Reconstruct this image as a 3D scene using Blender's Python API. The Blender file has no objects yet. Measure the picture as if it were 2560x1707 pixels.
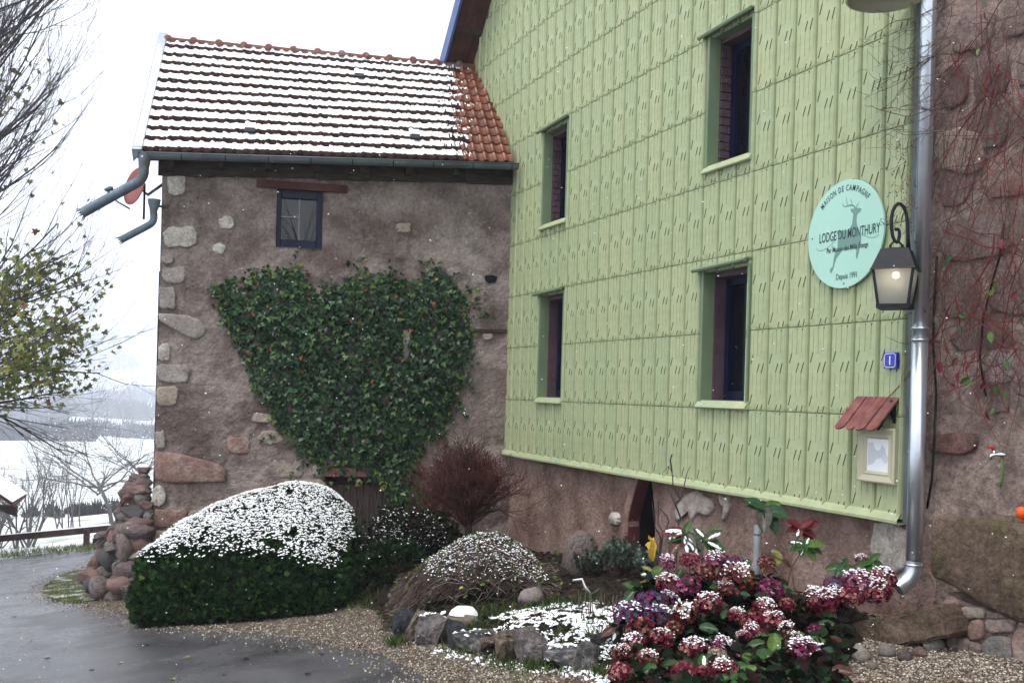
import bpy, bmesh, math, random
import numpy as np
from mathutils import Vector, Matrix, noise
random.seed(7); rng = np.random.default_rng(7)
RA = math.radians
SC = bpy.context.scene
COL = SC.collection
# ------------------------------------------------------------------ camera
F, ROLL, HX, HY, EYE = 2500.0, .027, 1280.0, 980.0, 1.6
cam = bpy.data.objects.new('camera', bpy.data.cameras.new('camera')); COL.objects.link(cam)
cam.data.sensor_width = 36; cam.data.lens = 36 * F / 2560
cam.data.shift_y = (HY - 853.5) / 2560
cam.data.clip_start = .05; cam.data.clip_end = 5000
cam.location = (0, 0, EYE)
cam.rotation_euler = (Matrix.Rotation(-ROLL, 3, 'Y') @ Matrix.Rotation(RA(90), 3, 'X')).to_euler()
SC.camera = cam
# ------------------------------------------------------------------ sky, sun, exposure
SUN_AZ, SUN_EL = 217, 64
w = bpy.data.worlds.new('World'); SC.world = w; w.use_nodes = True
nt = w.node_tree; nt.nodes.clear()
o_ = nt.nodes.new('ShaderNodeOutputWorld'); bg = nt.nodes.new('ShaderNodeBackground')
sk = nt.nodes.new('ShaderNodeTexSky'); sk.sky_type = 'NISHITA'; sk.sun_disc = False
sk.sun_elevation = RA(SUN_EL); sk.sun_rotation = RA(SUN_AZ); sk.dust_density = 4
hs = nt.nodes.new('ShaderNodeHueSaturation'); hs.inputs['Saturation'].default_value = .35
mx = nt.nodes.new('ShaderNodeMix'); mx.data_type = 'RGBA'; mx.inputs[0].default_value = .78
mx.inputs[7].default_value = (12.6, 12.9, 13.4, 1)          # the closed cloud layer over that sky
nt.links.new(sk.outputs[0], hs.inputs['Color']); nt.links.new(hs.outputs[0], mx.inputs[6])
nt.links.new(mx.outputs[2], bg.inputs[0]); bg.inputs[1].default_value = .1
nt.links.new(bg.outputs[0], o_.inputs[0])
sun = bpy.data.objects.new('sun', bpy.data.lights.new('sun', 'SUN')); COL.objects.link(sun)
sun.data.energy = 1.5; sun.data.angle = RA(22); sun.data.color = (1, .96, .9)
sd = Vector((math.sin(RA(SUN_AZ)) * math.cos(RA(SUN_EL)), math.cos(RA(SUN_AZ)) * math.cos(RA(SUN_EL)), math.sin(RA(SUN_EL))))
sun.rotation_euler = sd.to_track_quat('Z', 'Y').to_euler()
vs = SC.view_settings; vs.view_transform = 'Standard'; vs.look = 'None'; vs.exposure = 0.62; vs.gamma = 1; vs.use_curve_mapping = False
SC.cycles.use_denoising = True
SC.cycles.max_bounces = 5; SC.cycles.diffuse_bounces = 2; SC.cycles.glossy_bounces = 2; SC.cycles.use_adaptive_sampling = True; SC.cycles.adaptive_threshold = .02
SC.cycles.transparent_max_bounces = 5; SC.cycles.volume_bounces = 2
# ------------------------------------------------------------------ pixel -> direction -> point on the surface that carries the thing
CE, SE = math.cos(ROLL), math.sin(ROLL)
CAM = Vector((0, 0, EYE))
def ray(px, py):
    a = (px - HX) / F; b = -(py - HY) / F
    return Vector((a * CE - b * SE, 1, a * SE + b * CE))
def hor(px): return HY + ROLL * (px - HX)
def atd(px, py, d): return CAM + ray(px, py) * d
def onp(px, py, P, N):
    r = ray(px, py); return CAM + r * ((P - CAM).dot(N) / r.dot(N))
GR = atd(2265, hor(2265), 7.5); GL = atd(1266, hor(1266), 14.53)      # ends of the clad gable wall
GT = (GR - GL); GT.z = 0; GLEN = GT.length; GT.normalize(); GN = Vector((GT.y, -GT.x, 0))
SL = atd(392, hor(392), 13.5)                                          # corner of the stone house
ST = (GL - SL); ST.z = 0; SLEN = ST.length; ST.normalize(); SN = Vector((ST.y, -ST.x, 0))
UP = Vector((0, 0, 1))
def G(s, z, n=0): q = GL + GT * s + GN * n; q.z = z; return q
def S(s, z, n=0): q = SL + ST * s + SN * n; q.z = z; return q
def gp(px, py, n=0):
    p = onp(px, py, GL + GN * n, GN); return (p - GL).dot(GT), p.z
def sp(px, py, n=0):
    p = onp(px, py, SL + SN * n, SN); return (p - SL).dot(ST), p.z
GA, GB = .1136, -.0497                                                 # the lane falls away to the left and back
def gz(x, y): return GA * x + GB * y
def gnd(px, py, h=0):
    r = ray(px, py); t = (EYE - h) / (GA * r.x + GB * r.y - r.z); return CAM + r * t
# ------------------------------------------------------------------ materials
MATS = {}
def mat(name, c1, c2=None, scale=4, rough=.7, bump=0, bscale=40, metal=0, spec=.2, c3=None, s3=1.2, detail=6, rough2=None, coord='Object', stretch=(1, 1, 1), lo=.35, hi=.65, bdist=.02, speck=0, sscale=38):
    if name in MATS: return MATS[name]
    m = bpy.data.materials.new(name); m.use_nodes = True; MATS[name] = m
    n = m.node_tree.nodes; L = m.node_tree.links; b = n['Principled BSDF']
    tc = n.new('ShaderNodeTexCoord'); mp = n.new('ShaderNodeMapping'); mp.inputs['Scale'].default_value = stretch
    L.new(tc.outputs[coord], mp.inputs[0])
    def nz(sc, det=detail, rg=.6):
        t = n.new('ShaderNodeTexNoise'); t.inputs['Scale'].default_value = sc; t.inputs['Detail'].default_value = det; t.inputs['Roughness'].default_value = rg
        L.new(mp.outputs[0], t.inputs['Vector']); return t.outputs[0]
    def ramp(src, lo_, hi_):
        r = n.new('ShaderNodeMapRange'); r.inputs[1].default_value = lo_; r.inputs[2].default_value = hi_; L.new(src, r.inputs[0]); return r.outputs[0]
    def mixc(f, a, b_):
        x = n.new('ShaderNodeMix'); x.data_type = 'RGBA'; L.new(f, x.inputs[0])
        for i, v in ((6, a), (7, b_)):
            if isinstance(v, tuple): x.inputs[i].default_value = (*v, 1)
            else: L.new(v, x.inputs[i])
        return x.outputs[2]
    b.inputs['Roughness'].default_value = rough; b.inputs['Metallic'].default_value = metal; b.inputs['Specular IOR Level'].default_value = spec
    m['nz'] = 1
    if c2 is None: b.inputs['Base Color'].default_value = (*c1, 1)
    else:
        f = ramp(nz(scale), lo, hi); c = mixc(f, c1, c2)
        if c3: c = mixc(ramp(nz(s3, 8, .7), .5, .68), c, c3)
        if speck:
            r = n.new('ShaderNodeMapRange'); r.inputs[1].default_value = .32; r.inputs[2].default_value = .68; r.inputs[3].default_value = 1 - speck; r.inputs[4].default_value = 1 + speck * .8; L.new(nz(sscale, 8, .75), r.inputs[0])
            x = n.new('ShaderNodeMix'); x.data_type = 'RGBA'; x.blend_type = 'MULTIPLY'; x.inputs[0].default_value = 1; L.new(c, x.inputs[6]); L.new(r.outputs[0], x.inputs[7]); c = x.outputs[2]
        L.new(c, b.inputs['Base Color'])
    if rough2 is not None:
        r = n.new('ShaderNodeMapRange'); r.inputs[1].default_value = .4; r.inputs[2].default_value = .6; r.inputs[3].default_value = rough; r.inputs[4].default_value = rough2
        L.new(nz(s3, 5), r.inputs[0]); L.new(r.outputs[0], b.inputs['Roughness'])
    if bump:
        bp = n.new('ShaderNodeBump'); bp.inputs['Strength'].default_value = bump; bp.inputs['Distance'].default_value = bdist
        L.new(nz(bscale, 8, .65), bp.inputs['Height']); L.new(bp.outputs[0], b.inputs['Normal'])
    return m
def leafmat(name, rough=.45, trans=.25, var=.35):
    """colour from the mesh's own 'col' attribute, broken up by noise; a little light passes through"""
    m = bpy.data.materials.new(name); m.use_nodes = True; MATS[name] = m
    n = m.node_tree.nodes; L = m.node_tree.links; b = n['Principled BSDF']; out = n['Material Output']
    a = n.new('ShaderNodeAttribute'); a.attribute_name = 'col'
    tc = n.new('ShaderNodeTexCoord'); t = n.new('ShaderNodeTexNoise'); t.inputs['Scale'].default_value = 9; t.inputs['Detail'].default_value = 4
    L.new(tc.outputs['Object'], t.inputs['Vector'])
    r = n.new('ShaderNodeMapRange'); r.inputs[1].default_value = .3; r.inputs[2].default_value = .7; r.inputs[3].default_value = 1 - var; r.inputs[4].default_value = 1 + var; L.new(t.outputs[0], r.inputs[0])
    x = n.new('ShaderNodeMix'); x.data_type = 'RGBA'; x.blend_type = 'MULTIPLY'; x.inputs[0].default_value = 1
    L.new(a.outputs['Color'], x.inputs[6]); L.new(r.outputs[0], x.inputs[7])
    L.new(x.outputs[2], b.inputs['Base Color']); b.inputs['Roughness'].default_value = rough; b.inputs['Specular IOR Level'].default_value = .22 if rough < .4 else .08
    if trans:
        tr = n.new('ShaderNodeBsdfTranslucent'); L.new(x.outputs[2], tr.inputs[0])
        ms = n.new('ShaderNodeMixShader'); ms.inputs[0].default_value = trans
        L.new(b.outputs[0], ms.inputs[1]); L.new(tr.outputs[0], ms.inputs[2]); L.new(ms.outputs[0], out.inputs[0])
    return m
def objvar(name, c1, c2, rough=.4, bump=0, bscale=60, spec=.5, trans=0, c3=None, s3=5, speck=0, sscale=30, bdist=.02):
    """each piece takes its own tone between two colours (Object Info random)"""
    m = mat(name, c1, c2, rough=rough, bump=bump, bscale=bscale, spec=spec, c3=c3, s3=s3, speck=speck, sscale=sscale, bdist=bdist)
    n = m.node_tree.nodes; L = m.node_tree.links
    mixn = [k for k in n if k.type == 'MIX'][0]
    oi = n.new('ShaderNodeObjectInfo'); fac = mixn.inputs[0].links[0].from_socket
    mm = n.new('ShaderNodeMath'); mm.operation = 'MULTIPLY_ADD'; mm.inputs[1].default_value = .4
    m2 = n.new('ShaderNodeMath'); m2.operation = 'MULTIPLY'; m2.inputs[1].default_value = .75; L.new(oi.outputs['Random'], m2.inputs[0])
    L.new(fac, mm.inputs[0]); L.new(m2.outputs[0], mm.inputs[2]); L.new(mm.outputs[0], mixn.inputs[0])
    return m
# ------------------------------------------------------------------ mesh helpers
class MB:
    def __init__(s): s.v = []; s.f = []; s.m = []; s.sm = []
    def add(s, vs, fs, mi=0, sm=False):
        k = len(s.v); s.v += [tuple(v) for v in vs]; s.f += [tuple(i + k for i in f) for f in fs]; s.m += [mi] * len(fs); s.sm += [sm] * len(fs)
    def box(s, o, ax, ay, az, mi=0):
        o, ax, ay, az = Vector(o), Vector(ax), Vector(ay), Vector(az)
        vs = [o, o + ax, o + ax + ay, o + ay]; vs += [q + az for q in vs]
        s.add(vs, [(3, 2, 1, 0), (4, 5, 6, 7), (0, 1, 5, 4), (1, 2, 6, 5), (2, 3, 7, 6), (3, 0, 4, 7)], mi)
    def cbox(s, o, ax, ay, az, ch, mi=0):
        """box with chamfered edges along az's outer face (ax, ay in plane)"""
        o, ax, ay, az = Vector(o), Vector(ax), Vector(ay), Vector(az)
        ux, uy, uz = ax.normalized() * ch, ay.normalized() * ch, az.normalized() * ch
        a = [o, o + ax, o + ax + ay, o + ay]; b_ = [q + az - uz for q in a]
        c = [o + az + ux + uy, o + ax + az - ux + uy, o + ax + ay + az - ux - uy, o + ay + az + ux - uy]
        s.add(a + b_ + c, [(3, 2, 1, 0)] + [(i, (i + 1) % 4, 4 + (i + 1) % 4, 4 + i) for i in range(4)] + [(4 + i, 4 + (i + 1) % 4, 8 + (i + 1) % 4, 8 + i) for i in range(4)] + [(8, 9, 10, 11)], mi)
    def ext(s, pts, d, mi=0, cap=True):
        """polygon pts pushed along vector d"""
        n = len(pts); d = Vector(d); vs = [Vector(q) for q in pts] + [Vector(q) + d for q in pts]
        s.add(vs, [(i, (i + 1) % n, n + (i + 1) % n, n + i) for i in range(n)] + ([tuple(range(n))[::-1], tuple(range(n, 2 * n))] if cap else []), mi)
    def tube(s, path, rad, seg=6, mi=0, cap=True, sm=True):
        P = [Vector(q) for q in path]; n = len(P)
        if not hasattr(rad, '__len__'): rad = [rad] * n
        d = (P[1] - P[0]).normalized(); u = d.cross(UP if abs(d.z) < .9 else Vector((1, 0, 0))).normalized()
        k = len(s.v)
        for i in range(n):
            d = (P[min(i + 1, n - 1)] - P[max(i - 1, 0)]).normalized()
            u = (u - d * u.dot(d)); u = u.normalized() if u.length > 1e-6 else d.orthogonal().normalized(); w_ = d.cross(u)
            for j in range(seg):
                a = 2 * math.pi * j / seg; s.v.append(tuple(P[i] + (u * math.cos(a) + w_ * math.sin(a)) * rad[i]))
        for i in range(n - 1):
            for j in range(seg):
                a, b_ = k + i * seg + j, k + i * seg + (j + 1) % seg
                s.f.append((a, b_, b_ + seg, a + seg)); s.m.append(mi); s.sm.append(sm)
        if cap and seg > 3:
            s.f.append(tuple(k + j for j in range(seg))[::-1]); s.f.append(tuple(k + (n - 1) * seg + j for j in range(seg))); s.m += [mi, mi]; s.sm += [False, False]
    def build(s, name, mats, parent=None, shade=None):
        me = bpy.data.meshes.new(name); me.from_pydata(s.v, [], s.f)
        for m in (mats if isinstance(mats, (list, tuple)) else [mats]): me.materials.append(MATS[m] if isinstance(m, str) else m)
        me.polygons.foreach_set('material_index', s.m); me.polygons.foreach_set('use_smooth', s.sm if shade is None else [shade] * len(s.f)); me.update()
        o = bpy.data.objects.new(name, me); COL.objects.link(o)
        if parent: o.parent = parent
        return o
def tag(o, label=None, cat=None, group=None, kind=None):
    if label: o['label'] = label
    if cat: o['category'] = cat
    if group: o['group'] = group
    if kind: o['kind'] = kind
    return o
def empty(name, loc, label=None, cat=None, group=None):
    o = bpy.data.objects.new(name, None); COL.objects.link(o); o.location = loc; o.empty_display_size = .1
    tag(o, label, cat, group); return o
def par(o, p):
    """parent keeping the world place (parents here are unrotated empties or meshes at the origin)"""
    o.parent = p; o.matrix_parent_inverse = Matrix.Translation(p.location).inverted(); return o
def fin(o, p): return par(o, p) if p else o
def rawmesh(name, V, Fc, m, col=None, smooth=False):
    """numpy vertices (N,3) and equal-sized faces (M,k) -> object"""
    me = bpy.data.meshes.new(name); k = Fc.shape[1]
    me.vertices.add(len(V)); me.vertices.foreach_set('co', np.ascontiguousarray(V, dtype=np.float32).ravel())
    me.loops.add(Fc.size); me.loops.foreach_set('vertex_index', np.ascontiguousarray(Fc, dtype=np.int32).ravel())
    me.polygons.add(len(Fc)); me.polygons.foreach_set('loop_start', np.arange(0, Fc.size, k, dtype=np.int32))
    me.update(calc_edges=True); me.validate()
    if smooth: me.polygons.foreach_set('use_smooth', np.ones(len(Fc), dtype=bool))
    if col is not None:
        a = me.color_attributes.new('col', 'FLOAT_COLOR', 'POINT'); c = np.ones((len(V), 4), np.float32); c[:, :3] = col; a.data.foreach_set('color', c.ravel())
    me.materials.append(MATS[m] if isinstance(m, str) else m)
    o = bpy.data.objects.new(name, me); COL.objects.link(o); return o
def frames(nrm, tip):
    """rotation matrices (N,3,3): local x across, y along tip, z along normal"""
    nrm = nrm / np.linalg.norm(nrm, axis=1, keepdims=True)
    tip = tip - nrm * (tip * nrm).sum(1, keepdims=True); tip = tip / (np.linalg.norm(tip, axis=1, keepdims=True) + 1e-9)
    return np.stack([np.cross(tip, nrm), tip, nrm], axis=2)
def scatter(name, tv, tf, P, R, sc, m, col=None, smooth=False):
    tv = np.array(tv, float); tf = np.array(tf, int); N = len(P)
    sc = np.broadcast_to(np.asarray(sc, float), (N,))
    V = np.einsum('nij,kj->nki', R, tv) * sc[:, None, None] + P[:, None, :]
    Fc = (tf[None] + (np.arange(N) * len(tv))[:, None, None]).reshape(-1, tf.shape[1])
    c = None if col is None else np.repeat(np.asarray(col, float), len(tv), axis=0)
    return rawmesh(name, V.reshape(-1, 3), Fc, m, c, smooth)
def nz3(p, s=1): return noise.noise(Vector(p) * s)
def palette(N, cols, wts=None, jit=.25):
    cols = np.array(cols, float); i = rng.choice(len(cols), N, p=wts); return np.clip(cols[i] * (1 + jit * (rng.random((N, 1)) * 2 - 1)), 0, 1)
def inpoly(x, y, poly):
    c = False; n = len(poly); j = n - 1
    for i in range(n):
        xi, yi = poly[i]; xj, yj = poly[j]
        if (yi > y) != (yj > y) and x < (xj - xi) * (y - yi) / (yj - yi) + xi: c = not c
        j = i
    return c
# leaf shapes: x across, y towards the tip, z up; all triangles
IVY = ([(0, 0, 0), (.30, -.12, .03), (.52, .18, -.02), (.24, .42, .02), (0, 1, -.08), (-.24, .42, .02), (-.52, .18, -.02), (-.30, -.12, .03)], [(0, i, i + 1) for i in range(1, 7)])
MAPLE = ([(0, 0, 0), (.25, -.15, .02), (.62, .05, -.05), (.32, .25, .03), (.60, .55, -.05), (.20, .52, .03), (0, 1.0, -.08), (-.20, .52, .03), (-.60, .55, -.05), (-.32, .25, .03), (-.62, .05, -.05), (-.25, -.15, .02)], [(0, i, i + 1) for i in range(1, 11)])
OVAL = ([(0, 0, 0), (.20, .18, .05), (.31, .45, .05), (.20, .76, .0), (0, 1, -.10), (0, .76, -.05), (0, .45, 0), (0, .18, 0), (-.20, .76, .0), (-.31, .45, .05), (-.20, .18, .05)],
        [(0, 1, 7), (1, 2, 6), (1, 6, 7), (2, 3, 5), (2, 5, 6), (3, 4, 5), (4, 8, 5), (8, 9, 6), (8, 6, 5), (9, 10, 7), (9, 7, 6), (10, 0, 7)])
def fan(n=5, spread=1.2, wd=.10):
    v = []; f = []
    for i in range(n):
        a = (i / (n - 1) - .5) * spread; c, s_ = math.sin(a), math.cos(a); l = 1 - .35 * abs(i / (n - 1) - .5) * 2; k = len(v); zz = (i % 2) * .06
        v += [(c * .12 - s_ * wd * .5, s_ * .12 + c * wd * .5, zz), (c * .12 + s_ * wd * .5, s_ * .12 - c * wd * .5, zz), (c * l * .6 + s_ * wd, s_ * l * .6 - c * wd, zz + .05), (c * l, s_ * l, zz - .05), (c * l * .6 - s_ * wd, s_ * l * .6 + c * wd, zz + .02)]
        f += [(k, k + 1, k + 2), (k, k + 2, k + 4), (k + 4, k + 2, k + 3)]
    return v, f
SPRIG = fan()
CLUMP = ([(math.cos(a) * r, math.sin(a) * r * .7, 0) for a, r in zip(np.arange(6) * math.pi / 3, (.55, .4, .6, .45, .55, .38))] + [(.05, .02, .28)], [(i, (i + 1) % 6, 6) for i in range(6)])
OCTA = ([(1, 0, 0), (-1, 0, 0), (0, 1, 0), (0, -1, 0), (0, 0, .7), (0, 0, -.7)], [(0, 2, 4), (2, 1, 4), (1, 3, 4), (3, 0, 4), (2, 0, 5), (1, 2, 5), (3, 1, 5), (0, 3, 5)])
BLADE = ([(-.07, 0, 0), (.07, 0, 0), (.05, .02, .55), (-.05, .02, .55), (0, .16, 1)], [(0, 1, 2), (0, 2, 3), (3, 2, 4)])
def upright(N, tilt=.4):
    """random near-vertical frames (local z up)"""
    z = np.column_stack([rng.normal(0, tilt, N), rng.normal(0, tilt, N), np.ones(N)]); a = rng.random(N) * 6.283
    return frames(z, np.column_stack([np.cos(a), np.sin(a), np.zeros(N)]))
def icorock(seed, rough=.25, flat=1, sub=2):
    bm = bmesh.new(); bmesh.ops.create_icosphere(bm, subdivisions=sub, radius=.5)
    o = Vector((seed * 3.7, seed * 1.3, seed * 7.1))
    for v in bm.verts:
        k = 1 + rough * (noise.noise(v.co * 2.2 + o) * 1.3 + .5 * noise.noise(v.co * 5 + o))
        v.co = v.co * k
    return bm
def hullrock(seed, n=14, bev=.04):
    r = random.Random(seed); bm = bmesh.new()
    for i in range(n):
        q = Vector((r.uniform(-1, 1), r.uniform(-1, 1), r.uniform(-1, 1))); q /= max(abs(q.x), abs(q.y), abs(q.z)) ** .8; bm.verts.new(q * .5)
    bmesh.ops.convex_hull(bm, input=bm.verts[:])
    bmesh.ops.delete(bm, geom=[v for v in bm.verts if not v.link_faces], context='VERTS')
    bmesh.ops.bevel(bm, geom=bm.edges[:], offset=bev, segments=1, affect='EDGES', profile=.5)
    bmesh.ops.triangulate(bm, faces=bm.faces[:]); bmesh.ops.subdivide_edges(bm, edges=[e for e in bm.edges if e.calc_length() > .3], cuts=1)
    bmesh.ops.subdivide_edges(bm, edges=[e for e in bm.edges if e.calc_length() > .2], cuts=1)
    for v in bm.verts:
        l = max(abs(v.co.x), abs(v.co.y), abs(v.co.z))
        if l > .54: v.co *= .54 / l
    bm.normal_update()
    for v in bm.verts: v.co += v.normal * (.07 * noise.noise(v.co * 4 + Vector((seed, 0, 0))) + .03 * noise.noise(v.co * 13 + Vector((seed, 0, 0))))
    return bm
def bmobj(name, bm, m, smooth=False):
    me = bpy.data.meshes.new(name); bm.to_mesh(me); bm.free()
    me.materials.append(MATS[m] if isinstance(m, str) else m)
    if smooth: me.polygons.foreach_set('use_smooth', [True] * len(me.polygons))
    o = bpy.data.objects.new(name, me); COL.objects.link(o); return o
def slabstone(name, pts, N, thick, m, seed=0, rnd=.25, parent=None):
    """a building stone set in a wall: outline pts (on the wall plane) with a domed, chipped face standing proud by thick"""
    c = sum(pts, Vector()) / len(pts); n = len(pts); rings = []
    for sc, h in ((1.0, -.04), (1.0, thick * .45), (.93, thick * .85), (.78, thick), (.4, thick * 1.08)):
        rings.append([c + (q - c) * (sc + .03 * nz3(q * 9 + Vector((seed, h * 30, 0)))) + N * (h + (.35 * thick * nz3(q * 14 + Vector((seed, sc * 4, 0))) if h > 0 else 0)) for q in pts])
    mb = MB()
    vs_ = [q for r in rings for q in r] + [c + N * thick * 1.05]
    fs = [(k * n + i, k * n + (i + 1) % n, (k + 1) * n + (i + 1) % n, (k + 1) * n + i) for k in range(4) for i in range(n)] + [(4 * n + i, 4 * n + (i + 1) % n, 5 * n) for i in range(n)]
    mb.add(vs_, fs, 0, True); o = mb.build(name, m); return fin(o, parent)
def outline(x0, y0, x1, y1, n=14, sq=3.5, jit=.05, seed=0):
    """irregular rounded-box outline in pixels"""
    r = random.Random(seed * 77 + 5); out = []; cx, cy, rx, ry = (x0 + x1) / 2, (y0 + y1) / 2, (x1 - x0) / 2, (y1 - y0) / 2
    for i in range(n):
        a = -2 * math.pi * i / n; c, s_ = math.cos(a), math.sin(a); k = (abs(c) ** sq + abs(s_) ** sq) ** (-1 / sq) * (1 + r.uniform(-jit, jit))
        out.append((cx + rx * c * k, cy + ry * s_ * k))
    return out
# ------------------------------------------------------------------ material set
mat('snow', (.80, .83, .87), (.88, .90, .92), 6, .6, .35, 55, spec=.3, bdist=.01)
objvar('green_metal', (.330, .395, .235), (.390, .425, .25), .45, .08, 26, .25, c3=(.30, .38, .25), s3=1.3, speck=.16, sscale=6)
mat('green_rib', (.20, .25, .14), (.245, .28, .155), 3, .5)
mat('green_slit', (.065, .078, .032), (.105, .11, .045), 9, .7)
mat('green_dark', (.135, .20, .12), (.18, .235, .14), 2, .5, .1, 20)
mat('backing', (.018, .02, .016), None, rough=.9)
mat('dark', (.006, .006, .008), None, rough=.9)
mat('stucco', (.160, .122, .112), (.335, .278, .260), 1.6, .92, 1, 22, c3=(.385, .33, .312), s3=1.0, spec=.1, bdist=.06, speck=.38, sscale=20, lo=.40, hi=.62)
mat('plaster', (.195, .12, .10), (.375, .26, .225), 2.2, .92, 1, 22, c3=(.33, .24, .20), s3=1.2, spec=.2, bdist=.06, speck=.42, sscale=20, lo=.40, hi=.62)
mat('mortar', (.215, .158, .138), (.385, .295, .262), 3, .95, 1, 18, spec=.1, bdist=.06, speck=.5, sscale=20, lo=.4, hi=.6)
mat('limestone', (.36, .33, .29), (.58, .54, .49), 8, .9, 1, 22, c3=(.24, .20, .19), s3=5, spec=.2, speck=.45, bdist=.03)
mat('tanstone', (.28, .23, .195), (.40, .335, .28), 6, .9, 1, 20, c3=(.24, .20, .185), s3=4, spec=.2, speck=.35, bdist=.03)
mat('greystone', (.26, .225, .212), (.38, .34, .322), 5, .9, 1, 20, c3=(.22, .185, .175), s3=4, spec=.2, speck=.4, bdist=.03)
mat('redstone', (.19, .112, .098), (.30, .19, .165), 7, .9, 1, 20, c3=(.36, .30, .27), s3=3.2, spec=.25, speck=.35, bdist=.03)
mat('darkred', (.085, .018, .024), (.13, .035, .04), 6, .55, .4, 20)
objvar('rubble', (.135, .098, .09), (.285, .222, .205), .9, 1, 16, .12, c3=(.115, .08, .075), s3=3, speck=.5, bdist=.04)
objvar('fieldstone', (.115, .082, .08), (.235, .185, .178), .8, 1, 12, .3, c3=(.085, .078, .075), s3=5, speck=.6, sscale=13, bdist=.05)
objvar('slate', (.028, .032, .045), (.26, .245, .24), .5, 1, 9, .5, c3=(.19, .135, .085), s3=3.2, speck=.5, sscale=11, bdist=.05)
objvar('terracotta', (.125, .034, .018), (.225, .066, .032), .2, .25, 40, .6, c3=(.085, .035, .024), s3=7)
objvar('terracotta_shaded', (.026, .013, .012), (.060, .028, .024), .7, .4, 40, .1, c3=(.03, .03, .025), s3=6)  # snowy tiles: shadow between the rows is put into this dark clay
mat('ridge_clay', (.13, .042, .038), (.20, .075, .062), 7, .7, .6, 40, c3=(.19, .175, .145), s3=5)
mat('zinc', (.33, .38, .44), (.42, .47, .53), 3, .42, .1, 20, metal=.6)
mat('zinc_dark', (.075, .095, .105), (.12, .145, .15), 4, .45, .15, 25, metal=.25)
mat('zinc_blue', (.085, .12, .16), (.15, .19, .24), 6, .5, .25, 22, metal=.3, c3=(.10, .065, .05), s3=2.5)
mat('galvanised', (.58, .64, .72), (.70, .75, .82), 5, .30, .05, 12, metal=.85)
mat('timber', (.022, .016, .013), (.060, .044, .036), 5, .85, .7, 14, stretch=(1, 1, 6))
mat('soffit', (.040, .016, .014), (.085, .035, .030), 4, .8, .6, 14)
mat('oldwood', (.028, .020, .020), (.07, .048, .044), 6, .85, .6, 22)
mat('blue_trim', (.045, .085, .24), (.07, .12, .30), 3, .4)
mat('blue_frame', (.002, .005, .022), (.004, .009, .036), 5, .4)
mat('pane', (.006, .008, .014), None, rough=.02, spec=.55)
mat('pane_dark', (.003, .004, .008), None, rough=.05, spec=.2)
mat('purple', (.075, .048, .064), (.115, .072, .092), 4, .85, .5, 30)
mat('door_wood', (.085, .062, .055), (.125, .092, .080), 6, .75, .4, 18, stretch=(4, 4, .5))
mat('lintel', (.115, .05, .055), (.17, .075, .075), 5, .8, .5, 20)
mat('hood_wood', (.15, .048, .048), (.27, .10, .085), 5, .6, .6, 16, stretch=(3, 3, 3), c3=(.13, .085, .08), s3=3)
mat('cream', (.40, .385, .27), (.47, .45, .33), 6, .45)
mat('paper', (.72, .75, .80), (.82, .84, .88), 3, .25)
mat('sign_mint', (.36, .60, .51), (.40, .64, .55), 1, .42)
mat('sign_ink', (.02, .04, .05), None, rough=.5)
mat('sign_stag', (.15, .275, .245), None, rough=.5)
mat('enamel_blue', (.004, .02, .42), None, rough=.15, spec=.6)
mat('enamel_white', (.82, .84, .88), None, rough=.2)
mat('iron', (.006, .007, .011), (.012, .013, .020), 9, .5, .15, 40, spec=.25)
mat('chrome', (.7, .72, .74), None, rough=.15, metal=1)
mat('red_paint', (.45, .01, .012), None, rough=.35)
mat('hose_green', (.10, .17, .07), None, rough=.5)
mat('black_rubber', (.008, .008, .009), None, rough=.5)
mat('pvc', (.13, .145, .17), (.20, .215, .24), 5, .45)
mat('dish_pink', (.22, .075, .072), (.27, .10, .095), 3, .5)
mat('orange', (.8, .11, .01), None, rough=.4)
mat('rock_black', (.012, .013, .018), (.07, .072, .085), 5, .5, 1, 8, bdist=.06, speck=.5, sscale=7)
mat('rock_grey', (.075, .075, .082), (.25, .24, .235), 4, .5, 1, 8, c3=(.42, .40, .37), s3=4, bdist=.06, speck=.45, sscale=7)
mat('rock_mauve', (.11, .095, .098), (.28, .245, .245), 4, .6, 1, 8, c3=(.06, .05, .05), s3=5, bdist=.06, speck=.45, sscale=7)
mat('rock_brown', (.075, .055, .042), (.24, .185, .135), 4, .6, 1, 8, c3=(.33, .30, .26), s3=5, bdist=.06, speck=.5, sscale=7)
mat('trough', (.085, .060, .044), (.190, .135, .103), 5, .85, 1, 18, c3=(.10, .085, .042), s3=2.0, spec=.15, speck=.55, sscale=24, bdist=.05)
mat('dark_sandstone', (.095, .050, .045), (.175, .10, .088), 6, .9, 1, 20, spec=.2, speck=.5, bdist=.03)
mat('soil', (.009, .007, .005), (.030, .021, .015), 8, .95, 1, 12, bdist=.05)
mat('bark', (.035, .028, .026), (.075, .062, .058), 9, .9, .5, 25)
mat('bark_grey', (.10, .095, .10), (.17, .16, .165), 9, .9)
mat('twig_red', (.050, .022, .020), (.115, .040, .034), 3, .75)
mat('twig_pale', (.14, .105, .10), (.23, .19, .185), 6, .75)
mat('twig_brown', (.045, .028, .025), (.095, .062, .054), 6, .75)
mat('vine_red', (.11, .012, .016), (.19, .028, .026), 5, .7)
mat('vine_brown', (.06, .038, .032), (.13, .085, .068), 5, .75)
mat('berry', (.008, .006, .012), None, rough=.35)
mat('asphalt', (.048, .047, .053), (.088, .086, .094), 2.2, .13, .5, 170, rough2=.44, s3=.7, spec=.6, bdist=.006, speck=.55, sscale=75)
mat('gravel', (.055, .042, .033), (.27, .225, .178), 42, .85, 1, 60, detail=3, lo=.40, hi=.62, bdist=.04, spec=.15, speck=.5, sscale=90)
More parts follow.
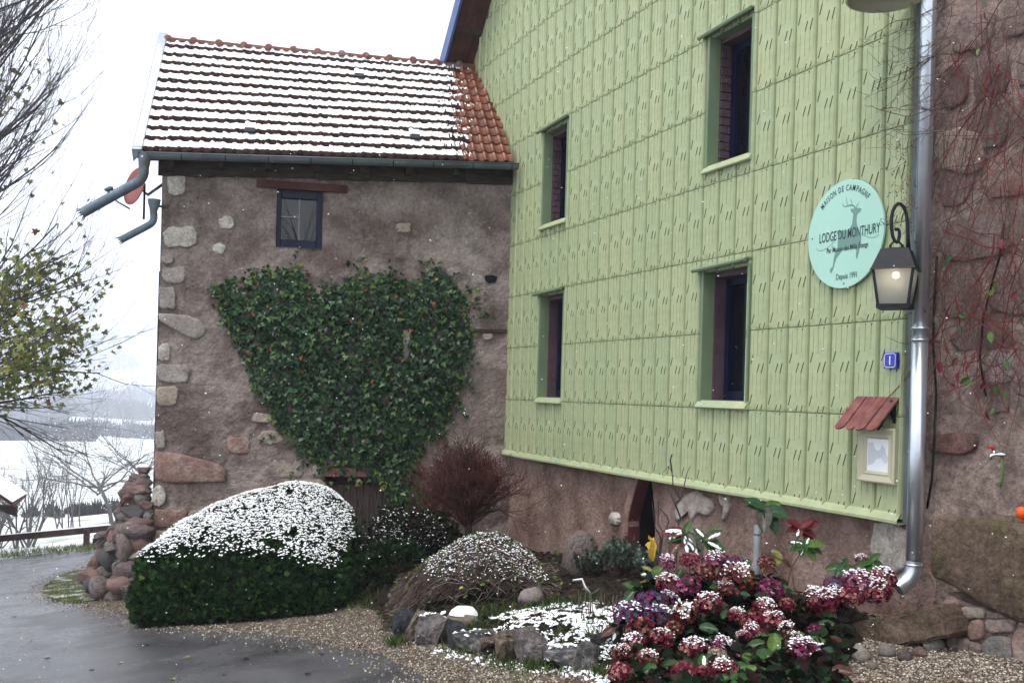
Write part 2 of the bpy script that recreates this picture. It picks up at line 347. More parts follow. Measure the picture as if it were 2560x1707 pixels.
mat('field', (.66, .70, .75), (.26, .29, .20), .55, .8, .4, 2.5, c3=(.78, .81, .86), s3=.16, lo=.44, hi=.62, detail=9)
mat('turf', (.06, .075, .025), (.12, .12, .05), 7, .9, 1, 30, c3=(.7, .75, .78), s3=3.2, speck=.5, bdist=.04)
leafmat('leaf'); leafmat('leaf_waxy', .28, .12); leafmat('needle', .6, .15); leafmat('petal', .6, .3, .25); leafmat('stone_chip', .7, 0)
gm = MATS['green_metal'].node_tree; n = gm.nodes; L = gm.links; bs = n['Principled BSDF']; src = bs.inputs['Base Color'].links[0].from_socket     # moss and grime caught along the lower lap of each sheet
tc_ = n.new('ShaderNodeTexCoord'); sx_ = n.new('ShaderNodeSeparateXYZ'); L.new(tc_.outputs['Object'], sx_.inputs[0]); oi_ = n.new('ShaderNodeObjectInfo')
mr = n.new('ShaderNodeMapRange'); mr.inputs[1].default_value = .105; mr.inputs[2].default_value = .0; L.new(sx_.outputs['Z'], mr.inputs[0])
av = n.new('ShaderNodeVectorMath'); av.operation = 'ADD'; L.new(tc_.outputs['Object'], av.inputs[0]); L.new(oi_.outputs['Location'], av.inputs[1])
gn = n.new('ShaderNodeTexNoise'); gn.inputs['Scale'].default_value = 24; gn.inputs['Detail'].default_value = 5; L.new(av.outputs[0], gn.inputs['Vector'])
ad = n.new('ShaderNodeMath'); ad.operation = 'MULTIPLY_ADD'; ad.inputs[1].default_value = .42; L.new(mr.outputs[0], ad.inputs[0]); L.new(gn.outputs[0], ad.inputs[2])
m3 = n.new('ShaderNodeMapRange'); m3.inputs[1].default_value = .74; m3.inputs[2].default_value = .95; m3.inputs[4].default_value = .5; L.new(ad.outputs[0], m3.inputs[0])
mp_ = n.new('ShaderNodeMapping'); mp_.inputs['Scale'].default_value = (18, 18, .7); L.new(av.outputs[0], mp_.inputs[0]); g2 = n.new('ShaderNodeTexNoise'); g2.inputs['Scale'].default_value = 1; g2.inputs['Detail'].default_value = 3; L.new(mp_.outputs[0], g2.inputs['Vector'])
m4 = n.new('ShaderNodeMapRange'); m4.inputs[1].default_value = .58; m4.inputs[2].default_value = .80; m4.inputs[4].default_value = .25; L.new(g2.outputs[0], m4.inputs[0]); mxx = n.new('ShaderNodeMath'); mxx.operation = 'MAXIMUM'; L.new(m3.outputs[0], mxx.inputs[0]); L.new(m4.outputs[0], mxx.inputs[1])
xm = n.new('ShaderNodeMix'); xm.data_type = 'RGBA'; xm.inputs[7].default_value = (.115, .15, .06, 1); L.new(mxx.outputs[0], xm.inputs[0]); L.new(src, xm.inputs[6]); L.new(xm.outputs[2], bs.inputs['Base Color'])
MATS['pane'].node_tree.nodes['Principled BSDF'].inputs['IOR'].default_value = 1.5
m = bpy.data.materials.new('glass'); m.use_nodes = True; MATS['glass'] = m
n = m.node_tree.nodes; L = m.node_tree.links; n.clear()
o1 = n.new('ShaderNodeOutputMaterial'); t1 = n.new('ShaderNodeBsdfTransparent'); g1 = n.new('ShaderNodeBsdfGlossy'); g1.inputs['Roughness'].default_value = .04
d1 = n.new('ShaderNodeBsdfTranslucent'); d1.inputs[0].default_value = (.85, .87, .85, 1)
fr = n.new('ShaderNodeFresnel'); x1 = n.new('ShaderNodeMixShader'); x2 = n.new('ShaderNodeMixShader'); x1.inputs[0].default_value = .62
L.new(t1.outputs[0], x1.inputs[1]); L.new(d1.outputs[0], x1.inputs[2]); L.new(fr.outputs[0], x2.inputs[0]); L.new(x1.outputs[0], x2.inputs[1]); L.new(g1.outputs[0], x2.inputs[2]); L.new(x2.outputs[0], o1.inputs[0])
m = mat('bulb', (1, .8, .5)); bb = m.node_tree.nodes['Principled BSDF']; bb.inputs['Emission Color'].default_value = (1, .82, .58, 1); bb.inputs['Emission Strength'].default_value = 5
# ------------------------------------------------------------------ ground, lane, gravel
def sst(a, b_, x):
    t = min(1, max(0, (x - a) / (b_ - a))); return t * t * (3 - 2 * t)
def terr(x, y):
    d = math.hypot(x, y); xc = min(5, max(-40, x)); yc = min(60, max(-6, y))
    z = GA * xc + GB * yc; k = sst(50, 140, d); z = z * (1 - k) - 10.5 * k
    if d > 40: z += (1.2 * noise.noise(Vector((x * .02, y * .02, 3))) + .25 * noise.noise(Vector((x * .11, y * .11, 5)))) * sst(40, 80, d)
    z -= 15 * sst(140, 560, d)
    if d > 1100:
        a = math.atan2(x, y); z += sst(1100, 2300, d) * (118 + 68 * noise.noise(Vector((a * 5, 1.3, 0))) + 20 * noise.noise(Vector((x * .003, y * .003, 9)))) * (1 if a > -.42 else 1 + .6 * sst(.42, .6, -a))
    return z - .03
rad = [0] + [1.5 * 1.075 ** i for i in range(104)]; na = 180
vs_ = []; fs = []
for i, r in enumerate(rad):
    for j in range(na):
        a = 2 * math.pi * j / na; x, y = r * math.sin(a), r * math.cos(a); vs_.append((x, y, terr(x, y)))
for i in range(len(rad) - 1):
    for j in range(na): fs.append((i * na + j, i * na + (j + 1) % na, (i + 1) * na + (j + 1) % na, (i + 1) * na + j))
mb = MB(); mb.add(vs_, [f[::-1] for f in fs], 0, True)
tag(mb.build('ground', 'field'), 'snow dusted grass fields falling to the valley', kind='structure')
def sheet(name, poly, h, m):
    mb = MB(); mb.add([(x, y, gz(x, y) + h) for x, y in poly], [tuple(range(len(poly)))]); o = mb.build(name, m)
    bm = bmesh.new(); bm.from_mesh(o.data); bmesh.ops.triangulate(bm, faces=bm.faces[:]); bmesh.ops.recalc_face_normals(bm, faces=bm.faces[:])
    if sum(f.normal.z for f in bm.faces) < 0: bmesh.ops.reverse_faces(bm, faces=bm.faces[:])
    bm.to_mesh(o.data); bm.free(); return o
def wob(pts, step=.12, amp=.05, sd_=0):
    """subdivide an open line of ground points and roughen it"""
    out = []
    for (a, b_) in zip(pts[:-1], pts[1:]):
        a, b_ = Vector(a[:2]), Vector(b_[:2]); k = max(1, int((b_ - a).length / step))
        for i in range(k):
            q = a.lerp(b_, i / k); o = Vector((q.x, q.y, sd_)); out.append((q.x + amp * noise.noise(o * 2.3), q.y + amp * noise.noise(o * 2.3 + Vector((9, 0, 0)))))
    return out + [tuple(pts[-1][:2])]
edge = [gnd(*q) for q in ((1190, 1790), (1085, 1707), (1000, 1662), (940, 1632), (653, 1584), (533, 1578), (380, 1566), (320, 1537), (220, 1515), (125, 1492), (110, 1466), (150, 1438), (236, 1414), (262, 1392))]
far_ = [gnd(*q) for q in ((330, 1372), (262, 1370), (120, 1383), (0, 1400), (-260, 1424))]
road_poly = wob(edge) + wob(far_, .3, .12, 4) + [(-17, 17), (-11, 6), (-8, -2), (-3, -6), (5, -6), (5, 1.5)]
tag(sheet('road', road_poly, .010, 'asphalt'), 'wet dark asphalt lane running down past the stone house', kind='structure')
tag(sheet('gravel', [(-6.6, 16), (-7.2, 13.5), (-5.5, 11.6), (-4.6, 8), (-1, 3.5), (4.2, 1.2), (6.2, 3.2), (4.6, 7), (1.5, 13), (-1, 16)], .003, 'gravel'), 'pale gravel margin between the lane and the house', kind='structure')
gp_ = [gnd(*q) for q in ((108, 1476), (150, 1440), (228, 1416), (300, 1420), (330, 1470), (270, 1492), (240, 1503), (180, 1509), (125, 1497), (108, 1476))]
tag(sheet('grass_patch', wob(gp_, .1, .06, 2)[:-1], .022, 'turf'), 'small patch of snowy grass at the foot of the stone heap', kind='structure')
# gravel chips lying loose
road2 = [(x, y) for x, y in road_poly]
P = []
while len(P) < 22000:
    px, py = (rng.uniform(330, 1500), rng.uniform(1490, 1707)) if rng.random() < .7 else (rng.uniform(2030, 2560), rng.uniform(1560, 1707))
    q = gnd(px, py)
    if inpoly(q.x, q.y, road2) and rng.random() > .06: continue
    P.append((q.x, q.y, q.z + .004))
el = wob(edge, .05, .0)
for _ in range(5200):
    a = el[rng.integers(len(el))]; q = (a[0] + rng.normal(0, .16), a[1] + rng.normal(0, .16)); P.append((*q, gz(*q) + .012))
P = np.array(P); N = len(P)
o = scatter('gravel_chips', *OCTA, P, upright(N, .5), rng.uniform(.004, .012, N), 'stone_chip', palette(N, [(.33, .285, .23), (.20, .16, .12), (.12, .09, .07), (.52, .48, .43), (.07, .052, .044)], [.3, .26, .18, .16, .1]))
tag(o, 'loose pale gravel chips lying beside the lane', 'gravel', kind='stuff')
# wet fallen leaves on the lane
lp = [(80, 1585), (75, 1605), (340, 1542), (215, 1575), (370, 1617), (395, 1580), (475, 1645), (230, 1680), (520, 1548), (160, 1622), (690, 1632), (800, 1640), (880, 1665), (620, 1650), (120, 1650), (430, 1700), (560, 1690), (770, 1690), (300, 1660), (40, 1545)]
for i, (px, py) in enumerate(lp):
    q = gnd(px, py); mb = MB(); a = random.random() * 6.28; s_ = random.uniform(.035, .07)
    mb.add([(q.x + s_ * (x * math.cos(a) - y * math.sin(a)), q.y + s_ * (x * math.sin(a) + y * math.cos(a)), q.z + .014 + .012 * (abs(x) + .3 * y) + z * .02) for x, y, z in MAPLE[0]], MAPLE[1])
    nm = ('leaf_litter_dark', (.020, .014, .012)) if i % 3 else ('leaf_litter_yellow', (.22, .19, .07))
    mat(nm[0], nm[1], rough=.4); o = mb.build('fallen_leaf', nm[0]); tag(o, 'wet dark leaf fallen on the asphalt lane' if i % 3 else 'wet yellowish leaf fallen on the asphalt lane', 'leaf', 'dark leaves fallen on the lane' if i % 3 else 'yellowish leaves fallen on the lane')
# ------------------------------------------------------------------ haze over the valley
mb = MB(); mb.box((-2750, -60, -60), (5500, 0, 0), (0, 2860, 0), (0, 0, 330))
hz = bpy.data.materials.new('haze'); hz.use_nodes = True; n = hz.node_tree.nodes; n.clear(); L = hz.node_tree.links
oo = n.new('ShaderNodeOutputMaterial'); pv = n.new('ShaderNodeVolumePrincipled'); pv.inputs['Color'].default_value = (.86, .90, 1, 1); pv.inputs['Density'].default_value = .00085
L.new(pv.outputs[0], oo.inputs['Volume']); MATS['haze'] = hz
tag(mb.build('haze', 'haze'), 'pale winter haze filling the valley', 'haze', kind='stuff')
# ------------------------------------------------------------------ farmhouse: clad gable, windows, plinth, rubble wall, roof
FH = empty('farmhouse', G(3.8, gz(*G(3.8, 0).xy), -.1), 'farmhouse gable clad in pale green metal panels above a plaster plinth', 'house')
PW = GLEN / 28; ZB = .725
ROWS = [(ZB, 1.49)] + [(1.49 + .736 * i, 1.49 + .736 * (i + 1)) for i in range(10)]
WINS = [(1.135, 1.83, 3.85, 5.10), (1.15, 1.845, 1.53, 2.90), (4.99, 5.68, 3.88, 5.17), (4.99, 5.71, 1.56, 2.84)]
RK0, RKM = (-1.745, 6.80), 1.075                              # gable slope on the wall: start and rise per metre
APEX_S = 4.4
def rake(s): return RK0[1] + RKM * (min(s, 2 * APEX_S - s) - RK0[0])
def panel_mesh():
    W, H = PW - .0085, .736; mb = MB()
    us = (0, .02, .82, .86, .905, .945, .98, 1); hs_ = (-.020, .003, .003, .013, .027, .027, .010, -.022)
    vz = (0, .012, 1); off = (-.004, .006, .002); nn = len(us)
    vs_ = [(u * W, hh + o, v * H) for v, o in zip(vz, off) for u, hh in zip(us, hs_)]
    mb.add(vs_, [(r * nn + i, r * nn + i + 1, (r + 1) * nn + i + 1, (r + 1) * nn + i) for r in range(2) for i in range(nn - 1)], 0)
    def rib(u0, v0, u1, v1, w_, h_, mi):
        a, b_ = Vector((u0 * W, v0 * H)), Vector((u1 * W, v1 * H)); d = (b_ - a).normalized(); p = Vector((-d.y, d.x)) * w_ / 2
        def y(q): return .0025 + .0038 * (1 - q.y / H)
        vs_ = [(a.x - p.x, y(a), a.y - p.y), (a.x + p.x, y(a), a.y + p.y), (b_.x + p.x, y(b_), b_.y + p.y), (b_.x - p.x, y(b_), b_.y - p.y), (a.x, y(a) + h_, a.y), (b_.x, y(b_) + h_, b_.y)]
        mb.add(vs_, [(0, 4, 5, 3), (1, 2, 5, 4), (0, 1, 4), (2, 3, 5)], mi)
    for k in range(-1, 3):
        def seg(u0, v0, u1, v1, w_, h_, mi):
            a, b_ = (v0 + k) / 2, (v1 + k) / 2
            if a > b_: u0, a, u1, b_ = u1, b_, u0, a
            lo_, hi_ = .02, .985
            if b_ <= lo_ or a >= hi_: return
            if a < lo_: t = (lo_ - a) / (b_ - a); u0, a = u0 + (u1 - u0) * t, lo_
            if b_ > hi_: t = (hi_ - a) / (b_ - a); u1, b_ = u0 + (u1 - u0) * t, hi_
            rib(u0, a, u1, b_, w_, h_, mi)
        seg(.20, .92, .20, .40, .009, .006, 1); seg(.20, .40, .085, .165, .0135, .009, 2)
        seg(.55, .165, .43, -.05, .0135, .009, 2); seg(.43, -.05, .43, -.63, .009, .006, 1)
        seg(.79, .18, .67, -.07, .0135, .009, 2); seg(.67, -.07, .67, -.58, .009, .006, 1)
    me = bpy.data.meshes.new('cladding_panel'); me.from_pydata(mb.v, [], mb.f); me.polygons.foreach_set('material_index', mb.m)
    for q in ('green_metal', 'green_rib', 'green_slit'): me.materials.append(MATS[q])
    me.update(); return me
PM = panel_mesh()
CL = MB()                                                     # dark battens and felt behind the sheets
cuts = sorted({-1.7, 0, GLEN + .01} | {w_[0] for w_ in WINS} | {w_[1] for w_ in WINS} | {APEX_S, 6.5, 3.2})
for a, b_ in zip(cuts[:-1], cuts[1:]):
    mid = (a + b_) / 2; zs = [ZB + .03]
    if mid < 0: zs = [4.3]
    for w_ in sorted(WINS, key=lambda q: q[2]):
        if w_[0] - .02 < mid < w_[1] + .02: zs += [w_[2], w_[3]]
    for i in range(0, len(zs), 2):
        z0 = zs[i]; z1a, z1b = (zs[i + 1],) * 2 if i + 1 < len(zs) else (rake(a) - .02, rake(b_) - .02)
        if z1a < z0: z1a = z0
        CL.add([G(a, z0, -.05), G(b_, z0, -.05), G(b_, z1b, -.05), G(a, z1a, -.05)], [(0, 1, 2, 3)])
cl = par(CL.build('cladding', 'backing'), FH)
RG = Matrix((GT, GN, UP)).transposed()
def clipped(base, mtx, planes, name):
    bm = bmesh.new(); bm.from_mesh(base)
    for co, no in planes:
        bmesh.ops.bisect_plane(bm, geom=bm.verts[:] + bm.edges[:] + bm.faces[:], plane_co=co, plane_no=no, clear_outer=True)
    if not bm.faces: bm.free(); return None
    me = bpy.data.meshes.new(name); bm.to_mesh(me); bm.free()
    for q in base.materials: me.materials.append(q)
    return me
for r_, (z0, z1) in enumerate(ROWS):
    for c in range(-7, 28):
        s0 = c * PW; s1 = s0 + PW; sz = (z1 - z0) / .736
        if c < 0 and z1 < 4.75 + (-s1) * 1.08: continue
        if z0 > rake((s0 + s1) / 2) or min(rake(s0), rake(s1)) < z0: continue
        if gp(1280, 0)[1] and z0 > 1.6 + (GL + GT * s0).y * .372 + .25: continue          # far above the frame: plain sheet below
        x = Matrix.Translation(G(s0, z0)) @ RG.to_4x4() @ Matrix.Diagonal((1, 1, sz, 1))
        jobs = []
        hit = [w_ for w_ in WINS if w_[0] < s1 - .01 and w_[1] > s0 + .01 and w_[2] < z1 - .01 and w_[3] > z0 + .01]
        lx = lambda s_: s_ - s0
        lz = lambda z_: (z_ - z0) / sz
        if not hit: jobs.append(PM)
        else:
            w_ = hit[0]
            if w_[0] > s0 + .02: jobs.append(clipped(PM, x, [((lx(w_[0]), 0, 0), (1, 0, 0))], 'cladding_panel'))
            if w_[1] < s1 - .02: jobs.append(clipped(PM, x, [((lx(w_[1]), 0, 0), (-1, 0, 0))], 'cladding_panel'))
            mids = [((lx(w_[0]), 0, 0), (-1, 0, 0)), ((lx(w_[1]), 0, 0), (1, 0, 0))]
            if w_[2] > z0 + .03: jobs.append(clipped(PM, x, mids + [((0, 0, lz(w_[2])), (0, 0, 1))], 'cladding_panel'))
            if w_[3] < z1 - .03: jobs.append(clipped(PM, x, mids + [((0, 0, lz(w_[3])), (0, 0, -1))], 'cladding_panel'))
        top = min(rake(s0), rake(s1))
        for me in jobs:
            if me is None: continue
            if max(rake(s0), rake(s1)) < z1 + .3 and top < z1:
                me = clipped(me, x, [((0, 0, lz(rake(s0))), Vector((-RKM * (1 if s0 < APEX_S else -1) / sz, 0, 1)).normalized())], 'cladding_panel')
                if me is None: continue
            o = bpy.data.objects.new('cladding_panel', me); COL.objects.link(o)
            k = random.random(); yaw = random.gauss(0, .0035) + (.028 if k < .03 else 0)
            o.matrix_world = Matrix.Translation(GN * random.uniform(0, .003)) @ x @ Matrix.Rotation(yaw, 4, 'Z') @ Matrix.Rotation(random.gauss(0, .002), 4, 'Y')
            mw = o.matrix_world.copy(); o.parent = cl; o.matrix_parent_inverse = Matrix.Identity(4); o.matrix_basis = mw
# plain upper sheet above the frame
mb = MB()
for a, b_ in ((-1.6, APEX_S), (APEX_S, GLEN)):
    za = [max(ZB, 1.6 + (GL + GT * q).y * .372 + .9) for q in (a, b_)]
    mb.add([G(a, min(za[0], rake(a)), -.012), G(b_, min(za[1], rake(b_)), -.012), G(b_, rake(b_), -.012), G(a, rake(a), -.012)], [(0, 1, 2, 3)])
par(mb.build('upper_sheet', 'green_metal'), FH)
# bottom drip flashing and corner trims
mb = MB(); prev = None; k = 40; ring = []
for i in range(k + 1):
    s_ = -.02 + (GLEN + .01) * i / k; zz = ZB + .006 * nz3((s_ * 2, 0, 0)); ring.append([G(s_, zz + .045, .006), G(s_, zz + .030, .026), G(s_, zz - .012, .052), G(s_, zz - .034, .050), G(s_, zz - .040, .038), G(s_, zz - .030, -.09)])
vs_ = [q for r in ring for q in r]; mb.add(vs_, [(i * 6 + j, (i + 1) * 6 + j, (i + 1) * 6 + j + 1, i * 6 + j + 1) for i in range(k) for j in range(5)], 0, False)
par(mb.build('drip_flashing', 'green_metal'), FH)
mb = MB(); mb.box(G(GLEN + .008, ZB - .03, -.1), GT * .055, GN * .11, UP * 8.2); par(mb.build('corner_strip', 'zinc_dark'), FH)
mb = MB(); mb.box(G(-.03, ZB + .02, -.05), GT * .035, GN * .062, UP * 4.0); par(mb.build('corner_strip', 'green_dark'), FH)
# ---- windows
for wi, (s0, s1, z0, z1) in enumerate(WINS):
    W_ = empty('window', G((s0 + s1) / 2, z0), None); par(W_, FH); W_['label'] = ['upper small', 'lower small', 'upper large', 'lower large'][wi] + ' deep set window with green metal casing and dark panes'
    del W_['label']
    dp = -.10; db = -.23
    mb = MB()                                                  # sheet metal lining and front flange
    for a, b_, c, d in (((s0, z0), (s0, z1), 1, 0), ((s1, z0), (s1, z1), -1, 0)):
        mb.box(G(a[0] - .0 * c, z0, dp), GT * (.006 * c), GN * (-dp + .03), UP * (z1 - z0))
        mb.box(G(a[0] - .034 * c, z0 - .01, .013), GT * (.034 * c + .002 * c), GN * .018, UP * (z1 - z0 + .02))
    mb.box(G(s0, z1 - .006, dp), GT * (s1 - s0), GN * (-dp), UP * .006)
    par(mb.build('casing', 'green_dark'), W_)  # darker green than the wall, recess shade put into the lining colour
    mb = MB()                                                  # rolled hood
    L_ = s1 - s0 + .16; pr = [(.0, .055), (.05, .060), (.085, .052), (.098, .035), (.090, .018), (.075, .012), (.068, .022), (.072, .036), (.045, .044), (.0, .040)]
    rings = []
    for s_, dz in ((s0 - .13, -.012), (s1 + .03, .012)): rings.append([G(s_, z1 + zz + dz, nn) for nn, zz in pr])
    nn_ = len(pr); mb.add(rings[0] + rings[1], [(i, (i + 1) % nn_, nn_ + (i + 1) % nn_, nn_ + i) for i in range(nn_)] + [tuple(range(nn_)), tuple(range(nn_, 2 * nn_))[::-1]])
    par(mb.build('hood', 'green_dark'), W_)
    mb = MB()                                                  # sloped sill
    pr = [(-.12, .012), (.02, .012), (.055, -.035), (.066, -.055), (.056, -.066), (.0, -.06), (-.12, -.02)]
    rings = [[G(s_, z0 + zz, nn) for nn, zz in pr] for s_ in (s0 - .045, s1 + .045)]; nn_ = len(pr)
    mb.add(rings[0] + rings[1], [(i, (i + 1) % nn_, nn_ + (i + 1) % nn_, nn_ + i) for i in range(nn_)] + [tuple(range(nn_)), tuple(range(nn_, 2 * nn_))[::-1]])
    par(mb.build('sill', 'green_metal'), W_)
    mb = MB()                                                  # masonry reveal behind the lining
    e = .02; a0, a1, b0, b1 = s0 + e, s1 - e, z0 + .02, z1 - .05
    if wi in (0, 2):
        mb.box(G(a0 - .05, b0, db), GT * .03, GN * (dp - db), UP * (b1 - b0))
    else:
        mb.box(G(a0 - .05, b0, db), GT * .05, GN * (dp - db), UP * (b1 - b0))
    mb.box(G(a1, b0, db), GT * .05, GN * (dp - db), UP * (b1 - b0)); mb.box(G(a0 - .05, b1, db), GT * (a1 - a0 + .1), GN * (dp - db), UP * .06)
    mb.box(G(a0 - .05, b0 - .05, db), GT * (a1 - a0 + .1), GN * (dp - db), UP * .05)
    par(mb.build('reveal', 'purple'), W_)
    if wi in (0, 2):                                           # painted bricks of the left reveal
        h_ = .083; k = int((b1 - b0) / h_)
        for i in range(k):
            xs = [db, db + .07, dp - .004] if i % 2 else [db, db + .035, db + .11, dp - .004]
            for q0, q1 in zip(xs[:-1], xs[1:]):
                mb = MB(); mb.cbox(G(a0 - .022, b0 + i * h_ + .005, q0 + .004), GN * (q1 - q0 - .008), UP * (h_ - .010), GT * (.024 + random.uniform(0, .004)), .004); par(mb.build('brick', 'purple'), W_)
    mb = MB(); t_ = .07
    for q in ((a0 - .04, b0, a0 + t_, b1), (a1 - t_, b0, a1 + .03, b1), (a0 + t_, b0, a1 - t_, b0 + .09), (a0 + t_, b1 - t_, a1 - t_, b1), ((a0 + a1) / 2 - .03, b0 + .09, (a0 + a1) / 2 + .03, b1 - t_)):
        mb.box(G(q[0], q[1], db - .06), GT * (q[2] - q[0]), GN * .06, UP * (q[3] - q[1]))
    par(mb.build('frame', 'blue_frame'), W_)
    for q0, q1 in ((a0 + t_, (a0 + a1) / 2 - .03), ((a0 + a1) / 2 + .03, a1 - t_)):
        mb = MB(); mb.box(G(q0, b0 + .09, db - .045), GT * (q1 - q0), GN * .012, UP * (b1 - t_ - b0 - .09)); par(mb.build('pane', 'pane_dark'), W_)
# ---- plaster plinth under the cladding, with the arched cellar doorway
NB = -.085
def base_piece(name, pts, z_top, m='plaster'):
    pass
def wallgrid(name, s0, s1, z0, z1, n, fr_, m, parent, step=.07, amp=.02, seed=0, edge0=None, edge1=None):
    """a plastered wall face: fine grid pushed in and out so that the surface is uneven"""
    nu = max(2, int((s1 - s0) / step)); nv = max(2, int((z1 - z0) / step)); vs_ = []
    for j in range(nv + 1):
        z = z0 + (z1 - z0) * j / nv; a = edge0(z) if edge0 else s0; b_ = edge1(z) if edge1 else s1
        for i in range(nu + 1):
            s_ = a + (b_ - a) * i / nu; q = Vector((s_, z, seed)); k = amp * (noise.noise(q * 1.7) + .6 * noise.noise(q * 4.5) + .35 * noise.noise(q * 11))
            vs_.append(fr_(s_, z, n + k))
    fs = [(j * (nu + 1) + i, j * (nu + 1) + i + 1, (j + 1) * (nu + 1) + i + 1, (j + 1) * (nu + 1) + i) for j in range(nv) for i in range(nu)]
    mb = MB(); mb.add(vs_, fs, 0, True)
    # returns into the wall at the ends
    for i in (0, nu):
        col = [vs_[j * (nu + 1) + i] for j in range(nv + 1)]; d = fr_(0, 0, -.3) - fr_(0, 0, 0); k = len(col)
        mb.add(col + [q + d for q in col], [(j, j + 1, k + j + 1, k + j) for j in range(k - 1)], 0)
    return fin(mb.build(name, m), parent)
arch = [gp(px, py, NB) for px, py in ((1571, 1420), (1572, 1299), (1580, 1262), (1590, 1225), (1600, 1190))]
archr = [gp(px, py, NB) for px, py in ((1637, 1420), (1640, 1300), (1635, 1250), (1628, 1200), (1624, 1185))]
def ed(lst):
    lst = sorted(lst, key=lambda q: q[1])
    def f(z):
        if z <= lst[0][1]: return lst[0][0]
        for (a, za), (b_, zb) in zip(lst[:-1], lst[1:]):
            if z <= zb: return a + (b_ - a) * (z - za) / (zb - za)
        return lst[-1][0]
    return f
AL, AR = ed(arch), ed(archr)
plinth = wallgrid('plinth', -.2, 1, -.95, ZB + .02, NB, G, 'plaster', FH, .06, .016, 3, edge1=AL)
# widen: the grid above spans -.2 .. the doorway; the second spans the doorway .. the corner
bpy.data.objects.remove(plinth)
plinth = wallgrid('plinth', -.2, 3.6, -.95, ZB + .02, NB, G, 'plaster', FH, .06, .016, 3, edge1=AL)
wallgrid('plinth', 4.2, 7.9, -.95, ZB + .02, NB, G, 'plaster', FH, .06, .018, 8, edge0=AR)
DW = par(empty('doorway', G(3.8, -.4, NB)), FH)
zz = [-.9 + 1.65 * i / 14 for i in range(15)]
for i in range(14):
    if i in (6,): continue
mb = MB()
for z0, z1 in zip(zz[:-1], zz[1:]):
    mb.add([G(AL(z0) + .022, z0, NB + .02), G(AL(z1) + .022, z1, NB + .02), G(AL(z1) + .022, z1, NB - .13), G(AL(z0) + .022, z0, NB - .13)], [(0, 1, 2, 3)])
    mb.add([G(AR(z0), z0, NB), G(AR(z0), z0, NB - .45), G(AR(z1), z1, NB - .45), G(AR(z1), z1, NB)], [(0, 1, 2, 3)])
par(mb.build('reveal', 'darkred'), DW)
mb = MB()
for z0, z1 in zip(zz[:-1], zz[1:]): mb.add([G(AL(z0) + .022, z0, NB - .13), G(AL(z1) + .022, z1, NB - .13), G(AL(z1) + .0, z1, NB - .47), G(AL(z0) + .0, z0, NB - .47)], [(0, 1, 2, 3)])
par(mb.build('passage_shade', 'dark'), DW)  # near-black sheet painting the darkness inside the doorway
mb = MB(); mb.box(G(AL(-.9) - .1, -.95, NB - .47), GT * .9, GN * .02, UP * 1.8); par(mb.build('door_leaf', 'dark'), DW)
for z0, z1 in ((-.9, .02), (.035, .72)):                       # dressed jamb stones standing proud on the left
    pts = [(AL(z0 + (z1 - z0) * t), z0 + (z1 - z0) * t) for t in (0, .25, .5, .75, 1)]; k = len(pts); mb = MB(); vs_ = []
    for s_, z in pts: s_ += .018; vs_ += [G(s_, z, NB - .12), G(s_, z, NB + .028), G(s_ - .02, z, NB + .036), G(s_ - .115 + .012 * nz3((z * 6, 2, 0)), z, NB + .030), G(s_ - .13, z, NB - .05)]
    fs = [(i * 5 + j, (i + 1) * 5 + j, (i + 1) * 5 + j + 1, i * 5 + j + 1) for i in range(k - 1) for j in range(4)] + [tuple(range(5)), tuple((k - 1) * 5 + j for j in range(5))[::-1]]
    mb.add(vs_, fs, 0); par(mb.build('jamb_stone', 'redstone'), DW)
# places where the top coat has come away, round boss, leaning stones
def patch(name, pxs, m, th=.010, n=NB, seed=0, parent=FH, f=gp, fr_=G, proud=.022):
    pts = [fr_(*f(x, y, n), n + proud) for x, y in pxs]; c = sum(pts, Vector()) / len(pts); k = len(pts); d = fr_(0, 0, 1) - fr_(0, 0, 0)
    mb = MB(); fine = []
    for i in range(k):
        a, b_ = pts[i], pts[(i + 1) % k]
        for t in (0, .25, .5, .75): q = a.lerp(b_, t); fine.append(q + (q - c).normalized() * .022 * nz3(q * 25 + Vector((seed, 0, 0))))
    k = len(fine); vs_ = [q - d * .04 for q in fine] + [q + d * 0 for q in fine] + [c + (q - c) * .8 + d * (th + .004 * nz3(q * 30)) for q in fine] + [c + d * th]
    mb.add(vs_, [(r * k + i, r * k + (i + 1) % k, (r + 1) * k + (i + 1) % k, (r + 1) * k + i) for r in range(2) for i in range(k)] + [(2 * k + i, 2 * k + (i + 1) % k, 3 * k) for i in range(k)], 0, True)
    return fin(mb.build(name, m), parent)
def zr(l, ox, oy, sc): return [(ox + x / sc, oy + y / sc) for x, y in l]
mat('efflorescence', (.33, .28, .25), (.52, .46, .42), 14, .95, 1, 30, c3=(.24, .17, .14), s3=9, spec=.2)
patch('plaster_patch', zr([(1210, 690), (1250, 560), (1330, 470), (1400, 380), (1500, 320), (1600, 310), (1700, 400), (1810, 440), (1865, 580), (1840, 640), (1760, 700), (1700, 690), (1640, 640), (1560, 700), (1500, 800), (1440, 640), (1380, 620), (1330, 760), (1260, 800)][::-1], 1500, 1180, 6.533), 'efflorescence', seed=1, proud=.012)
patch('plaster_patch', zr([(1120, 240), (1180, 260), (1210, 320), (1190, 370), (1150, 430), (1165, 330), (1130, 300)][::-1], 1400, 1150, 2.816), 'efflorescence', seed=2, proud=.012)
patch('plaster_patch', zr([(540, 900), (560, 790), (640, 780), (720, 830), (720, 1010), (640, 1040), (560, 1000)][::-1], 1900, 900, 1.943), 'limestone', seed=3, proud=.012)
patch('boss', outline(1526, 1279, 1553, 1312, 12, 2, .05, 3), 'limestone', .03, seed=4, proud=.01)
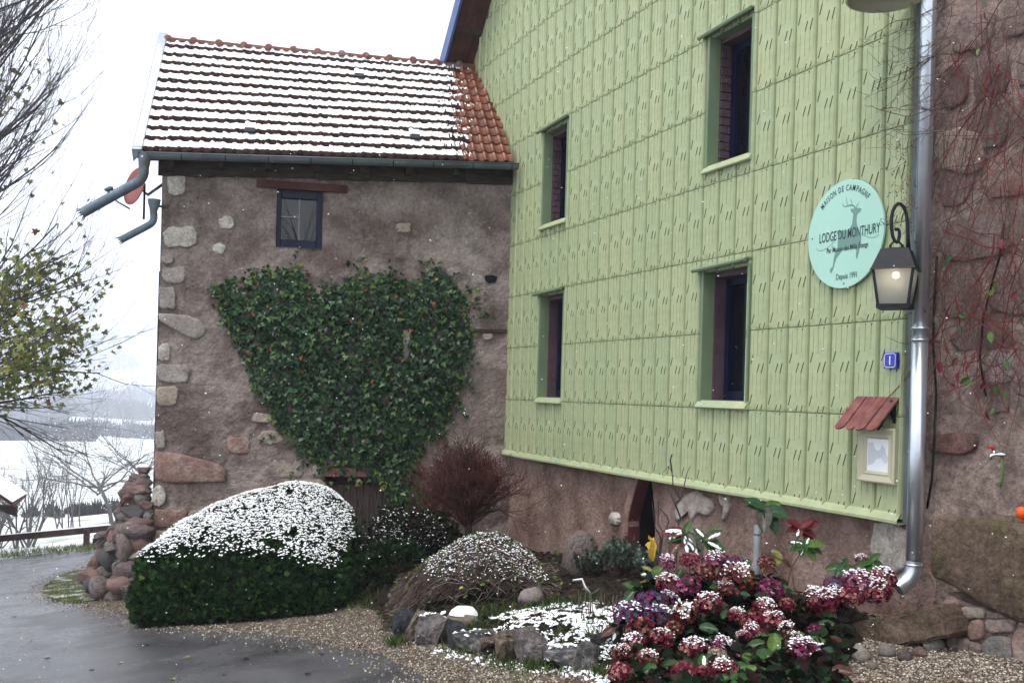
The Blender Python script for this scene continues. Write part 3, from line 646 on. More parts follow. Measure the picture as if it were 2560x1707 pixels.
# ---- rubble wall beyond the downpipe
NR = -.10
rw = wallgrid('rubble_wall', GLEN + .06, 11.4, -.4, 8.2, NR, G, 'mortar', FH, .07, .022, 21)
k = 0; z = 1.52
while z < 6.2:
    h_ = random.uniform(.20, .42); s_ = GLEN + .10 + random.uniform(0, .2)
    while s_ < 10.3:
        w_ = random.uniform(.22, .72)
        if random.random() < .88:
            out = []; cx, cz = s_ + w_ / 2, z + h_ / 2 + .04 * nz3((s_, z, 0)); r = random.Random(k)
            for i in range(14):
                a = 2 * math.pi * i / 14; c_, d_ = math.cos(a), math.sin(a); q = (abs(c_) ** 4.5 + abs(d_) ** 4.5) ** (-1 / 4.5) * r.uniform(.82, 1.06)
                out.append(G(cx + w_ * .47 * c_ * q, cz + h_ * .46 * d_ * q, NR + .01))
            slabstone('stone', out, GN, random.uniform(.006, .020), 'rubble' if r.random() < .88 else ('redstone' if r.random() < .6 else 'tanstone'), k, parent=rw)
        k += 1; s_ += w_ + .03
    z += h_ + .03
for pts, m_ in (((2345, 322, 2462, 432), 'tanstone'), ((2326, 1082, 2445, 1134), 'dark_sandstone'), ((2470, 880, 2540, 960), 'greystone')):
    slabstone('stone', [G(*gp(x, y, NR), NR + .02) for x, y in outline(*pts, 16, 4, .10, k)], GN, .018, m_, k + 5, parent=rw); k += 1
# ---- main roof: verge overhang in front of the gable
SLD = (GT + UP * RKM).normalized(); NUP = SLD.cross(GN); NUP = NUP if NUP.z > 0 else -NUP
s_e = RK0[0] - .12; OUT = .50
e0 = G(s_e, rake(s_e), 0); ln = (APEX_S - s_e) * math.sqrt(1 + RKM ** 2)
RF = par(empty('roof', e0), FH)
mb = MB(); mb.box(e0 + GN * OUT + NUP * .05, SLD * ln, GN * (-OUT - 3.5), NUP * .10); par(mb.build('roof_slab', 'ridge_clay'), RF)
nb = 9
for i in range(nb):
    mb = MB(); a = OUT - .04 - (OUT - .04) / 4 * 0
    pass
bw = (OUT - .05) / 4
for i in range(4):                                             # soffit boards run up the slope
    mb = MB(); mb.box(e0 + GN * (.005 + bw * i + .004) + NUP * .018, SLD * ln, GN * (bw - .008), NUP * .03); par(mb.build('soffit_board', 'soffit'), RF)
for i in range(6):                                             # battens across, seen from below
    mb = MB(); mb.box(e0 + SLD * (.12 + i * .62) + GN * .004 - NUP * .01, SLD * .07, GN * (OUT - .06), NUP * .027); par(mb.build('batten', 'oldwood'), RF)
mb = MB(); mb.box(e0 + GN * (OUT - .02) - NUP * .05, SLD * ln, GN * .035, NUP * .24); par(mb.build('verge_board', 'blue_trim'), RF)
mb = MB(); mb.box(e0 + GN * OUT - SLD * .10 - NUP * .03, SLD * .12, GN * (-OUT), NUP * .06); par(mb.build('eaves_flashing', 'zinc'), RF)
e1 = G(2 * APEX_S - s_e, rake(s_e), 0); SLD2 = (-GT + UP * RKM).normalized(); NU2 = SLD2.cross(GN); NU2 = NU2 if NU2.z > 0 else -NU2
mb = MB(); mb.box(e1 + GN * OUT + NU2 * .05, SLD2 * ln, GN * (-OUT - 3.5), NU2 * .10); par(mb.build('roof_slab', 'ridge_clay'), RF)
# ---- downpipe
x0, z0 = gp(2318, 0, .09); x1, z1 = gp(2289, 1415, .09); sx = (x0 + x1) / 2
ptop = G(sx, 8.0, .09); DP = par(empty('downpipe', G(sx, z1, .09)), FH)
mb = MB(); zc = gp(2300, 850, .09)[1]; zb = gp(2290, 1412, .09)[1]
mb.tube([ptop, G(sx, zc, .09)], .0535, 20); par(mb.build('pipe_length', 'galvanised'), DP)
mb = MB(); mb.tube([G(sx, zc + .012, .09), G(sx, zb, .09)], .0575, 20); par(mb.build('pipe_length', 'galvanised'), DP)
mb = MB(); c = G(sx, zb, .09); path = [c + UP * .03] + [c + UP * (-.16 * math.sin(a)) + (GN * .95 - GT * .3).normalized() * (.13 * (1 - math.cos(a))) for a in np.linspace(0, 1.15, 9)]
path.append(path[-1] + (path[-1] - path[-2]).normalized() * .05); mb.tube(path, [.0585] * 9 + [.0595, .06], 20, cap=False); par(mb.build('shoe', 'galvanised'), DP)
for zq in (zc + .085, zc, zb + .0):
    mb = MB(); mb.tube([G(sx, zq - .008, .09), G(sx, zq + .008, .09)], .062, 20); par(mb.build('collar', 'galvanised'), DP)
mb = MB(); mb.box(G(sx - .008, zc - .01, -.1), GT * .016, GN * .14, UP * .016); par(mb.build('bracket', 'zinc_dark'), DP)
# ------------------------------------------------------------------ stone house
SH = empty('stone_house', S(2.4, gz(*S(2.4, 0).xy)), 'low stone house with rough mauve render and a snowy clay tile roof', 'house')
wx0, wz1 = sp(692, 471); wx1, _ = sp(809, 475); _, wz0 = sp(746, 621)
dx0, dz1 = sp(812, 1190); dx1 = sp(1010, 1200)[0]
def ZT(s): return 4.56 + .145 * s / SLEN                                    # top of the render follows the sagging eaves
WALLS = []
# render: left of window, right of window, above / below window, around the cellar door
def sg(s0, s1, z0, z1, seed=1, top=False):
    fr_ = (lambda s, z, n: S(s, z0 + (z - z0) * ((ZT(s) - z0) / (z1 - z0)), n)) if top else S
    nu = max(2, int((s1 - s0) / .035)); nv = max(2, int((z1 - z0) / .035)); vs_ = []
    for j in range(nv + 1):
        for i in range(nu + 1):
            s_ = s0 + (s1 - s0) * i / nu; z = z0 + (z1 - z0) * j / nv; p = fr_(s_, z, 0); q = Vector((s_, p.z, 4)); k = .034 * (noise.noise(q * 1.5) + .6 * noise.noise(q * 4) + .55 * noise.noise(q * 9) + .4 * noise.noise(q * 17))
            vs_.append(p + SN * k)
    return vs_, [(j * (nu + 1) + i, j * (nu + 1) + i + 1, (j + 1) * (nu + 1) + i + 1, (j + 1) * (nu + 1) + i) for j in range(nv) for i in range(nu)]
mb = MB(); zg = -1.6
for a in ((0, wx0, zg, 4.4, True), (wx1, SLEN + .1, dz1, 4.4, True), (wx0, wx1, dz1, wz0, False), (wx0, wx1, wz1, 4.4, True), (wx0, dx0, zg, dz1, False), (dx1, SLEN + .1, zg, dz1, False)):
    mb.add(*sg(*a[:4], top=a[4]), 0, True)
sdir = Vector((-.30, 1, 0)).normalized()                                    # side wall runs back
c0, c1 = S(0, zg), S(0, 4.5); mb.add([c0, c1, c1 + sdir * 4.2, c0 + sdir * 4.2], [(0, 1, 2, 3)])
gq = S(0, 4.42).lerp(S(0, 4.42) + sdir * 4.2, .5); mb.add([c1, c1 + sdir * 4.2, gq + UP * 2.0], [(0, 1, 2)])
wall = par(mb.build('wall', 'stucco'), SH)
mb = MB(); mb.box(S(-.012, -.9, -.055), ST * .006, SN * .05, UP * 4.0); par(mb.build('corner_strip', 'oldwood'), SH)
# ---- stones showing through the render
QS = [((420, 438, 463, 489), 'limestone'), ((546, 542, 586, 574), 'limestone'), ((408, 567, 492, 619), 'limestone'), ((532, 608, 564, 634), 'limestone'), ((405, 637, 433, 660), 'greystone'), ((406, 669, 465, 709), 'greystone'),
      ((397, 718, 440, 773), 'greystone'), ((396, 860, 427, 902), 'limestone'), ((395, 911, 476, 955), 'greystone'), ((392, 965, 443, 1016), 'tanstone'), ((389, 1076, 414, 1120), 'greystone'), ((380, 1212, 414, 1266), 'limestone'),
      ((379, 1273, 470, 1318), 'redstone'), ((378, 1324, 440, 1362), 'tanstone'), ((630, 1033, 681, 1056), 'tanstone'), ((645, 1077, 706, 1110), 'tanstone'), ((569, 1092, 625, 1134), 'redstone'), ((684, 1142, 757, 1193), 'tanstone'),
      ((781, 1161, 811, 1191), 'greystone'), ((728, 1198, 812, 1224), 'tanstone'), ((1117, 669, 1151, 690), 'greystone'), ((1178, 686, 1210, 711), 'greystone'), ((1207, 834, 1232, 849), 'tanstone'), ((972, 527, 1009, 559), 'stucco'), ((990, 558, 1026, 581), 'tanstone'),
      ((405, 490, 425, 520), 'stucco'), ((470, 1276, 520, 1316), 'tanstone'), ((1008, 824, 1026, 862), 'limestone'), ((1003, 862, 1022, 900), 'greystone')]
for i, (b_, m_) in enumerate(QS):
    rr = 2.2 if i in (1, 3, 15, 23, 11) else 5
    slabstone('stone', [S(*sp(x, y), .012) for x, y in outline(*b_, 20, rr, .13, i)], SN, .012 if b_[0] > 430 else .022, m_, i, parent=wall)
for pts, m_, i in (([(396, 783), (430, 785), (470, 788), (500, 800), (517, 822), (512, 838), (492, 848), (470, 842), (440, 826), (415, 812), (398, 800)], 'greystone', 60), ([(387, 1129), (440, 1131), (500, 1146), (545, 1160), (567, 1172), (565, 1190), (564, 1203), (500, 1205), (420, 1206), (387, 1196), (386, 1160)], 'redstone', 61)):
    slabstone('stone', [S(*sp(x, y), .012) for x, y in pts[::-1]], SN, .035, m_, i, parent=wall)
mb = MB(); pts = [S(*sp(x, y), .028) for x, y in ((1211, 690), (1232, 688), (1243, 693), (1238, 706), (1222, 709), (1212, 702))]; mb.ext(pts[::-1], SN * .004); par(mb.build('hole_shade', 'dark'), wall)  # flat near-black plate painting the shade inside a hole
mb = MB(); a, b_ = S(*sp(1176, 822), 0), S(*sp(1266, 824), 0); mb.box(a - SN * .05, b_ - a, SN * .085, UP * -.045); par(mb.build('embedded_beam', 'timber'), SH)
# ---- small window
W_ = par(empty('window', S((wx0 + wx1) / 2, wz0)), SH)
mb = MB(); dd = -.13
for q in ((wx0, wz0, wx0 + .004, wz1), (wx1 - .004, wz0, wx1, wz1), (wx0, wz0, wx1, wz0 + .004)): mb.box(S(q[0], q[1], dd - .1), ST * (q[2] - q[0]), SN * (-dd + .11), UP * (q[3] - q[1]))
par(mb.build('reveal', 'stucco'), W_)
mb = MB(); a0, a1, b0, b1 = wx0 + .004, wx1 - .004, wz0 + .004, wz1
for q in ((a0, b0, a0 + .065, b1), (a1 - .085, b0, a1, b1), (a0 + .065, b0, a1 - .085, b0 + .115), (a0 + .065, b1 - .12, a1 - .085, b1)): mb.cbox(S(q[0], q[1], -.07), ST * (q[2] - q[0]), UP * (q[3] - q[1]), SN * .04, .006)
par(mb.build('frame', 'blue_frame'), W_)
mb = MB(); cx = (a0 + a1) / 2 - .015; mb.box(S(cx, b0 + .1, -.072), ST * .02, SN * .02, UP * (b1 - b0 - .2)); mb.box(S(a0 + .06, b0 + .42, -.073), ST * (cx - a0 - .06), SN * .02, UP * .02)
par(mb.build('glazing_bar', 'pvc'), W_)
mb = MB(); mb.box(S(a0 + .05, b0 + .1, -.085), ST * (a1 - a0 - .12), SN * .008, UP * (b1 - b0 - .2)); par(mb.build('pane', 'pane'), W_)
# ---- timber under the eaves
l0, zl = sp(642, 447); l1, _ = sp(868, 462)
mb = MB(); mb.box(S(l0, wz1 - .005, -.08), ST * (l1 - l0) + UP * .0, SN * .125, UP * .105); par(mb.build('window_lintel', 'soffit'), SH)
def EV(s, n=.30): return S(s, 4.592 + (4.81 - 4.592) * s / SLEN, n)          # eaves line, lower on the left
mb = MB()
for i in range(7):
    a, b_ = -.05 + i * .70, -.05 + i * .70 + .695
    mb.box(EV(a, 0) - UP * (.205 - .008 * (i % 3)), EV(b_, 0) - EV(a, 0), SN * (.055 + .008 * (i % 2)), UP * .20)
par(mb.build('wall_plate', 'timber'), SH)
mb = MB(); mb.box(EV(-.30, .02) - UP * .01, EV(SLEN, 0) - EV(-.30, 0), SN * .26, UP * .02); par(mb.build('soffit', 'timber'), SH)
for i in range(8):
    mb = MB(); mb.box(EV(.08 + i * .64, .05) - UP * .12, ST * .08, SN * .22, UP * .11); par(mb.build('rafter_end', 'timber'), SH)
# ---- roof plane: eaves E0-E1, ridge R0-R1
E0, E1 = EV(-.22, .33) + UP * .045, EV(SLEN - .06, .33) + UP * .055
back = -SN
R0 = onp(398, 96, E0 + back * 2.05, SN); R1 = onp(1180, 166, E1 + back * 2.0, SN)
R0 = E0 + back * 2.05; R0.z = onp(395, 98, R0, SN).z
R1q = onp(1115, 161, E1 + back * 1.98, SN); R1 = R1q + (R1q - R0).normalized() * .62
def RP(u, v, h=0):
    a = E0.lerp(E1, u); b_ = R0.lerp(R1, u); p = a.lerp(b_, v)
    return p + NRF * h
NRF = (E1 - E0).cross(R0 - E0).normalized()
if NRF.z < 0: NRF = -NRF
ROOF = par(empty('roof', RP(.5, .5)), SH)
mb = MB(); mb.add([RP(0, 0, -.03), RP(1, 0, -.03), RP(1, 1, -.03), RP(0, 1, -.03), RP(0, 0, -.07), RP(1, 0, -.07), RP(1, 1, -.07), RP(0, 1, -.07)], [(0, 1, 2, 3), (7, 6, 5, 4), (0, 4, 5, 1), (1, 5, 6, 2), (2, 6, 7, 3), (3, 7, 4, 0)])
bb_ = [RP(0, 1, -.05), RP(1, 1, -.05)]; dn = back * 2.0 - UP * 2.2; mb.add([bb_[0], bb_[1], bb_[1] + dn, bb_[0] + dn], [(0, 1, 2, 3)])
par(mb.build('roof_deck', 'timber'), ROOF)
NCOL, NROW = 35, 12
tw = (E1 - E0).length / NCOL; tl = (R0 - E0).length / NROW
def prof(u): # roll on the left third, shallow pan
    a = u / .46
    return .026 * math.sin(math.pi * a) ** .8 if 0 < a < 1 else -.004 * math.sin(math.pi * (u - .46) / .54)
US = [0, .06, .13, .23, .33, .40, .46, .60, .75, .90, 1.0]
def tile_mesh(unshaded):
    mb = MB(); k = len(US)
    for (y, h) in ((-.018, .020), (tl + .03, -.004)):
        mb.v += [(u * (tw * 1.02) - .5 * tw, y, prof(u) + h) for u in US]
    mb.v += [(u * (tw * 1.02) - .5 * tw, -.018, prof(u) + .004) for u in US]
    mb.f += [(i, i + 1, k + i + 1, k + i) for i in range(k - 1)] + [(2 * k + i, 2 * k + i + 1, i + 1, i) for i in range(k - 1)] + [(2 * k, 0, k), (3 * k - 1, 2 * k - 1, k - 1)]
    me = bpy.data.meshes.new('roof_tile'); me.from_pydata(mb.v, [], mb.f); me.materials.append(MATS['terracotta' if unshaded else 'terracotta_shaded'])
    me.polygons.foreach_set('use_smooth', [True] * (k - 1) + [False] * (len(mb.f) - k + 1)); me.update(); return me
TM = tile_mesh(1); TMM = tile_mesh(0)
missing = {(9, 7), (20, 2) , (25, 3)}
SNW_V = []; SNW_F = []; joined = []
def frame_at(u, v):
    du = (RP(min(u + .01, 1), v) - RP(max(u - .01, 0), v)).normalized(); dv = (RP(u, min(v + .01, 1)) - RP(u, max(v - .01, 0))); dv = (dv - du * dv.dot(du)).normalized(); nn = du.cross(dv)
    return du, dv, nn
for r_ in range(NROW):
    bare = 4.6 - 1.6 * r_ / NROW
    for c in range(NCOL):
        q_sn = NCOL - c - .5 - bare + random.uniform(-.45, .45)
        u, v = (c + .5) / NCOL, r_ / NROW; du, dv, nn = frame_at(u, v + .04)
        p = RP(u, v, random.uniform(-.002, .004)); hole = (c, r_) in {(9, 2), (20, 9), (25, 2)}
        x = Matrix((du, dv, nn)).transposed().to_4x4(); x.translation = p + (nn * .022 if hole else Vector()); x = x @ Matrix.Rotation(random.gauss(0, .008), 4, 'Z')
        if hole:                                              # ventilating tile: raised throat
            mb = MB(); mb.box((-tw * .5, -.03, .01), (tw * .96, 0, 0), (0, .10, 0), (0, 0, .035)); o = mb.build('vent_tile', 'iron'); o.matrix_world = x; mw = x.copy(); o.parent = ROOF; o.matrix_parent_inverse = Matrix.Translation(ROOF.location).inverted(); o.matrix_basis = mw
        if r_ < 9 and (r_ * NCOL + c) < 300:
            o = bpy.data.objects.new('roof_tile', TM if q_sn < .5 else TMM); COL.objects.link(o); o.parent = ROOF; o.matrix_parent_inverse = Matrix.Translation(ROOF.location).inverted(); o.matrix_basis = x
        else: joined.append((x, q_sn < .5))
        # snow lying on this tile
        q = q_sn
        if q < -1.2: continue
        thin = q < .6
        us = [i / 8 for i in range(9)]; back_ = .082 + .022 * random.random(); k0 = len(SNW_V)
        ys = (0, .35, .7, 1.06)
        ww = 1.0
        for j, yy in enumerate(ys):
            for i, uu in enumerate(us):
                lo_ = back_ + .016 * nz3((c * 3.1 + uu * 3, r_ * 7.7, 1)) - .014 * math.cos((uu - .23) * 6.28)
                y = lo_ + yy * (tl - .012 - lo_)
                h = prof(min(1, uu)) * .82 + .020 * (1 - y / (tl + .03)) + (.015 + .004 * nz3((c * 2 + uu * 4, r_ * 5 + yy * 3, 7)))
                if j == 0: h -= .011
                if thin: h -= .008
                SNW_V.append(x @ Vector(((uu * ww) * tw * 1.0 - .5 * tw, y, h)))
        for j in range(3):
            for i in range(8):
                if q < 2.6 and noise.noise(Vector((c * 2.3 + i * .55, r_ * 3.1 + j * .9, 4))) + .5 * noise.noise(Vector((c * 5 + i * 1.7, r_ * 6 + j * 2.3, 9))) > (q - .55) * .34: continue
                SNW_F.append((k0 + j * 9 + i, k0 + j * 9 + i + 1, k0 + (j + 1) * 9 + i + 1, k0 + (j + 1) * 9 + i))
V = np.array([v.co[:] for v in TM.vertices]); mb = MB()
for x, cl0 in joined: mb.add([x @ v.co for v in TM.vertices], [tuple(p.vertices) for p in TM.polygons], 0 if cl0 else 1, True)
tag(par(mb.build('upper_roof_tiles', ['terracotta', 'terracotta_shaded']), ROOF), kind='stuff')
o = rawmesh('roof_snow', np.array([tuple(v) for v in SNW_V]), np.array(SNW_F), 'snow', smooth=True); tag(par(o, ROOF), kind='stuff')
# ---- ridge tiles
k = 13
for i in range(k):
    a, b_ = RP(i / k * .985, 1, .0), RP((i + 1) / k * .985, 1, .0); d = (b_ - a); mb = MB(); ln_ = d.length; d.normalize(); side = d.cross(UP).normalized(); upv = side.cross(d)
    def ringp(t, r): return [a + d * t + side * (r * math.cos(q)) + upv * (r * math.sin(q) - .045) for q in np.linspace(math.pi * 1.02, -.02 * math.pi, 9)]
    rr = [(-.02, .088), (.0, .112), (.035, .120), (.07, .112), (.085, .088), (ln_ + .01, .080)]
    vs_ = [q for t, r in rr for q in ringp(t, r)]
    mb.add(vs_, [(j * 9 + q, j * 9 + q + 1, (j + 1) * 9 + q + 1, (j + 1) * 9 + q) for j in range(len(rr) - 1) for q in range(8)] + [tuple(range(9))], 0, True)
    par(mb.build('ridge_tile', 'ridge_clay'), ROOF)
# ---- verge strip with snow, gutter
du, dv, nn = frame_at(0, .5)
mb = MB(); a = RP(0, -.015) - du * .10; b_ = RP(0, 1.035) - du * .085; prf = [(-.02, -.14), (-.02, .055), (.0, .062), (.10, .062), (.105, .05), (.105, .0)]
vs_ = [q + du * x + nn * h for q in (a, a.lerp(b_, .55), b_) for x, h in prf]; mb.add(vs_, [(j * 6 + i, j * 6 + i + 1, (j + 1) * 6 + i + 1, (j + 1) * 6 + i) for j in range(2) for i in range(5)] + [(0, 1, 2, 3, 4, 5), (12, 13, 14, 15, 16, 17)])
VG = par(mb.build('verge_strip', 'zinc'), ROOF)
vs_ = []; k = 60
for i in range(k):
    q = a.lerp(b_, .02 + .86 * i / (k - 1)); e = .012 * nz3((i * .7, 0, 2)); f_ = .010 * nz3((i * .9, 5, 2)); thin = .88 if i < 52 else .88 - .05 * (i - 52)
    vs_ += [q + du * (.002 + e) + nn * .061, q + du * (.008 + e) + nn * .069, q + du * (.112 * thin + f_) + nn * .069, q + du * (.118 * thin + f_) + nn * .056]
mb = MB(); mb.add(vs_, [(4 * i + j, 4 * i + j + 1, 4 * i + j + 5, 4 * i + j + 4) for i in range(k - 1) for j in range(3)], 0, True); par(mb.build('verge_snow', 'snow'), VG)
GU = par(empty('gutter', EV(0, .38)), SH)
def gut(s): return EV(s, .385) + UP * .0
mb = MB(); A = [math.pi * (1 + t) for t in np.linspace(0, 1, 11)]; R_ = .068
vs_ = []
for s_ in (-.26, SLEN + .0):
    c = gut(s_)
    for rad_ in (R_, R_ - .006): vs_ += [c + SN * (rad_ * -math.cos(q)) + UP * (rad_ * math.sin(q)) for q in A]
n_ = 11; f_ = []
for i in range(10): f_ += [(i, i + 1, 22 + i + 1, 22 + i), (11 + i, 33 + i, 33 + i + 1, 11 + i + 1)]
f_ += [tuple(range(11)), tuple(range(22, 33))[::-1], (0, 22, 33, 11), (10, 21, 43, 32)]
mb.add(vs_, f_, 0, False); par(mb.build('trough', 'zinc_dark'), GU)
mb = MB(); mb.tube([gut(-.26) + SN * .070 + UP * .006, gut(SLEN) + SN * .070 + UP * .006], .011, 8); par(mb.build('bead', 'zinc_dark'), GU)
for i in range(9):
    c = gut(.28 + i * .555); mb = MB(); pts = [c + SN * (.0705 * -math.cos(q)) + UP * (.0705 * math.sin(q)) for q in A]
    mb.add(pts + [p + ST * .014 for p in pts], [(j, j + 1, 12 + j, 11 + j) for j in range(10)]); par(mb.build('strap', 'iron'), GU)
# ---- spouts at the corner
def spout(name, pts, n, r, seed):
    P_ = []
    for px, py in pts: P_.append(S(*sp(px, py, n), n))
    fine = [P_[0]]
    for i in range(1, len(P_) - 1):
        a, b_, c = P_[i - 1], P_[i], P_[i + 1]; d0 = min((b_ - a).length, (c - b_).length) * .45
        p0, p1 = b_ + (a - b_).normalized() * d0, b_ + (c - b_).normalized() * d0
        fine += [p0.lerp(b_, t).lerp(b_.lerp(p1, t), t) for t in np.linspace(0, 1, 6)]
    fine.append(P_[-1]); E_ = par(empty(name, P_[0]), SH); mb = MB(); mb.tube(fine, r, 14, cap=False); par(mb.build('pipe', 'zinc_blue'), E_)
    mb = MB(); e = fine[-1]; d = (fine[-1] - fine[-2]).normalized(); u = d.cross(UP).normalized(); w_ = d.cross(u)      # frayed end cut into tongues
    for i in range(14):
        a = 6.283 * i / 14; q = e + (u * math.cos(a) + w_ * math.sin(a)) * r; o_d = (u * math.cos(a) + w_ * math.sin(a)); t_ = o_d.cross(d) * r * .2
        tip = q + d * random.uniform(.04, .07) + o_d * random.uniform(.01, .05); mb.add([q - t_, q + t_, tip], [(0, 1, 2)])
    par(mb.build('frayed_end', 'black_rubber'), E_); return E_, fine
sp1, fl = spout('spout', [(359, 398), (360, 447), (205, 533)], .385, .066, 1)
mb = MB(); c = gut(-.18); mb.tube([c + UP * .0, c - UP * .07, c - UP * .16], [.085, .080, .068], 14, cap=False); par(mb.build('outlet', 'zinc_blue'), sp1)
for t in (5, 6): 
    mb = MB(); d = (fl[t + 1 if t + 1 < len(fl) else t] - fl[t]).normalized(); mb.tube([fl[t] - d * .006, fl[t] + d * .006], .070, 14); par(mb.build('seam_ring', 'zinc_blue'), sp1)
sp2, fl = spout('spout', [(383, 520), (386, 556), (302, 600)], .18, .048, 2)
mb = MB(); c = S(*sp(385, 516, .18), .18); mb.tube([c + UP * .09, c + UP * .03, c - UP * .05], [.085, .075, .05], 14, cap=False); par(mb.build('outlet', 'zinc_blue'), sp2)
mb = MB(); mb.tube([S(*sp(374, 498, .18), .18), S(*sp(378, 508, .2), .2), S(*sp(390, 515, .2), .2), S(*sp(406, 516, .05), .03)], .017, 8); par(mb.build('bracket', 'zinc_blue'), sp2)
# ---- cellar door
D_ = par(empty('cellar_door', S((dx0 + dx1) / 2, -.9)), SH)
mb = MB(); mb.box(S(dx0 - .01, dz1, -.30), ST * (dx1 - dx0 + .02), SN * .345, UP * .125); par(mb.build('lintel', 'lintel'), D_)
mb = MB(); mb.box(S(dx0 - .02, -1.5, -.3), ST * .02, SN * .31, UP * (dz1 + 1.5)); mb.box(S(dx1, -1.5, -.3), ST * .02, SN * .31, UP * (dz1 + 1.5)); mb.box(S(dx0, -1.5, -.34), ST * (dx1 - dx0), SN * .02, UP * (dz1 + 1.5)); par(mb.build('reveal', 'timber'), D_)
k = 12; wq = (dx1 - dx0) / k
for i in range(k):
    mb = MB(); mb.cbox(S(dx0 + i * wq + .003, -1.5, -.20 + random.uniform(-.004, .004)), ST * (wq - .006), UP * (dz1 + 1.5 - .13), SN * .03, .004); par(mb.build('plank', 'door_wood'), D_)
mb = MB(); mb.box(S(dx0, dz1 - .13, -.2), ST * (dx1 - dx0), SN * .04, UP * .13); par(mb.build('gap_shade', 'timber'), D_)  # dark strip standing in for the shaded gap above the planks
# ---- satellite dish behind the corner
c = atd(346, 470, 14.4); fdir = Vector((-.60, -.77, .20)).normalized(); u = fdir.cross(UP).normalized(); w_ = u.cross(fdir)
SD = empty('satellite_dish', c, 'faded pink satellite dish on the corner of the stone house', 'satellite dish')
mb = MB(); rings = []; R_ = .28
for r in (0, .35, .7, 1): rings.append([c + (u * math.cos(a) * .9 + w_ * math.sin(a)) * (R_ * r) + fdir * (.07 * r * r) for a in np.linspace(0, 6.283, 25)[:-1]])
vs_ = [q for r in rings for q in r] + [q - fdir * .012 for r in rings for q in r]
mb.add(vs_, [(i * 24 + j, i * 24 + (j + 1) % 24, (i + 1) * 24 + (j + 1) % 24, (i + 1) * 24 + j) for i in range(3) for j in range(24)] + [(96 + (i + 1) * 24 + j, 96 + (i + 1) * 24 + (j + 1) % 24, 96 + i * 24 + (j + 1) % 24, 96 + i * 24 + j) for i in range(3) for j in range(24)] + [(72 + j, 72 + (j + 1) % 24, 168 + (j + 1) % 24, 168 + j) for j in range(24)], 0, True)
par(mb.build('reflector', 'dish_pink'), SD)
lnb = atd(272, 474, 14.0); foot = c - w_ * .34 + fdir * .06
mb = MB(); mb.tube([foot, foot.lerp(lnb, .6) - UP * .06, lnb - UP * .05], .012, 6); par(mb.build('feed_arm', 'zinc_blue'), SD)
mb = MB(); dl = (c - lnb).normalized(); mb.tube([lnb - dl * .06, lnb - dl * .02, lnb, lnb + dl * .05], [.022, .03, .045, .042], 10); mb.tube([lnb, lnb - UP * .08], .014, 6); par(mb.build('receiver', 'zinc_dark'), SD)
mb = MB(); mb.tube([c - fdir * .01, c - fdir * .16 - UP * .04, S(0, c.z - .05, -.25)], .022, 8); mb.tube([c - fdir * .1 + UP * .1, c - fdir * .1 - UP * .42], .016, 6); par(mb.build('mount', 'iron'), SD)
# ------------------------------------------------------------------ round sign
c_s, c_z = gp(2122, 587); SG = empty('round_sign', G(c_s, c_z, .04), 'round mint green sign with a leaping stag and dark lettering', 'sign')
mb = MB(); R_ = .437; k = 64; sc0 = c_s; 
ring = lambda n, r: [G(c_s + r * math.cos(a), c_z + r * math.sin(a), n) for a in np.linspace(0, 2 * math.pi, k + 1)[:-1]]
vs_ = ring(.03, R_) + ring(.046, R_) + ring(.048, R_ - .003); mb.add(vs_, [(i, (i + 1) % k, k + (i + 1) % k, k + i) for i in range(k)] + [(k + i, k + (i + 1) % k, 2 * k + (i + 1) % k, 2 * k + i) for i in range(k)] + [tuple(range(2 * k, 3 * k)), tuple(range(k))[::-1]])
par(mb.build('disc', 'sign_mint'), SG)
def zp(x, y, n): return G(*gp(2000 + x / 4.125, 420 + y / 4.125, n), n)
mb = MB(); ST_ = [(632, 415), (628, 445), (605, 460), (588, 480), (582, 540), (590, 600), (605, 650), (632, 700), (630, 750), (620, 800), (607, 860), (590, 932), (578, 935), (576, 880), (582, 850), (560, 830), (520, 840), (470, 845), (430, 850), (415, 880), (375, 930), (355, 990), (345, 1035), (320, 1088), (308, 1075), (310, 1040), (335, 1020), (347, 940), (360, 880), (388, 840), (388, 780), (395, 700), (380, 665), (378, 645), (400, 655), (450, 645), (490, 640), (515, 620), (535, 580), (545, 520), (550, 470), (528, 455), (520, 430), (530, 418), (550, 425), (565, 415), (600, 412)]
mb.add([zp(x, y, .0495) for x, y in ST_][::-1], [tuple(range(len(ST_)))])
def stroke(mb, pts, w_, n):
    P_ = [zp(x, y, n) for x, y in pts]
    for i in range(len(P_) - 1):
        a, b_ = P_[i], P_[i + 1]; d = (b_ - a).normalized(); t = d.cross(GN).normalized(); w0, w1 = (w_[i], w_[i + 1]) if hasattr(w_, '__len__') else (w_, w_)
        mb.add([a - t * w0, a + t * w0, b_ + t * w1, b_ - t * w1], [(0, 1, 2, 3)])
stroke(mb, [(563, 415), (560, 395), (540, 385), (510, 385), (480, 397), (455, 398), (440, 382), (433, 362)], [.006, .006, .007, .006, .005, .004, .003, .001], .0497)
stroke(mb, [(492, 390), (482, 350), (478, 315), (475, 288)], [.004, .003, .002, .001], .0498); stroke(mb, [(537, 385), (532, 355), (524, 335), (517, 315)], [.004, .003, .002, .001], .0499); stroke(mb, [(530, 352), (536, 330)], [.002, .001], .05)
stroke(mb, [(573, 412), (585, 390), (600, 370), (614, 344)], [.005, .004, .003, .001], .0498)
o = par(mb.build('stag', 'sign_stag'), SG)
mb = MB(); stroke(mb, [(172, 828), (185, 848), (205, 856), (240, 848), (280, 825), (310, 800), (345, 765), (385, 715)], .0022, .0502); stroke(mb, [(330, 830), (328, 812), (340, 804), (350, 820)], .0016, .0502); stroke(mb, [(632, 672), (660, 695), (700, 713), (745, 719), (785, 708), (813, 680)], .0022, .0502)
par(mb.build('flourish', 'sign_stag'), SG)
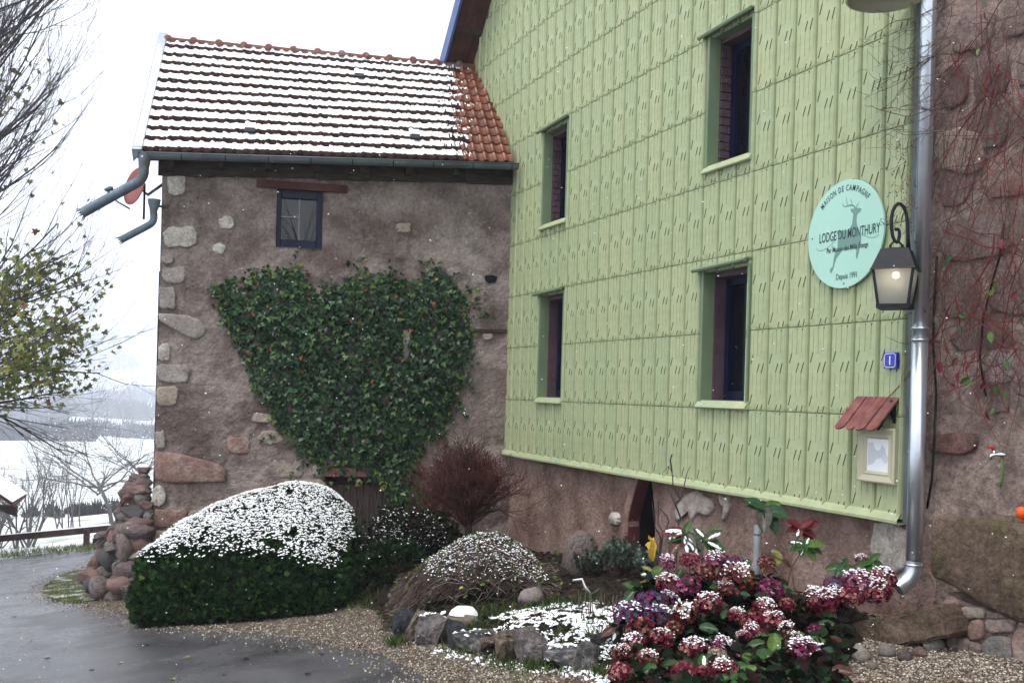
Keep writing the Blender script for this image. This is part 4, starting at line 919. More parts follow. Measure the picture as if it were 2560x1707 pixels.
def text_mesh(txt, size, sx=1.0, bold=0, al='CENTER'):
    cu = bpy.data.curves.new('t', 'FONT'); cu.body = txt; cu.size = size; cu.align_x = al; cu.resolution_u = 3; cu.offset = bold
    o = bpy.data.objects.new('t', cu); COL.objects.link(o); bpy.context.view_layer.update()
    me = bpy.data.meshes.new_from_object(o); v = [(q.co.x * sx, q.co.y) for q in me.vertices]; f = [tuple(p.vertices) for p in me.polygons]
    bpy.data.objects.remove(o); bpy.data.curves.remove(cu); bpy.data.meshes.remove(me); return v, f
def line_text(name, txt, cpx, size, sx, rot=0, bold=0, n=.051):
    s0, z0 = gp(2000 + cpx[0] / 4.125, 420 + cpx[1] / 4.125, n); ws = txt.split(' '); wd = lambda t: max(q[0] for q in text_mesh(t, size, sx, bold, 'LEFT')[0]); tot = wd(txt)
    for i, w_ in enumerate(ws):
        v, f = text_mesh(w_, size, sx, bold, 'LEFT'); ox = wd(' '.join(ws[:i + 1])) - max(q[0] for q in v) - tot / 2; mb = MB()
        mb.add([G(s0 + ox + x, z0 + y, n) for x, y in v], f); par(mb.build(name, 'sign_ink'), SG)
line_text('lettering', 'LODGE DU MONTHURY', (497, 722), .112, .565, 0, .0006)
line_text('lettering', 'Par Maison des Mille \u00c9tangs', (482, 846), .058, .735, 0, .0006)
line_text('lettering', 'Depuis 1991', (475, 1140), .068, .72)
txt = 'MAISON DE CAMPAGNE'; adv = {'M': 1.15, 'I': .42, ' ': .5, 'A': .92, 'G': .98, 'N': 1, 'O': 1.02, 'D': 1, 'E': .8, 'S': .82, 'P': .85, 'C': .92}; tot = sum(adv[q] for q in txt); acc = 0; mb = MB()
for q in txt + ' ':
    mid = acc + adv[q] / 2; acc += adv[q]
    if q == ' ': par(mb.build('lettering', 'sign_ink'), SG); mb = MB(); continue
    a = RA(139) - RA(97) * mid / tot; r_ = .345; v, f = text_mesh(q, .068, .68, .0004); ro = a - math.pi / 2
    mb.add([G(c_s + r_ * math.cos(a) + x * math.cos(ro) - y * math.sin(ro), c_z + .004 + r_ * math.sin(a) + x * math.sin(ro) + y * math.cos(ro), .051) for x, y in v], f)
for x, y in ((128, 732), (868, 578), (453, 1190)):
    mb = MB(); q = zp(x, y, .048); mb.tube([q, q + GN * .004], .006, 8); par(mb.build('screw', 'iron'), SG)
# ------------------------------------------------------------------ house number plate
s0, z1 = gp(2221, 882); s1, z0 = gp(2252, 921); NP = empty('house_number_plate', G((s0 + s1) / 2, z0, .03), 'small blue enamel house number plate with a white 1', 'plate')
mb = MB(); mb.cbox(G(s0, z0, .022), GT * (s1 - s0), UP * (z1 - z0), GN * .024, .003); par(mb.build('plate', 'enamel_blue'), NP)
mb = MB(); cx, cz, hx, hz_ = (s0 + s1) / 2, (z0 + z1) / 2, (s1 - s0) * .42, (z1 - z0) * .43; nn = .0472; t_ = .0022; cc = .013
pl = [(-hx + cc, hz_), (hx - cc, hz_), (hx, hz_ - cc), (hx, -hz_ + cc), (hx - cc, -hz_), (-hx + cc, -hz_), (-hx, -hz_ + cc), (-hx, hz_ - cc)]
for (a, b_) in zip(pl, pl[1:] + pl[:1]):
    A_, B_ = G(cx + a[0], cz + a[1], nn), G(cx + b_[0], cz + b_[1], nn); d = (B_ - A_).normalized(); t = d.cross(GN) * t_; mb.add([A_ - t - d * t_, A_ + t - d * t_, B_ + t + d * t_, B_ - t + d * t_], [(0, 1, 2, 3)])
par(mb.build('border', 'enamel_white'), NP)
v, f = text_mesh('1', .092, .95, .0015); xs = [q[0] for q in v]; ys = [q[1] for q in v]; ox, oy = (min(xs) + max(xs)) / 2, (min(ys) + max(ys)) / 2
mb = MB(); mb.add([G(cx + x - ox, cz + y - oy, nn + .0006) for x, y in v], f); par(mb.build('numeral', 'enamel_white'), NP)
# ------------------------------------------------------------------ notice board with plank hood
s0, z1 = gp(2150, 1066, .04); s1 = gp(2244, 1068, .04)[0]; z0 = gp(2145, 1200, .04)[1]
NBD = empty('notice_board', G((s0 + s1) / 2, z0, .03), 'framed paper notice under a small hood of red brown planks', 'notice board')
mb = MB(); pr = [(0, .012), (.0, .062), (.012, .068), (.03, .062), (.055, .052), (.068, .056), (.08, .048), (.088, .040)]
def loop(i, n): return [G(s0 + i, z0 + i, n), G(s1 - i, z0 + i, n), G(s1 - i, z1 - i, n), G(s0 + i, z1 - i, n)]
vs_ = [q for i, n in pr for q in loop(i, n)]; mb.add(vs_, [(4 * r + j, 4 * r + (j + 1) % 4, 4 * r + 4 + (j + 1) % 4, 4 * r + 4 + j) for r in range(len(pr) - 1) for j in range(4)] + [(3, 2, 1, 0)]); par(mb.build('frame', 'cream'), NBD)
mb = MB(); mb.add(loop(.087, .041), [(0, 1, 2, 3)]); par(mb.build('paper', 'paper'), NBD)
mat('wet_paper', (.50, .52, .56), (.58, .60, .64), 8, .4)
pp = [(575, 760), (640, 760), (660, 830), (690, 870), (730, 860), (760, 790), (800, 850), (815, 930), (855, 950), (850, 1000), (800, 1050), (740, 960), (680, 980), (640, 1040), (570, 1060)]
mb = MB(); mb.add([G(*gp(2060 + x / 5.227, 960 + y / 5.227, .0416), .0416) for x, y in pp][::-1], [tuple(range(len(pp)))]); par(mb.build('damp_stain', 'wet_paper'), NBD)
ta, tb = gp(2144, 993, .02), gp(2252, 993, .02); nOut = .20
HD = par(empty('hood', G(ta[0], ta[1], .03)), NBD); zl = onp(2088, 1066, GL + GN * nOut, GN); sl0 = (zl - GL).dot(GT); zr_ = onp(2190, 1064, GL + GN * nOut, GN); sl1 = (zr_ - GL).dot(GT)
for i in range(4):
    u0, u1 = i / 4 + .008, (i + 1) / 4 - .008; P_ = []
    A_ = G(ta[0] + (tb[0] - ta[0]) * u0, ta[1], .02); B_ = G(ta[0] + (tb[0] - ta[0]) * u1, ta[1] + random.uniform(-.004, .004), .02)
    C_ = G(sl0 + (sl1 - sl0) * u1, zl.z, nOut - .012 * (i % 2)); D2 = G(sl0 + (sl1 - sl0) * u0, zl.z - .004, nOut - .012 * (i % 2)); m_ = (C_ + D2) / 2 + (C_ - B_).normalized() * .022
    nrm = (B_ - A_).cross(D2 - A_).normalized(); nrm = nrm if nrm.z > 0 else -nrm
    pts = [A_, B_, C_, C_.lerp(m_, .5) + (C_ - B_).normalized() * .009, m_, D2.lerp(m_, .5) + (C_ - B_).normalized() * .009, D2]; mb = MB(); mb.ext(pts, nrm * random.uniform(.012, .018)); par(mb.build('plank', 'hood_wood'), HD)
mb = MB(); mb.ext([G(tb[0] - .05, ta[1] - .015, .015), G(tb[0] - .05, ta[1] - .015, .05), G(sl1 - .02, zl.z - .01, nOut - .05), G(tb[0] - .05, ta[1] - .10, .06), G(tb[0] - .05, ta[1] - .19, .015)], GT * -.025); par(mb.build('bracket', 'iron'), HD); mb = MB()
mb.ext([G(ta[0] + .05, ta[1] - .015, .015), G(ta[0] + .05, ta[1] - .015, .05), G(sl0 + .07, zl.z - .01, nOut - .05), G(ta[0] + .05, ta[1] - .10, .06), G(ta[0] + .05, ta[1] - .19, .015)], GT * .025); par(mb.build('bracket', 'iron'), HD)
# ------------------------------------------------------------------ lantern
d_l = 7.2
def LP(px, py, d=d_l): return atd(px, py, d)
lc = LP(2239, 720); LN = empty('wall_lantern', lc, 'black iron wall lantern with glass panes on a scrolled bracket', 'lantern')
fn = Vector((-.50, -.866, 0)); ft = Vector((.866, -.50, 0)); mpp = d_l / F
def LB(x, y, z): return lc + ft * x + fn * y + UP * z
zt, ze, zbm = (720 - 625) * mpp, (720 - 673) * mpp, (720 - 767) * mpp
def fru(mb, h0, z0, h1, z1, mi=0, cap=False, lo_=0):
    a = [LB(x * h0, y * h0, z0) for x, y in ((-1, 1), (1, 1), (1, -1), (-1, -1))]; b_ = [LB(x * h1, y * h1, z1) for x, y in ((-1, 1), (1, 1), (1, -1), (-1, -1))]
    mb.add(a + b_, [(i, (i + 1) % 4, 4 + (i + 1) % 4, 4 + i) for i in range(4)] + ([(7, 6, 5, 4)] if cap else []), mi)
h_t, h_e, h_b = .095, .147, .108
mb = MB(); fru(mb, h_e, ze, h_t, zt, 0, True); fru(mb, h_e + .008, ze - .012, h_e, ze); fru(mb, h_e - .01, ze - .012, h_e + .008, ze - .012); fru(mb, h_t, zt, h_t * .55, zt + .012, 0, True); par(mb.build('roof', 'iron'), LN)
mb = MB()
for x, y in ((-1, 1), (1, 1), (1, -1), (-1, -1)): mb.tube([LB(x * (h_e - .012), y * (h_e - .012), ze), LB(x * (h_b - .008), y * (h_b - .008), zbm)], .011, 4, sm=False)
fru(mb, h_b + .004, zbm - .016, h_b + .006, zbm + .014); fru(mb, h_b - .014, zbm - .016, h_b + .004, zbm - .016); fru(mb, .0, zbm - .014, h_b + .002, zbm - .015)
par(mb.build('cage', 'iron'), LN)
for i, (x, y) in enumerate(((0, 1), (1, 0), (0, -1), (-1, 0))):
    e0_, e1_ = h_e - .016, h_b - .012; px_, py_ = -y, x; mb = MB()
    q = [LB(x * e0_ + px_ * e0_ * sg_, y * e0_ + py_ * e0_ * sg_, ze - .005) for sg_ in (-1, 1)] + [LB(x * e1_ + px_ * e1_ * sg_, y * e1_ + py_ * e1_ * sg_, zbm + .01) for sg_ in (1, -1)]
    mb.ext(q, (ft * x + fn * y) * .003); par(mb.build('glass_pane', 'glass'), LN)
mb = MB(); mb.tube([LB(0, 0, ze + .03), LB(0, 0, ze - .02)], .02, 10); par(mb.build('socket', 'cream'), LN)
mb = MB(); mb.tube([LB(0, 0, ze - .02), LB(0, 0, ze - .035), LB(0, 0, ze - .055), LB(0, 0, ze - .068)], [.014, .026, .026, .010], 10); par(mb.build('bulb', 'bulb'), LN)
li = bpy.data.objects.new('bulb_light', bpy.data.lights.new('bulb_light', 'POINT')); COL.objects.link(li); li.location = LB(0, 0, ze - .05); li.data.energy = .6; li.data.color = (1, .85, .65); li.data.shadow_soft_size = .035; par(li, LN)
def zz_(x, y, d=d_l): return LP(2000 + x / 4.125, 420 + y / 4.125, d)
mb = MB(); mb.tube([zz_(932, 838), zz_(938, 790), zz_(962, 762), zz_(998, 757), zz_(1032, 772), zz_(1052, 800), zz_(1056, 838)], .008, 8); mb.tube([zz_(925, 806), zz_(940, 806)], .014, 8); mb.tube([zz_(1045, 806), zz_(1066, 806)], .014, 8); par(mb.build('hanging_loop', 'iron'), LN)
mb = MB(); sc_ = [(1112, 838), (1112, 700), (1108, 560), (1095, 470), (1072, 410), (1040, 372), (1010, 368), (980, 395), (955, 450), (942, 530), (943, 620), (955, 700), (975, 752), (998, 768), (1015, 745), (1026, 700), (1025, 655), (1010, 630), (992, 632)]
mb.tube([zz_(x, y) for x, y in sc_], [.013] * 16 + [.012, .011, .012], 8); mb.tube([zz_(983, 640), zz_(993, 632), zz_(1001, 636)], .014, 8); par(mb.build('scroll_bracket', 'iron'), LN)
wq = G(*gp(2278, 640, 0), 0); mb = MB(); mb.tube([zz_(1112, 700), wq + GN * .01], .010, 6); mb.tube([wq + GN * .09 + UP * -.02, wq + GN * .0 - UP * .02], .045, 12); par(mb.build('wall_plate', 'iron'), LN)
# ------------------------------------------------------------------ round lamp at the top edge of the picture
c = G(*gp(2215, -20, .30), .30); DL = empty('dish_lamp', c, 'round cream enamel lamp shade high on the green gable', 'lamp')
mb = MB(); k = 32; rr = [(.27, -.055), (.285, -.05), (.285, -.035), (.20, .035), (.08, .075), (0.02, .08)]
vs_ = [c + Vector((math.cos(a) * r, math.sin(a) * r, h)) for r, h in rr for a in np.linspace(0, 6.283, k + 1)[:-1]]; mb.add(vs_, [(i * k + j, i * k + (j + 1) % k, (i + 1) * k + (j + 1) % k, (i + 1) * k + j) for i in range(5) for j in range(k)], 0, True); par(mb.build('shade', 'cream'), DL)
mb = MB(); mb.tube([c + UP * .08, c + UP * .2, c + UP * .22 - GN * .32], .014, 8); par(mb.build('arm', 'iron'), DL)
mb = MB(); mb.box(c + Vector((-.17, -.245, -.075)), (.05, 0, 0), (0, .03, 0), (0, 0, .07)); par(mb.build('clip', 'iron'), DL)
# ------------------------------------------------------------------ tap on the rubble wall
tq = lambda x, y, n: G(*gp(2280 + x / 2.425, 1060 + y / 2.425, n), n)
TP = empty('wall_tap', tq(540, 370, NR), 'chrome garden tap with a red lever on a green pipe', 'tap')
mb = MB(); mb.tube([tq(520, 362, NR), tq(535, 370, NR + .04), tq(545, 345, NR + .05), tq(548, 270, NR + .05), tq(545, 190, NR + .05)], .010, 8); par(mb.build('pipe', 'hose_green'), TP)
mb = MB(); mb.tube([tq(570, 185, NR + .05), tq(540, 185, NR + .06), tq(500, 184, NR + .10), tq(480, 188, NR + .12), tq(478, 215, NR + .12)], [.014, .016, .013, .012, .011], 10); mb.tube([tq(500, 184, NR + .1), tq(497, 158, NR + .1)], .010, 8); par(mb.build('body', 'chrome'), TP)
mb = MB(); mb.tube([tq(498, 158, NR + .1), tq(485, 142, NR + .11), tq(455, 134, NR + .13)], [.009, .010, .008], 6); par(mb.build('lever', 'red_paint'), TP)
# ------------------------------------------------------------------ stone trough on its rubble footing
NT = .46
def T_(px, py): return gp(px, py, NT)
tA = T_(2320, 1310); tB = T_(2326, 1440); ss0 = tA[0]; ztop0 = T_(2335, 1297)[1]; slope = .035
TR = empty('stone_trough', G(ss0 + .8, tB[1], NT - .25), 'old hewn sandstone trough beside the downpipe', 'trough')
def zt_(s): return .862 + slope * (s - ss0)
def zb_(s): return .44 - .42 * sst(0, 1, (s - ss0) / .75) * .35 - .0 * s
k = 170; ln_ = 2.1; vs_ = []; nr_ = 9
for i in range(k + 1):
    s_ = ss0 + ln_ * i / k; e = min(1, (s_ - ss0) / .07); rd = 1 - math.sqrt(max(0, 1 - (1 - e) ** 2)); zt0, zb0 = zt_(s_) - .05 * rd, zb_(s_) + .06 * rd
    gro = .009 * math.sin(s_ * 62 + 2 * nz3((s_ * 3, 1, 1))) * (1 if (s_ - ss0) > .28 else .25)
    for j, (t, nn) in enumerate(((0, -.30), (0, -.02), (.06, .0), (.35, 0), (.65, 0), (.93, 0), (.985, -.012), (1, -.045), (1, -.085))):
        z = zb0 + (zt0 - zb0) * t; vs_.append(G(s_, z, NT + nn - rd * .05 + (gro if 2 <= j <= 5 else 0) + .010 * nz3((s_ * 5, z * 5, 3))))
    vs_.append(G(s_, zt0 - .12, NT - .10))
    vs_.append(G(s_, zt0 - .12, NT - .44))
    vs_.append(G(s_, zt0 - .01, NT - .46)); vs_.append(G(s_, zt0 - .01, NT - .54)); vs_.append(G(s_, zb0, NT - .54))
nr_ = 14; mb = MB(); mb.add(vs_, [(i * nr_ + j, (i + 1) * nr_ + j, (i + 1) * nr_ + j + 1, i * nr_ + j + 1) for i in range(k) for j in range(nr_ - 1)] + [tuple(range(nr_))], 0, True)
par(mb.build('basin', 'trough'), TR)
mb = MB(); mb.box(G(ss0 + .10, zt_(ss0) - .09, NT - .44), GT * 1.9, GN * .35, UP * .02); par(mb.build('soil_fill', 'soil'), TR)
FT = empty('rubble_footing', G(ss0 + .8, .02, NT - .2), 'low footing of mixed red and grey rubble stones under the trough', 'footing')
wallc = MB(); nn = NT - .07
pts = [G(*gp(x, y, nn), nn) for x, y in ((2362, 1480), (2400, 1500), (2480, 1530), (2640, 1560), (2640, 1720), (2362, 1660))]; wallc.ext(pts[::-1], GN * -.4); par(wallc.build('mortar_core', 'mortar'), FT)
FS = [((2363, 1522, 2405, 1590), 'redstone'), ((2368, 1592, 2425, 1640), 'rubble'), ((2425, 1548, 2462, 1600), 'redstone'), ((2425, 1602, 2456, 1648), 'rubble'), ((2458, 1588, 2535, 1668), 'slate'), ((2468, 1545, 2545, 1582), 'rubble'), ((2538, 1560, 2600, 1690), 'redstone'), ((2362, 1497, 2405, 1521), 'redstone'), ((2405, 1515, 2465, 1545), 'tanstone'), ((2470, 1530, 2540, 1546), 'rubble')]
for i, (b_, m_) in enumerate(FS): slabstone('stone', [G(*gp(x, y, nn), nn + .005) for x, y in outline(*b_, 18, 4, .12, i + 90)], GN, .022, m_, i + 90, parent=FT)
# ------------------------------------------------------------------ slab under the spout and loose stones there
q0, q1 = gnd(2140, 1625), gnd(2385, 1590); 
mb = MB(); n1 = .60
a = [G(*gp(x, y, n1), n1) for x, y in ((2122, 1560), (2190, 1545), (2270, 1524), (2340, 1512), (2362, 1540), (2368, 1592), (2300, 1606), (2200, 1622), (2150, 1600))]
mb.ext(a[::-1], GN * -.55 + UP * .03); SLB = mb.build('stone_slab', 'trough')
bm = bmesh.new(); bm.from_mesh(SLB.data); bmesh.ops.recalc_face_normals(bm, faces=bm.faces[:]); bmesh.ops.bevel(bm, geom=bm.edges[:], offset=.018, segments=2, affect='EDGES'); bmesh.ops.triangulate(bm, faces=bm.faces[:]); bmesh.ops.subdivide_edges(bm, edges=[e for e in bm.edges if e.calc_length() > .06], cuts=3, use_grid_fill=True); [setattr(v, 'co', v.co + v.normal * .022 * noise.noise(v.co * 7)) for v in bm.verts]; bm.to_mesh(SLB.data); bm.free()
tag(SLB, 'mossy reddish stone slab lying below the downpipe spout', 'slab')
for i, (px, py, w_, h_, m_) in enumerate(((2332, 1622, .13, .09, 'limestone'), (2150, 1648, .14, .10, 'limestone'), (2215, 1640, .12, .08, 'greystone'), (2262, 1650, .10, .07, 'fieldstone'), (2100, 1670, .10, .06, 'rubble'), (2300, 1640, .09, .06, 'redstone'), (2180, 1672, .08, .05, 'tanstone'))):
    q = gnd(px, py); o = bmobj('loose_stone', icorock(i + 40, .3), m_, True); o.location = q + UP * h_ * .35; o.scale = (w_, w_ * .8, h_ * 1.3); o.rotation_euler = (0, 0, i * 1.1)
    tag(o, ['pale rounded stone under the end of the mossy slab', 'chipped white stone on the gravel between the hydrangea and the slab', 'grey stone in front of the mossy slab', 'brownish stone on the gravel before the slab', 'flat stone beside the hydrangea on the gravel', 'reddish stone close under the mossy slab', 'small tan stone before the hydrangea'][i], 'stone')
# grey standpipe in the bed
sq, zq = gp(1892, 1388, .12); mb = MB(); mb.tube([G(sq, -.5, .12), G(sq, gp(1892, 1312, .12)[1], .12)], .032, 14); mb.tube([G(sq, gp(1892, 1335, .12)[1], .12), G(sq, gp(1892, 1331, .12)[1], .12)], .036, 14)
tag(mb.build('standpipe', 'pvc'), 'grey plastic standpipe against the plinth behind the hydrangea', 'pipe')
# cables on the rubble wall
mb = MB(); mb.tube([G(*gp(x, y, NR + .05), NR + .06) for x, y in ((2345, 640), (2338, 760), (2335, 860), (2343, 980), (2338, 1100), (2332, 1200), (2320, 1270))], .009, 6); tag(mb.build('cable', 'black_rubber'), 'black cable hanging down beside the galvanised downpipe', 'cable')
mb = MB(); mb.tube([G(*gp(x, y, NR + .05), NR + .07) for x, y in ((2515, 560), (2505, 640), (2490, 690), (2462, 800), (2455, 900), (2470, 990))], .008, 6); tag(mb.build('cable', 'black_rubber'), 'thin black cable slanting through the red creeper', 'cable')
# ------------------------------------------------------------------ planting bed
front = [gnd(*q) for q in ((880, 1505), (930, 1532), (985, 1580), (1090, 1612), (1250, 1648), (1400, 1676), (1520, 1690), (1700, 1708), (1980, 1700), (2110, 1672), (2160, 1640))]
bed = [(q.x, q.y) for q in front] + [tuple(G(7.4, 0, -.05).xy), tuple(G(.1, 0, -.05).xy), tuple(S(2.4, 0, .0).xy), (-1.75, 11.6)]
def pdist(x, y, poly):
    d = 9
    for (a, b_), (c, e) in zip(poly, poly[1:] + poly[:1]):
        vx, vy = c - a, e - b_; t = max(0, min(1, ((x - a) * vx + (y - b_) * vy) / (vx * vx + vy * vy + 1e-9))); d = min(d, math.hypot(x - a - t * vx, y - b_ - t * vy))
    return d
def bedh(x, y): return .17 * sst(0, .35, pdist(x, y, bed)) + .035 * noise.noise(Vector((x * 2, y * 2, 1)))
vs_ = []; fs = []; idx = {}; st_ = .10
for i in range(int(5.6 / st_)):
    for j in range(int(9.2 / st_)):
        x, y = -2.2 + i * st_, 5.9 + j * st_
        if inpoly(x + st_ / 2, y + st_ / 2, bed):
            f = []
            for a, b_ in ((i, j), (i + 1, j), (i + 1, j + 1), (i, j + 1)):
                if (a, b_) not in idx:
                    xx, yy = -2.2 + a * st_, 5.9 + b_ * st_; idx[a, b_] = len(vs_); inside = inpoly(xx, yy, bed)
                    vs_.append((xx, yy, gz(xx, yy) + (bedh(xx, yy) if inside else -.03)))
                f.append(idx[a, b_])
            fs.append(tuple(f))
mb = MB(); mb.add(vs_, fs, 0, True); tag(mb.build('planting_bed', 'soil'), 'raised bed of dark soil along the plinth', kind='structure')
def bz(x, y): return gz(x, y) + (bedh(x, y) if inpoly(x, y, bed) else 0)
def onbed(px, py, h=.15): q = gnd(px, py, h); q.z = bz(q.x, q.y); return q
# ---- snow and grass lying on the bed
spoly = [gnd(*q, .15) for q in ((1195, 1545), (1290, 1532), (1400, 1515), (1500, 1512), (1590, 1530), (1560, 1600), (1530, 1660), (1400, 1625), (1300, 1590), (1230, 1575))]; spoly = [(q.x, q.y) for q in spoly]
P = []
while len(P) < 2700:
    x, y = rng.uniform(min(q[0] for q in spoly), max(q[0] for q in spoly)), rng.uniform(min(q[1] for q in spoly), max(q[1] for q in spoly)); d = pdist(x, y, spoly) * (1 if inpoly(x, y, spoly) else -1)
    if d > .02 * rng.random() and noise.noise(Vector((x * 6, y * 6, 4))) + .7 * noise.noise(Vector((x * 16, y * 16, 2))) > -.12 + max(0, .1 - d) * 4: P.append((x, y, bz(x, y) + .020 + .012 * noise.noise(Vector((x * 14, y * 14, 8)))))
P = np.array(P); N = len(P); o = scatter('bed_snow', *CLUMP, P, upright(N, .16), rng.uniform(.014, .040, N), 'snow', smooth=True); tag(o, 'thin broken snow lying on the bed behind the slate rocks', 'snow', kind='stuff')
def grass(name, pts, n, ln, cols, label, w_=1.0):
    P = []
    for px, py, sx, sy, h in pts:
        for _ in range(n):
            q = gnd(px + rng.normal(0, sx), py + rng.normal(0, sy), h); P.append((q.x, q.y, bz(q.x, q.y)))
    P = np.array(P); N = len(P); o = scatter(name, *BLADE, P, upright(N, .45), rng.uniform(ln * .5, ln * 1.2, N), 'leaf', palette(N, cols)); tag(o, label, 'grass', kind='stuff')
GC = [(.035, .075, .018), (.06, .11, .028), (.022, .05, .016), (.11, .13, .045)]
grass('bed_grass', [(1240, 1545, 60, 12, .15), (1350, 1528, 60, 10, .15), (1440, 1518, 60, 8, .15), (1180, 1575, 25, 8, .12), (1490, 1590, 30, 20, .15), (1270, 1600, 40, 15, .15), (1380, 1610, 40, 15, .15)], 260, .075, GC, 'fresh green grass tufts among the snow on the bed')
grass('edge_grass', [(1330, 1672, 12, 5, 0), (1160, 1630, 18, 5, 0), (1500, 1690, 14, 5, 0), (870, 1500, 30, 8, .05), (900, 1478, 30, 10, .1), (990, 1610, 12, 4, 0)], 140, .085, GC, 'small grass tufts at the foot of the rock edging')
grass('patch_grass', [(150, 1478, 22, 10, .02), (200, 1470, 30, 14, .02), (250, 1480, 20, 12, .02), (180, 1500, 30, 4, .02), (225, 1440, 20, 8, .02)], 300, .07, [(.10, .15, .03), (.16, .20, .06), (.07, .10, .03)], 'short yellowish grass on the patch by the stone heap')
grass('verge_grass', [(30, 1388, 40, 5, 0), (110, 1378, 50, 5, 0), (200, 1372, 40, 4, 0), (250, 1368, 25, 3, 0)], 500, .11, [(.10, .13, .04), (.17, .18, .08), (.06, .09, .03)], 'rough grass verge under the timber rail')
P = []                                                          # dead leaves and litter on the soil
for _ in range(60000):
    if len(P) >= 3600: break
    x, y = rng.uniform(-2, 3), rng.uniform(6, 14)
    if inpoly(x, y, bed): P.append((x, y, bz(x, y) + .012))
P = np.array(P); N = len(P); o = scatter('leaf_litter', *OVAL, P, upright(N, .55), rng.uniform(.03, .075, N), 'leaf', palette(N, [(.030, .018, .012), (.055, .032, .02), (.018, .014, .010), (.10, .06, .035), (.025, .04, .014)], [.34, .24, .24, .08, .10])); tag(o, 'dead brown leaves littering the planting bed', 'leaf litter', kind='stuff')
# small stones, dead stems
for i, (px, py, sx, sy, sz, m_, lb) in enumerate(((1445, 1442, .34, .2, .55, 'fieldstone', 'tall tan stone leaning against the plaster plinth'), (1325, 1515, .26, .18, .16, 'greystone', 'low grey brown stone under the creeping shrub'), (1345, 1475, .16, .14, .14, 'limestone', 'pale grey stone half hidden by the creeping shrub'), (1160, 1553, .26, .16, .14, 'tanstone', 'brown stone under the round cap of snow'), (975, 1482, .05, .05, .05, 'limestone', 'small white pebble on the bed behind the gravel'))):
    q = onbed(px, py); o = bmobj('garden_stone', icorock(i + 70, .28), m_, True); o.scale = (sx, sy, sz); o.location = q + UP * sz * .35; o.rotation_euler = (0, .15 * (i == 0), i); tag(o, lb, 'stone')
    if i == 3:
        bm = icorock(3, .12); [bm.verts.remove(v) for v in [v for v in bm.verts if v.co.z < -.05]]; o2 = bmobj('snow_cap', bm, 'snow', True); o2.scale = (sx * .95, sy * .95, sz * 1.1); o2.location = o.location + UP * .03; par(o2, o); o2.matrix_parent_inverse = o.matrix_basis.inverted()
# ------------------------------------------------------------------ clipped hedge with snow
HP = [(-3.93, 10.5), (-3.75, 10.28), (-3.3, 10.16), (-2.5, 10.12), (-1.95, 10.17), (-1.75, 10.45), (-1.70, 11.2), (-1.78, 11.75), (-2.1, 12.05), (-2.6, 12.0), (-3.15, 11.6), (-3.7, 11.05)]
def htop(x, y): return -.30 + .13 * (x + 3.9) + .31 * (y - 10.35) - .55 * max(0, x + 2.35) ** 1.3 + .13 * math.exp(-((x + 3.15) / .65) ** 2)
HG = empty('clipped_hedge', (-2.7, 11, gz(-2.7, 11)), 'rounded clipped evergreen hedge with snow over its top', 'hedge')
def hsurf(x, y):
    d = pdist(x, y, HP); r = .42; k = max(0, 1 - d / r); return htop(x, y) + .07 - r * .62 * (1 - math.sqrt(max(0, 1 - k * k))) + .03 * noise.noise(Vector((x * 4, y * 4, 0)))
P = []; Nn = []; top = []
while len(P) < 8500:
    x, y = rng.uniform(-4, -1.5), rng.uniform(10, 12.6)
    if inpoly(x, y, HP):
        e = .05; gx = (hsurf(x + e, y) - hsurf(x - e, y)) / (2 * e); gy = (hsurf(x, y + e) - hsurf(x, y - e)) / (2 * e)
        P.append((x, y, hsurf(x, y))); Nn.append((-gx, -gy, 1)); top.append(1)
per = list(zip(HP, HP[1:] + HP[:1])); wt = np.array([math.hypot(b_[0] - a[0], b_[1] - a[1]) for a, b_ in per]); wt /= wt.sum()
for _ in range(9500):
    a, b_ = per[rng.choice(len(per), p=wt)]; t = rng.random(); x, y = a[0] + (b_[0] - a[0]) * t, a[1] + (b_[1] - a[1]) * t; nx_, ny_ = (b_[1] - a[1]), -(b_[0] - a[0]); l = math.hypot(nx_, ny_); nx_, ny_ = nx_ / l, ny_ / l
    z1 = htop(x, y) - .17; z0 = gz(x, y) + .02; t2 = rng.random(); z = z0 + (z1 - z0) * t2; bul = .05 * math.sin(math.pi * min(1, t2 * 1.2)) + .05 * noise.noise(Vector((x * 4, y * 4, z * 4))); bul -= .10 * max(0, t2 - .75) / .25 + .10 * max(0, .12 - t2) / .12
    P.append((x + nx_ * bul, y + ny_ * bul, z)); Nn.append((nx_, ny_, .15)); top.append(0)
P = np.array(P); Nn = np.array(Nn); top = np.array(top); N = len(P)
jit = rng.normal(0, .55, (N, 3)); tip = Nn / np.linalg.norm(Nn, axis=1, keepdims=True) * .8 + rng.normal(0, .6, (N, 3)) + np.array([0, 0, .25]); R = frames(np.cross(tip, rng.normal(0, 1, (N, 3))), tip)
col = palette(N, [(.011, .033, .012), (.018, .050, .016), (.032, .080, .022), (.06, .105, .026), (.006, .018, .008)], [.3, .3, .2, .06, .14])
o = scatter('foliage', *SPRIG, P - Nn / np.linalg.norm(Nn, axis=1, keepdims=True) * .03, R, rng.uniform(.055, .10, N), 'needle', col); tag(par(o, HG), kind='stuff')
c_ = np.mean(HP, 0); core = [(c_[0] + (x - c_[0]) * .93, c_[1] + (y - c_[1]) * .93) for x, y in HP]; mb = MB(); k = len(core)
mb.add([(x, y, gz(x, y) - .02) for x, y in core] + [(x, y, htop(x, y) - .20) for x, y in core] + [(c_[0] + (x - c_[0]) * .75, c_[1] + (y - c_[1]) * .75, htop(c_[0] + (x - c_[0]) * .75, c_[1] + (y - c_[1]) * .75) - .07) for x, y in core], [(i, (i + 1) % k, k + (i + 1) % k, k + i) for i in range(k)] + [(k + i, k + (i + 1) % k, 2 * k + (i + 1) % k, 2 * k + i) for i in range(k)] + [tuple(range(2 * k, 3 * k))])
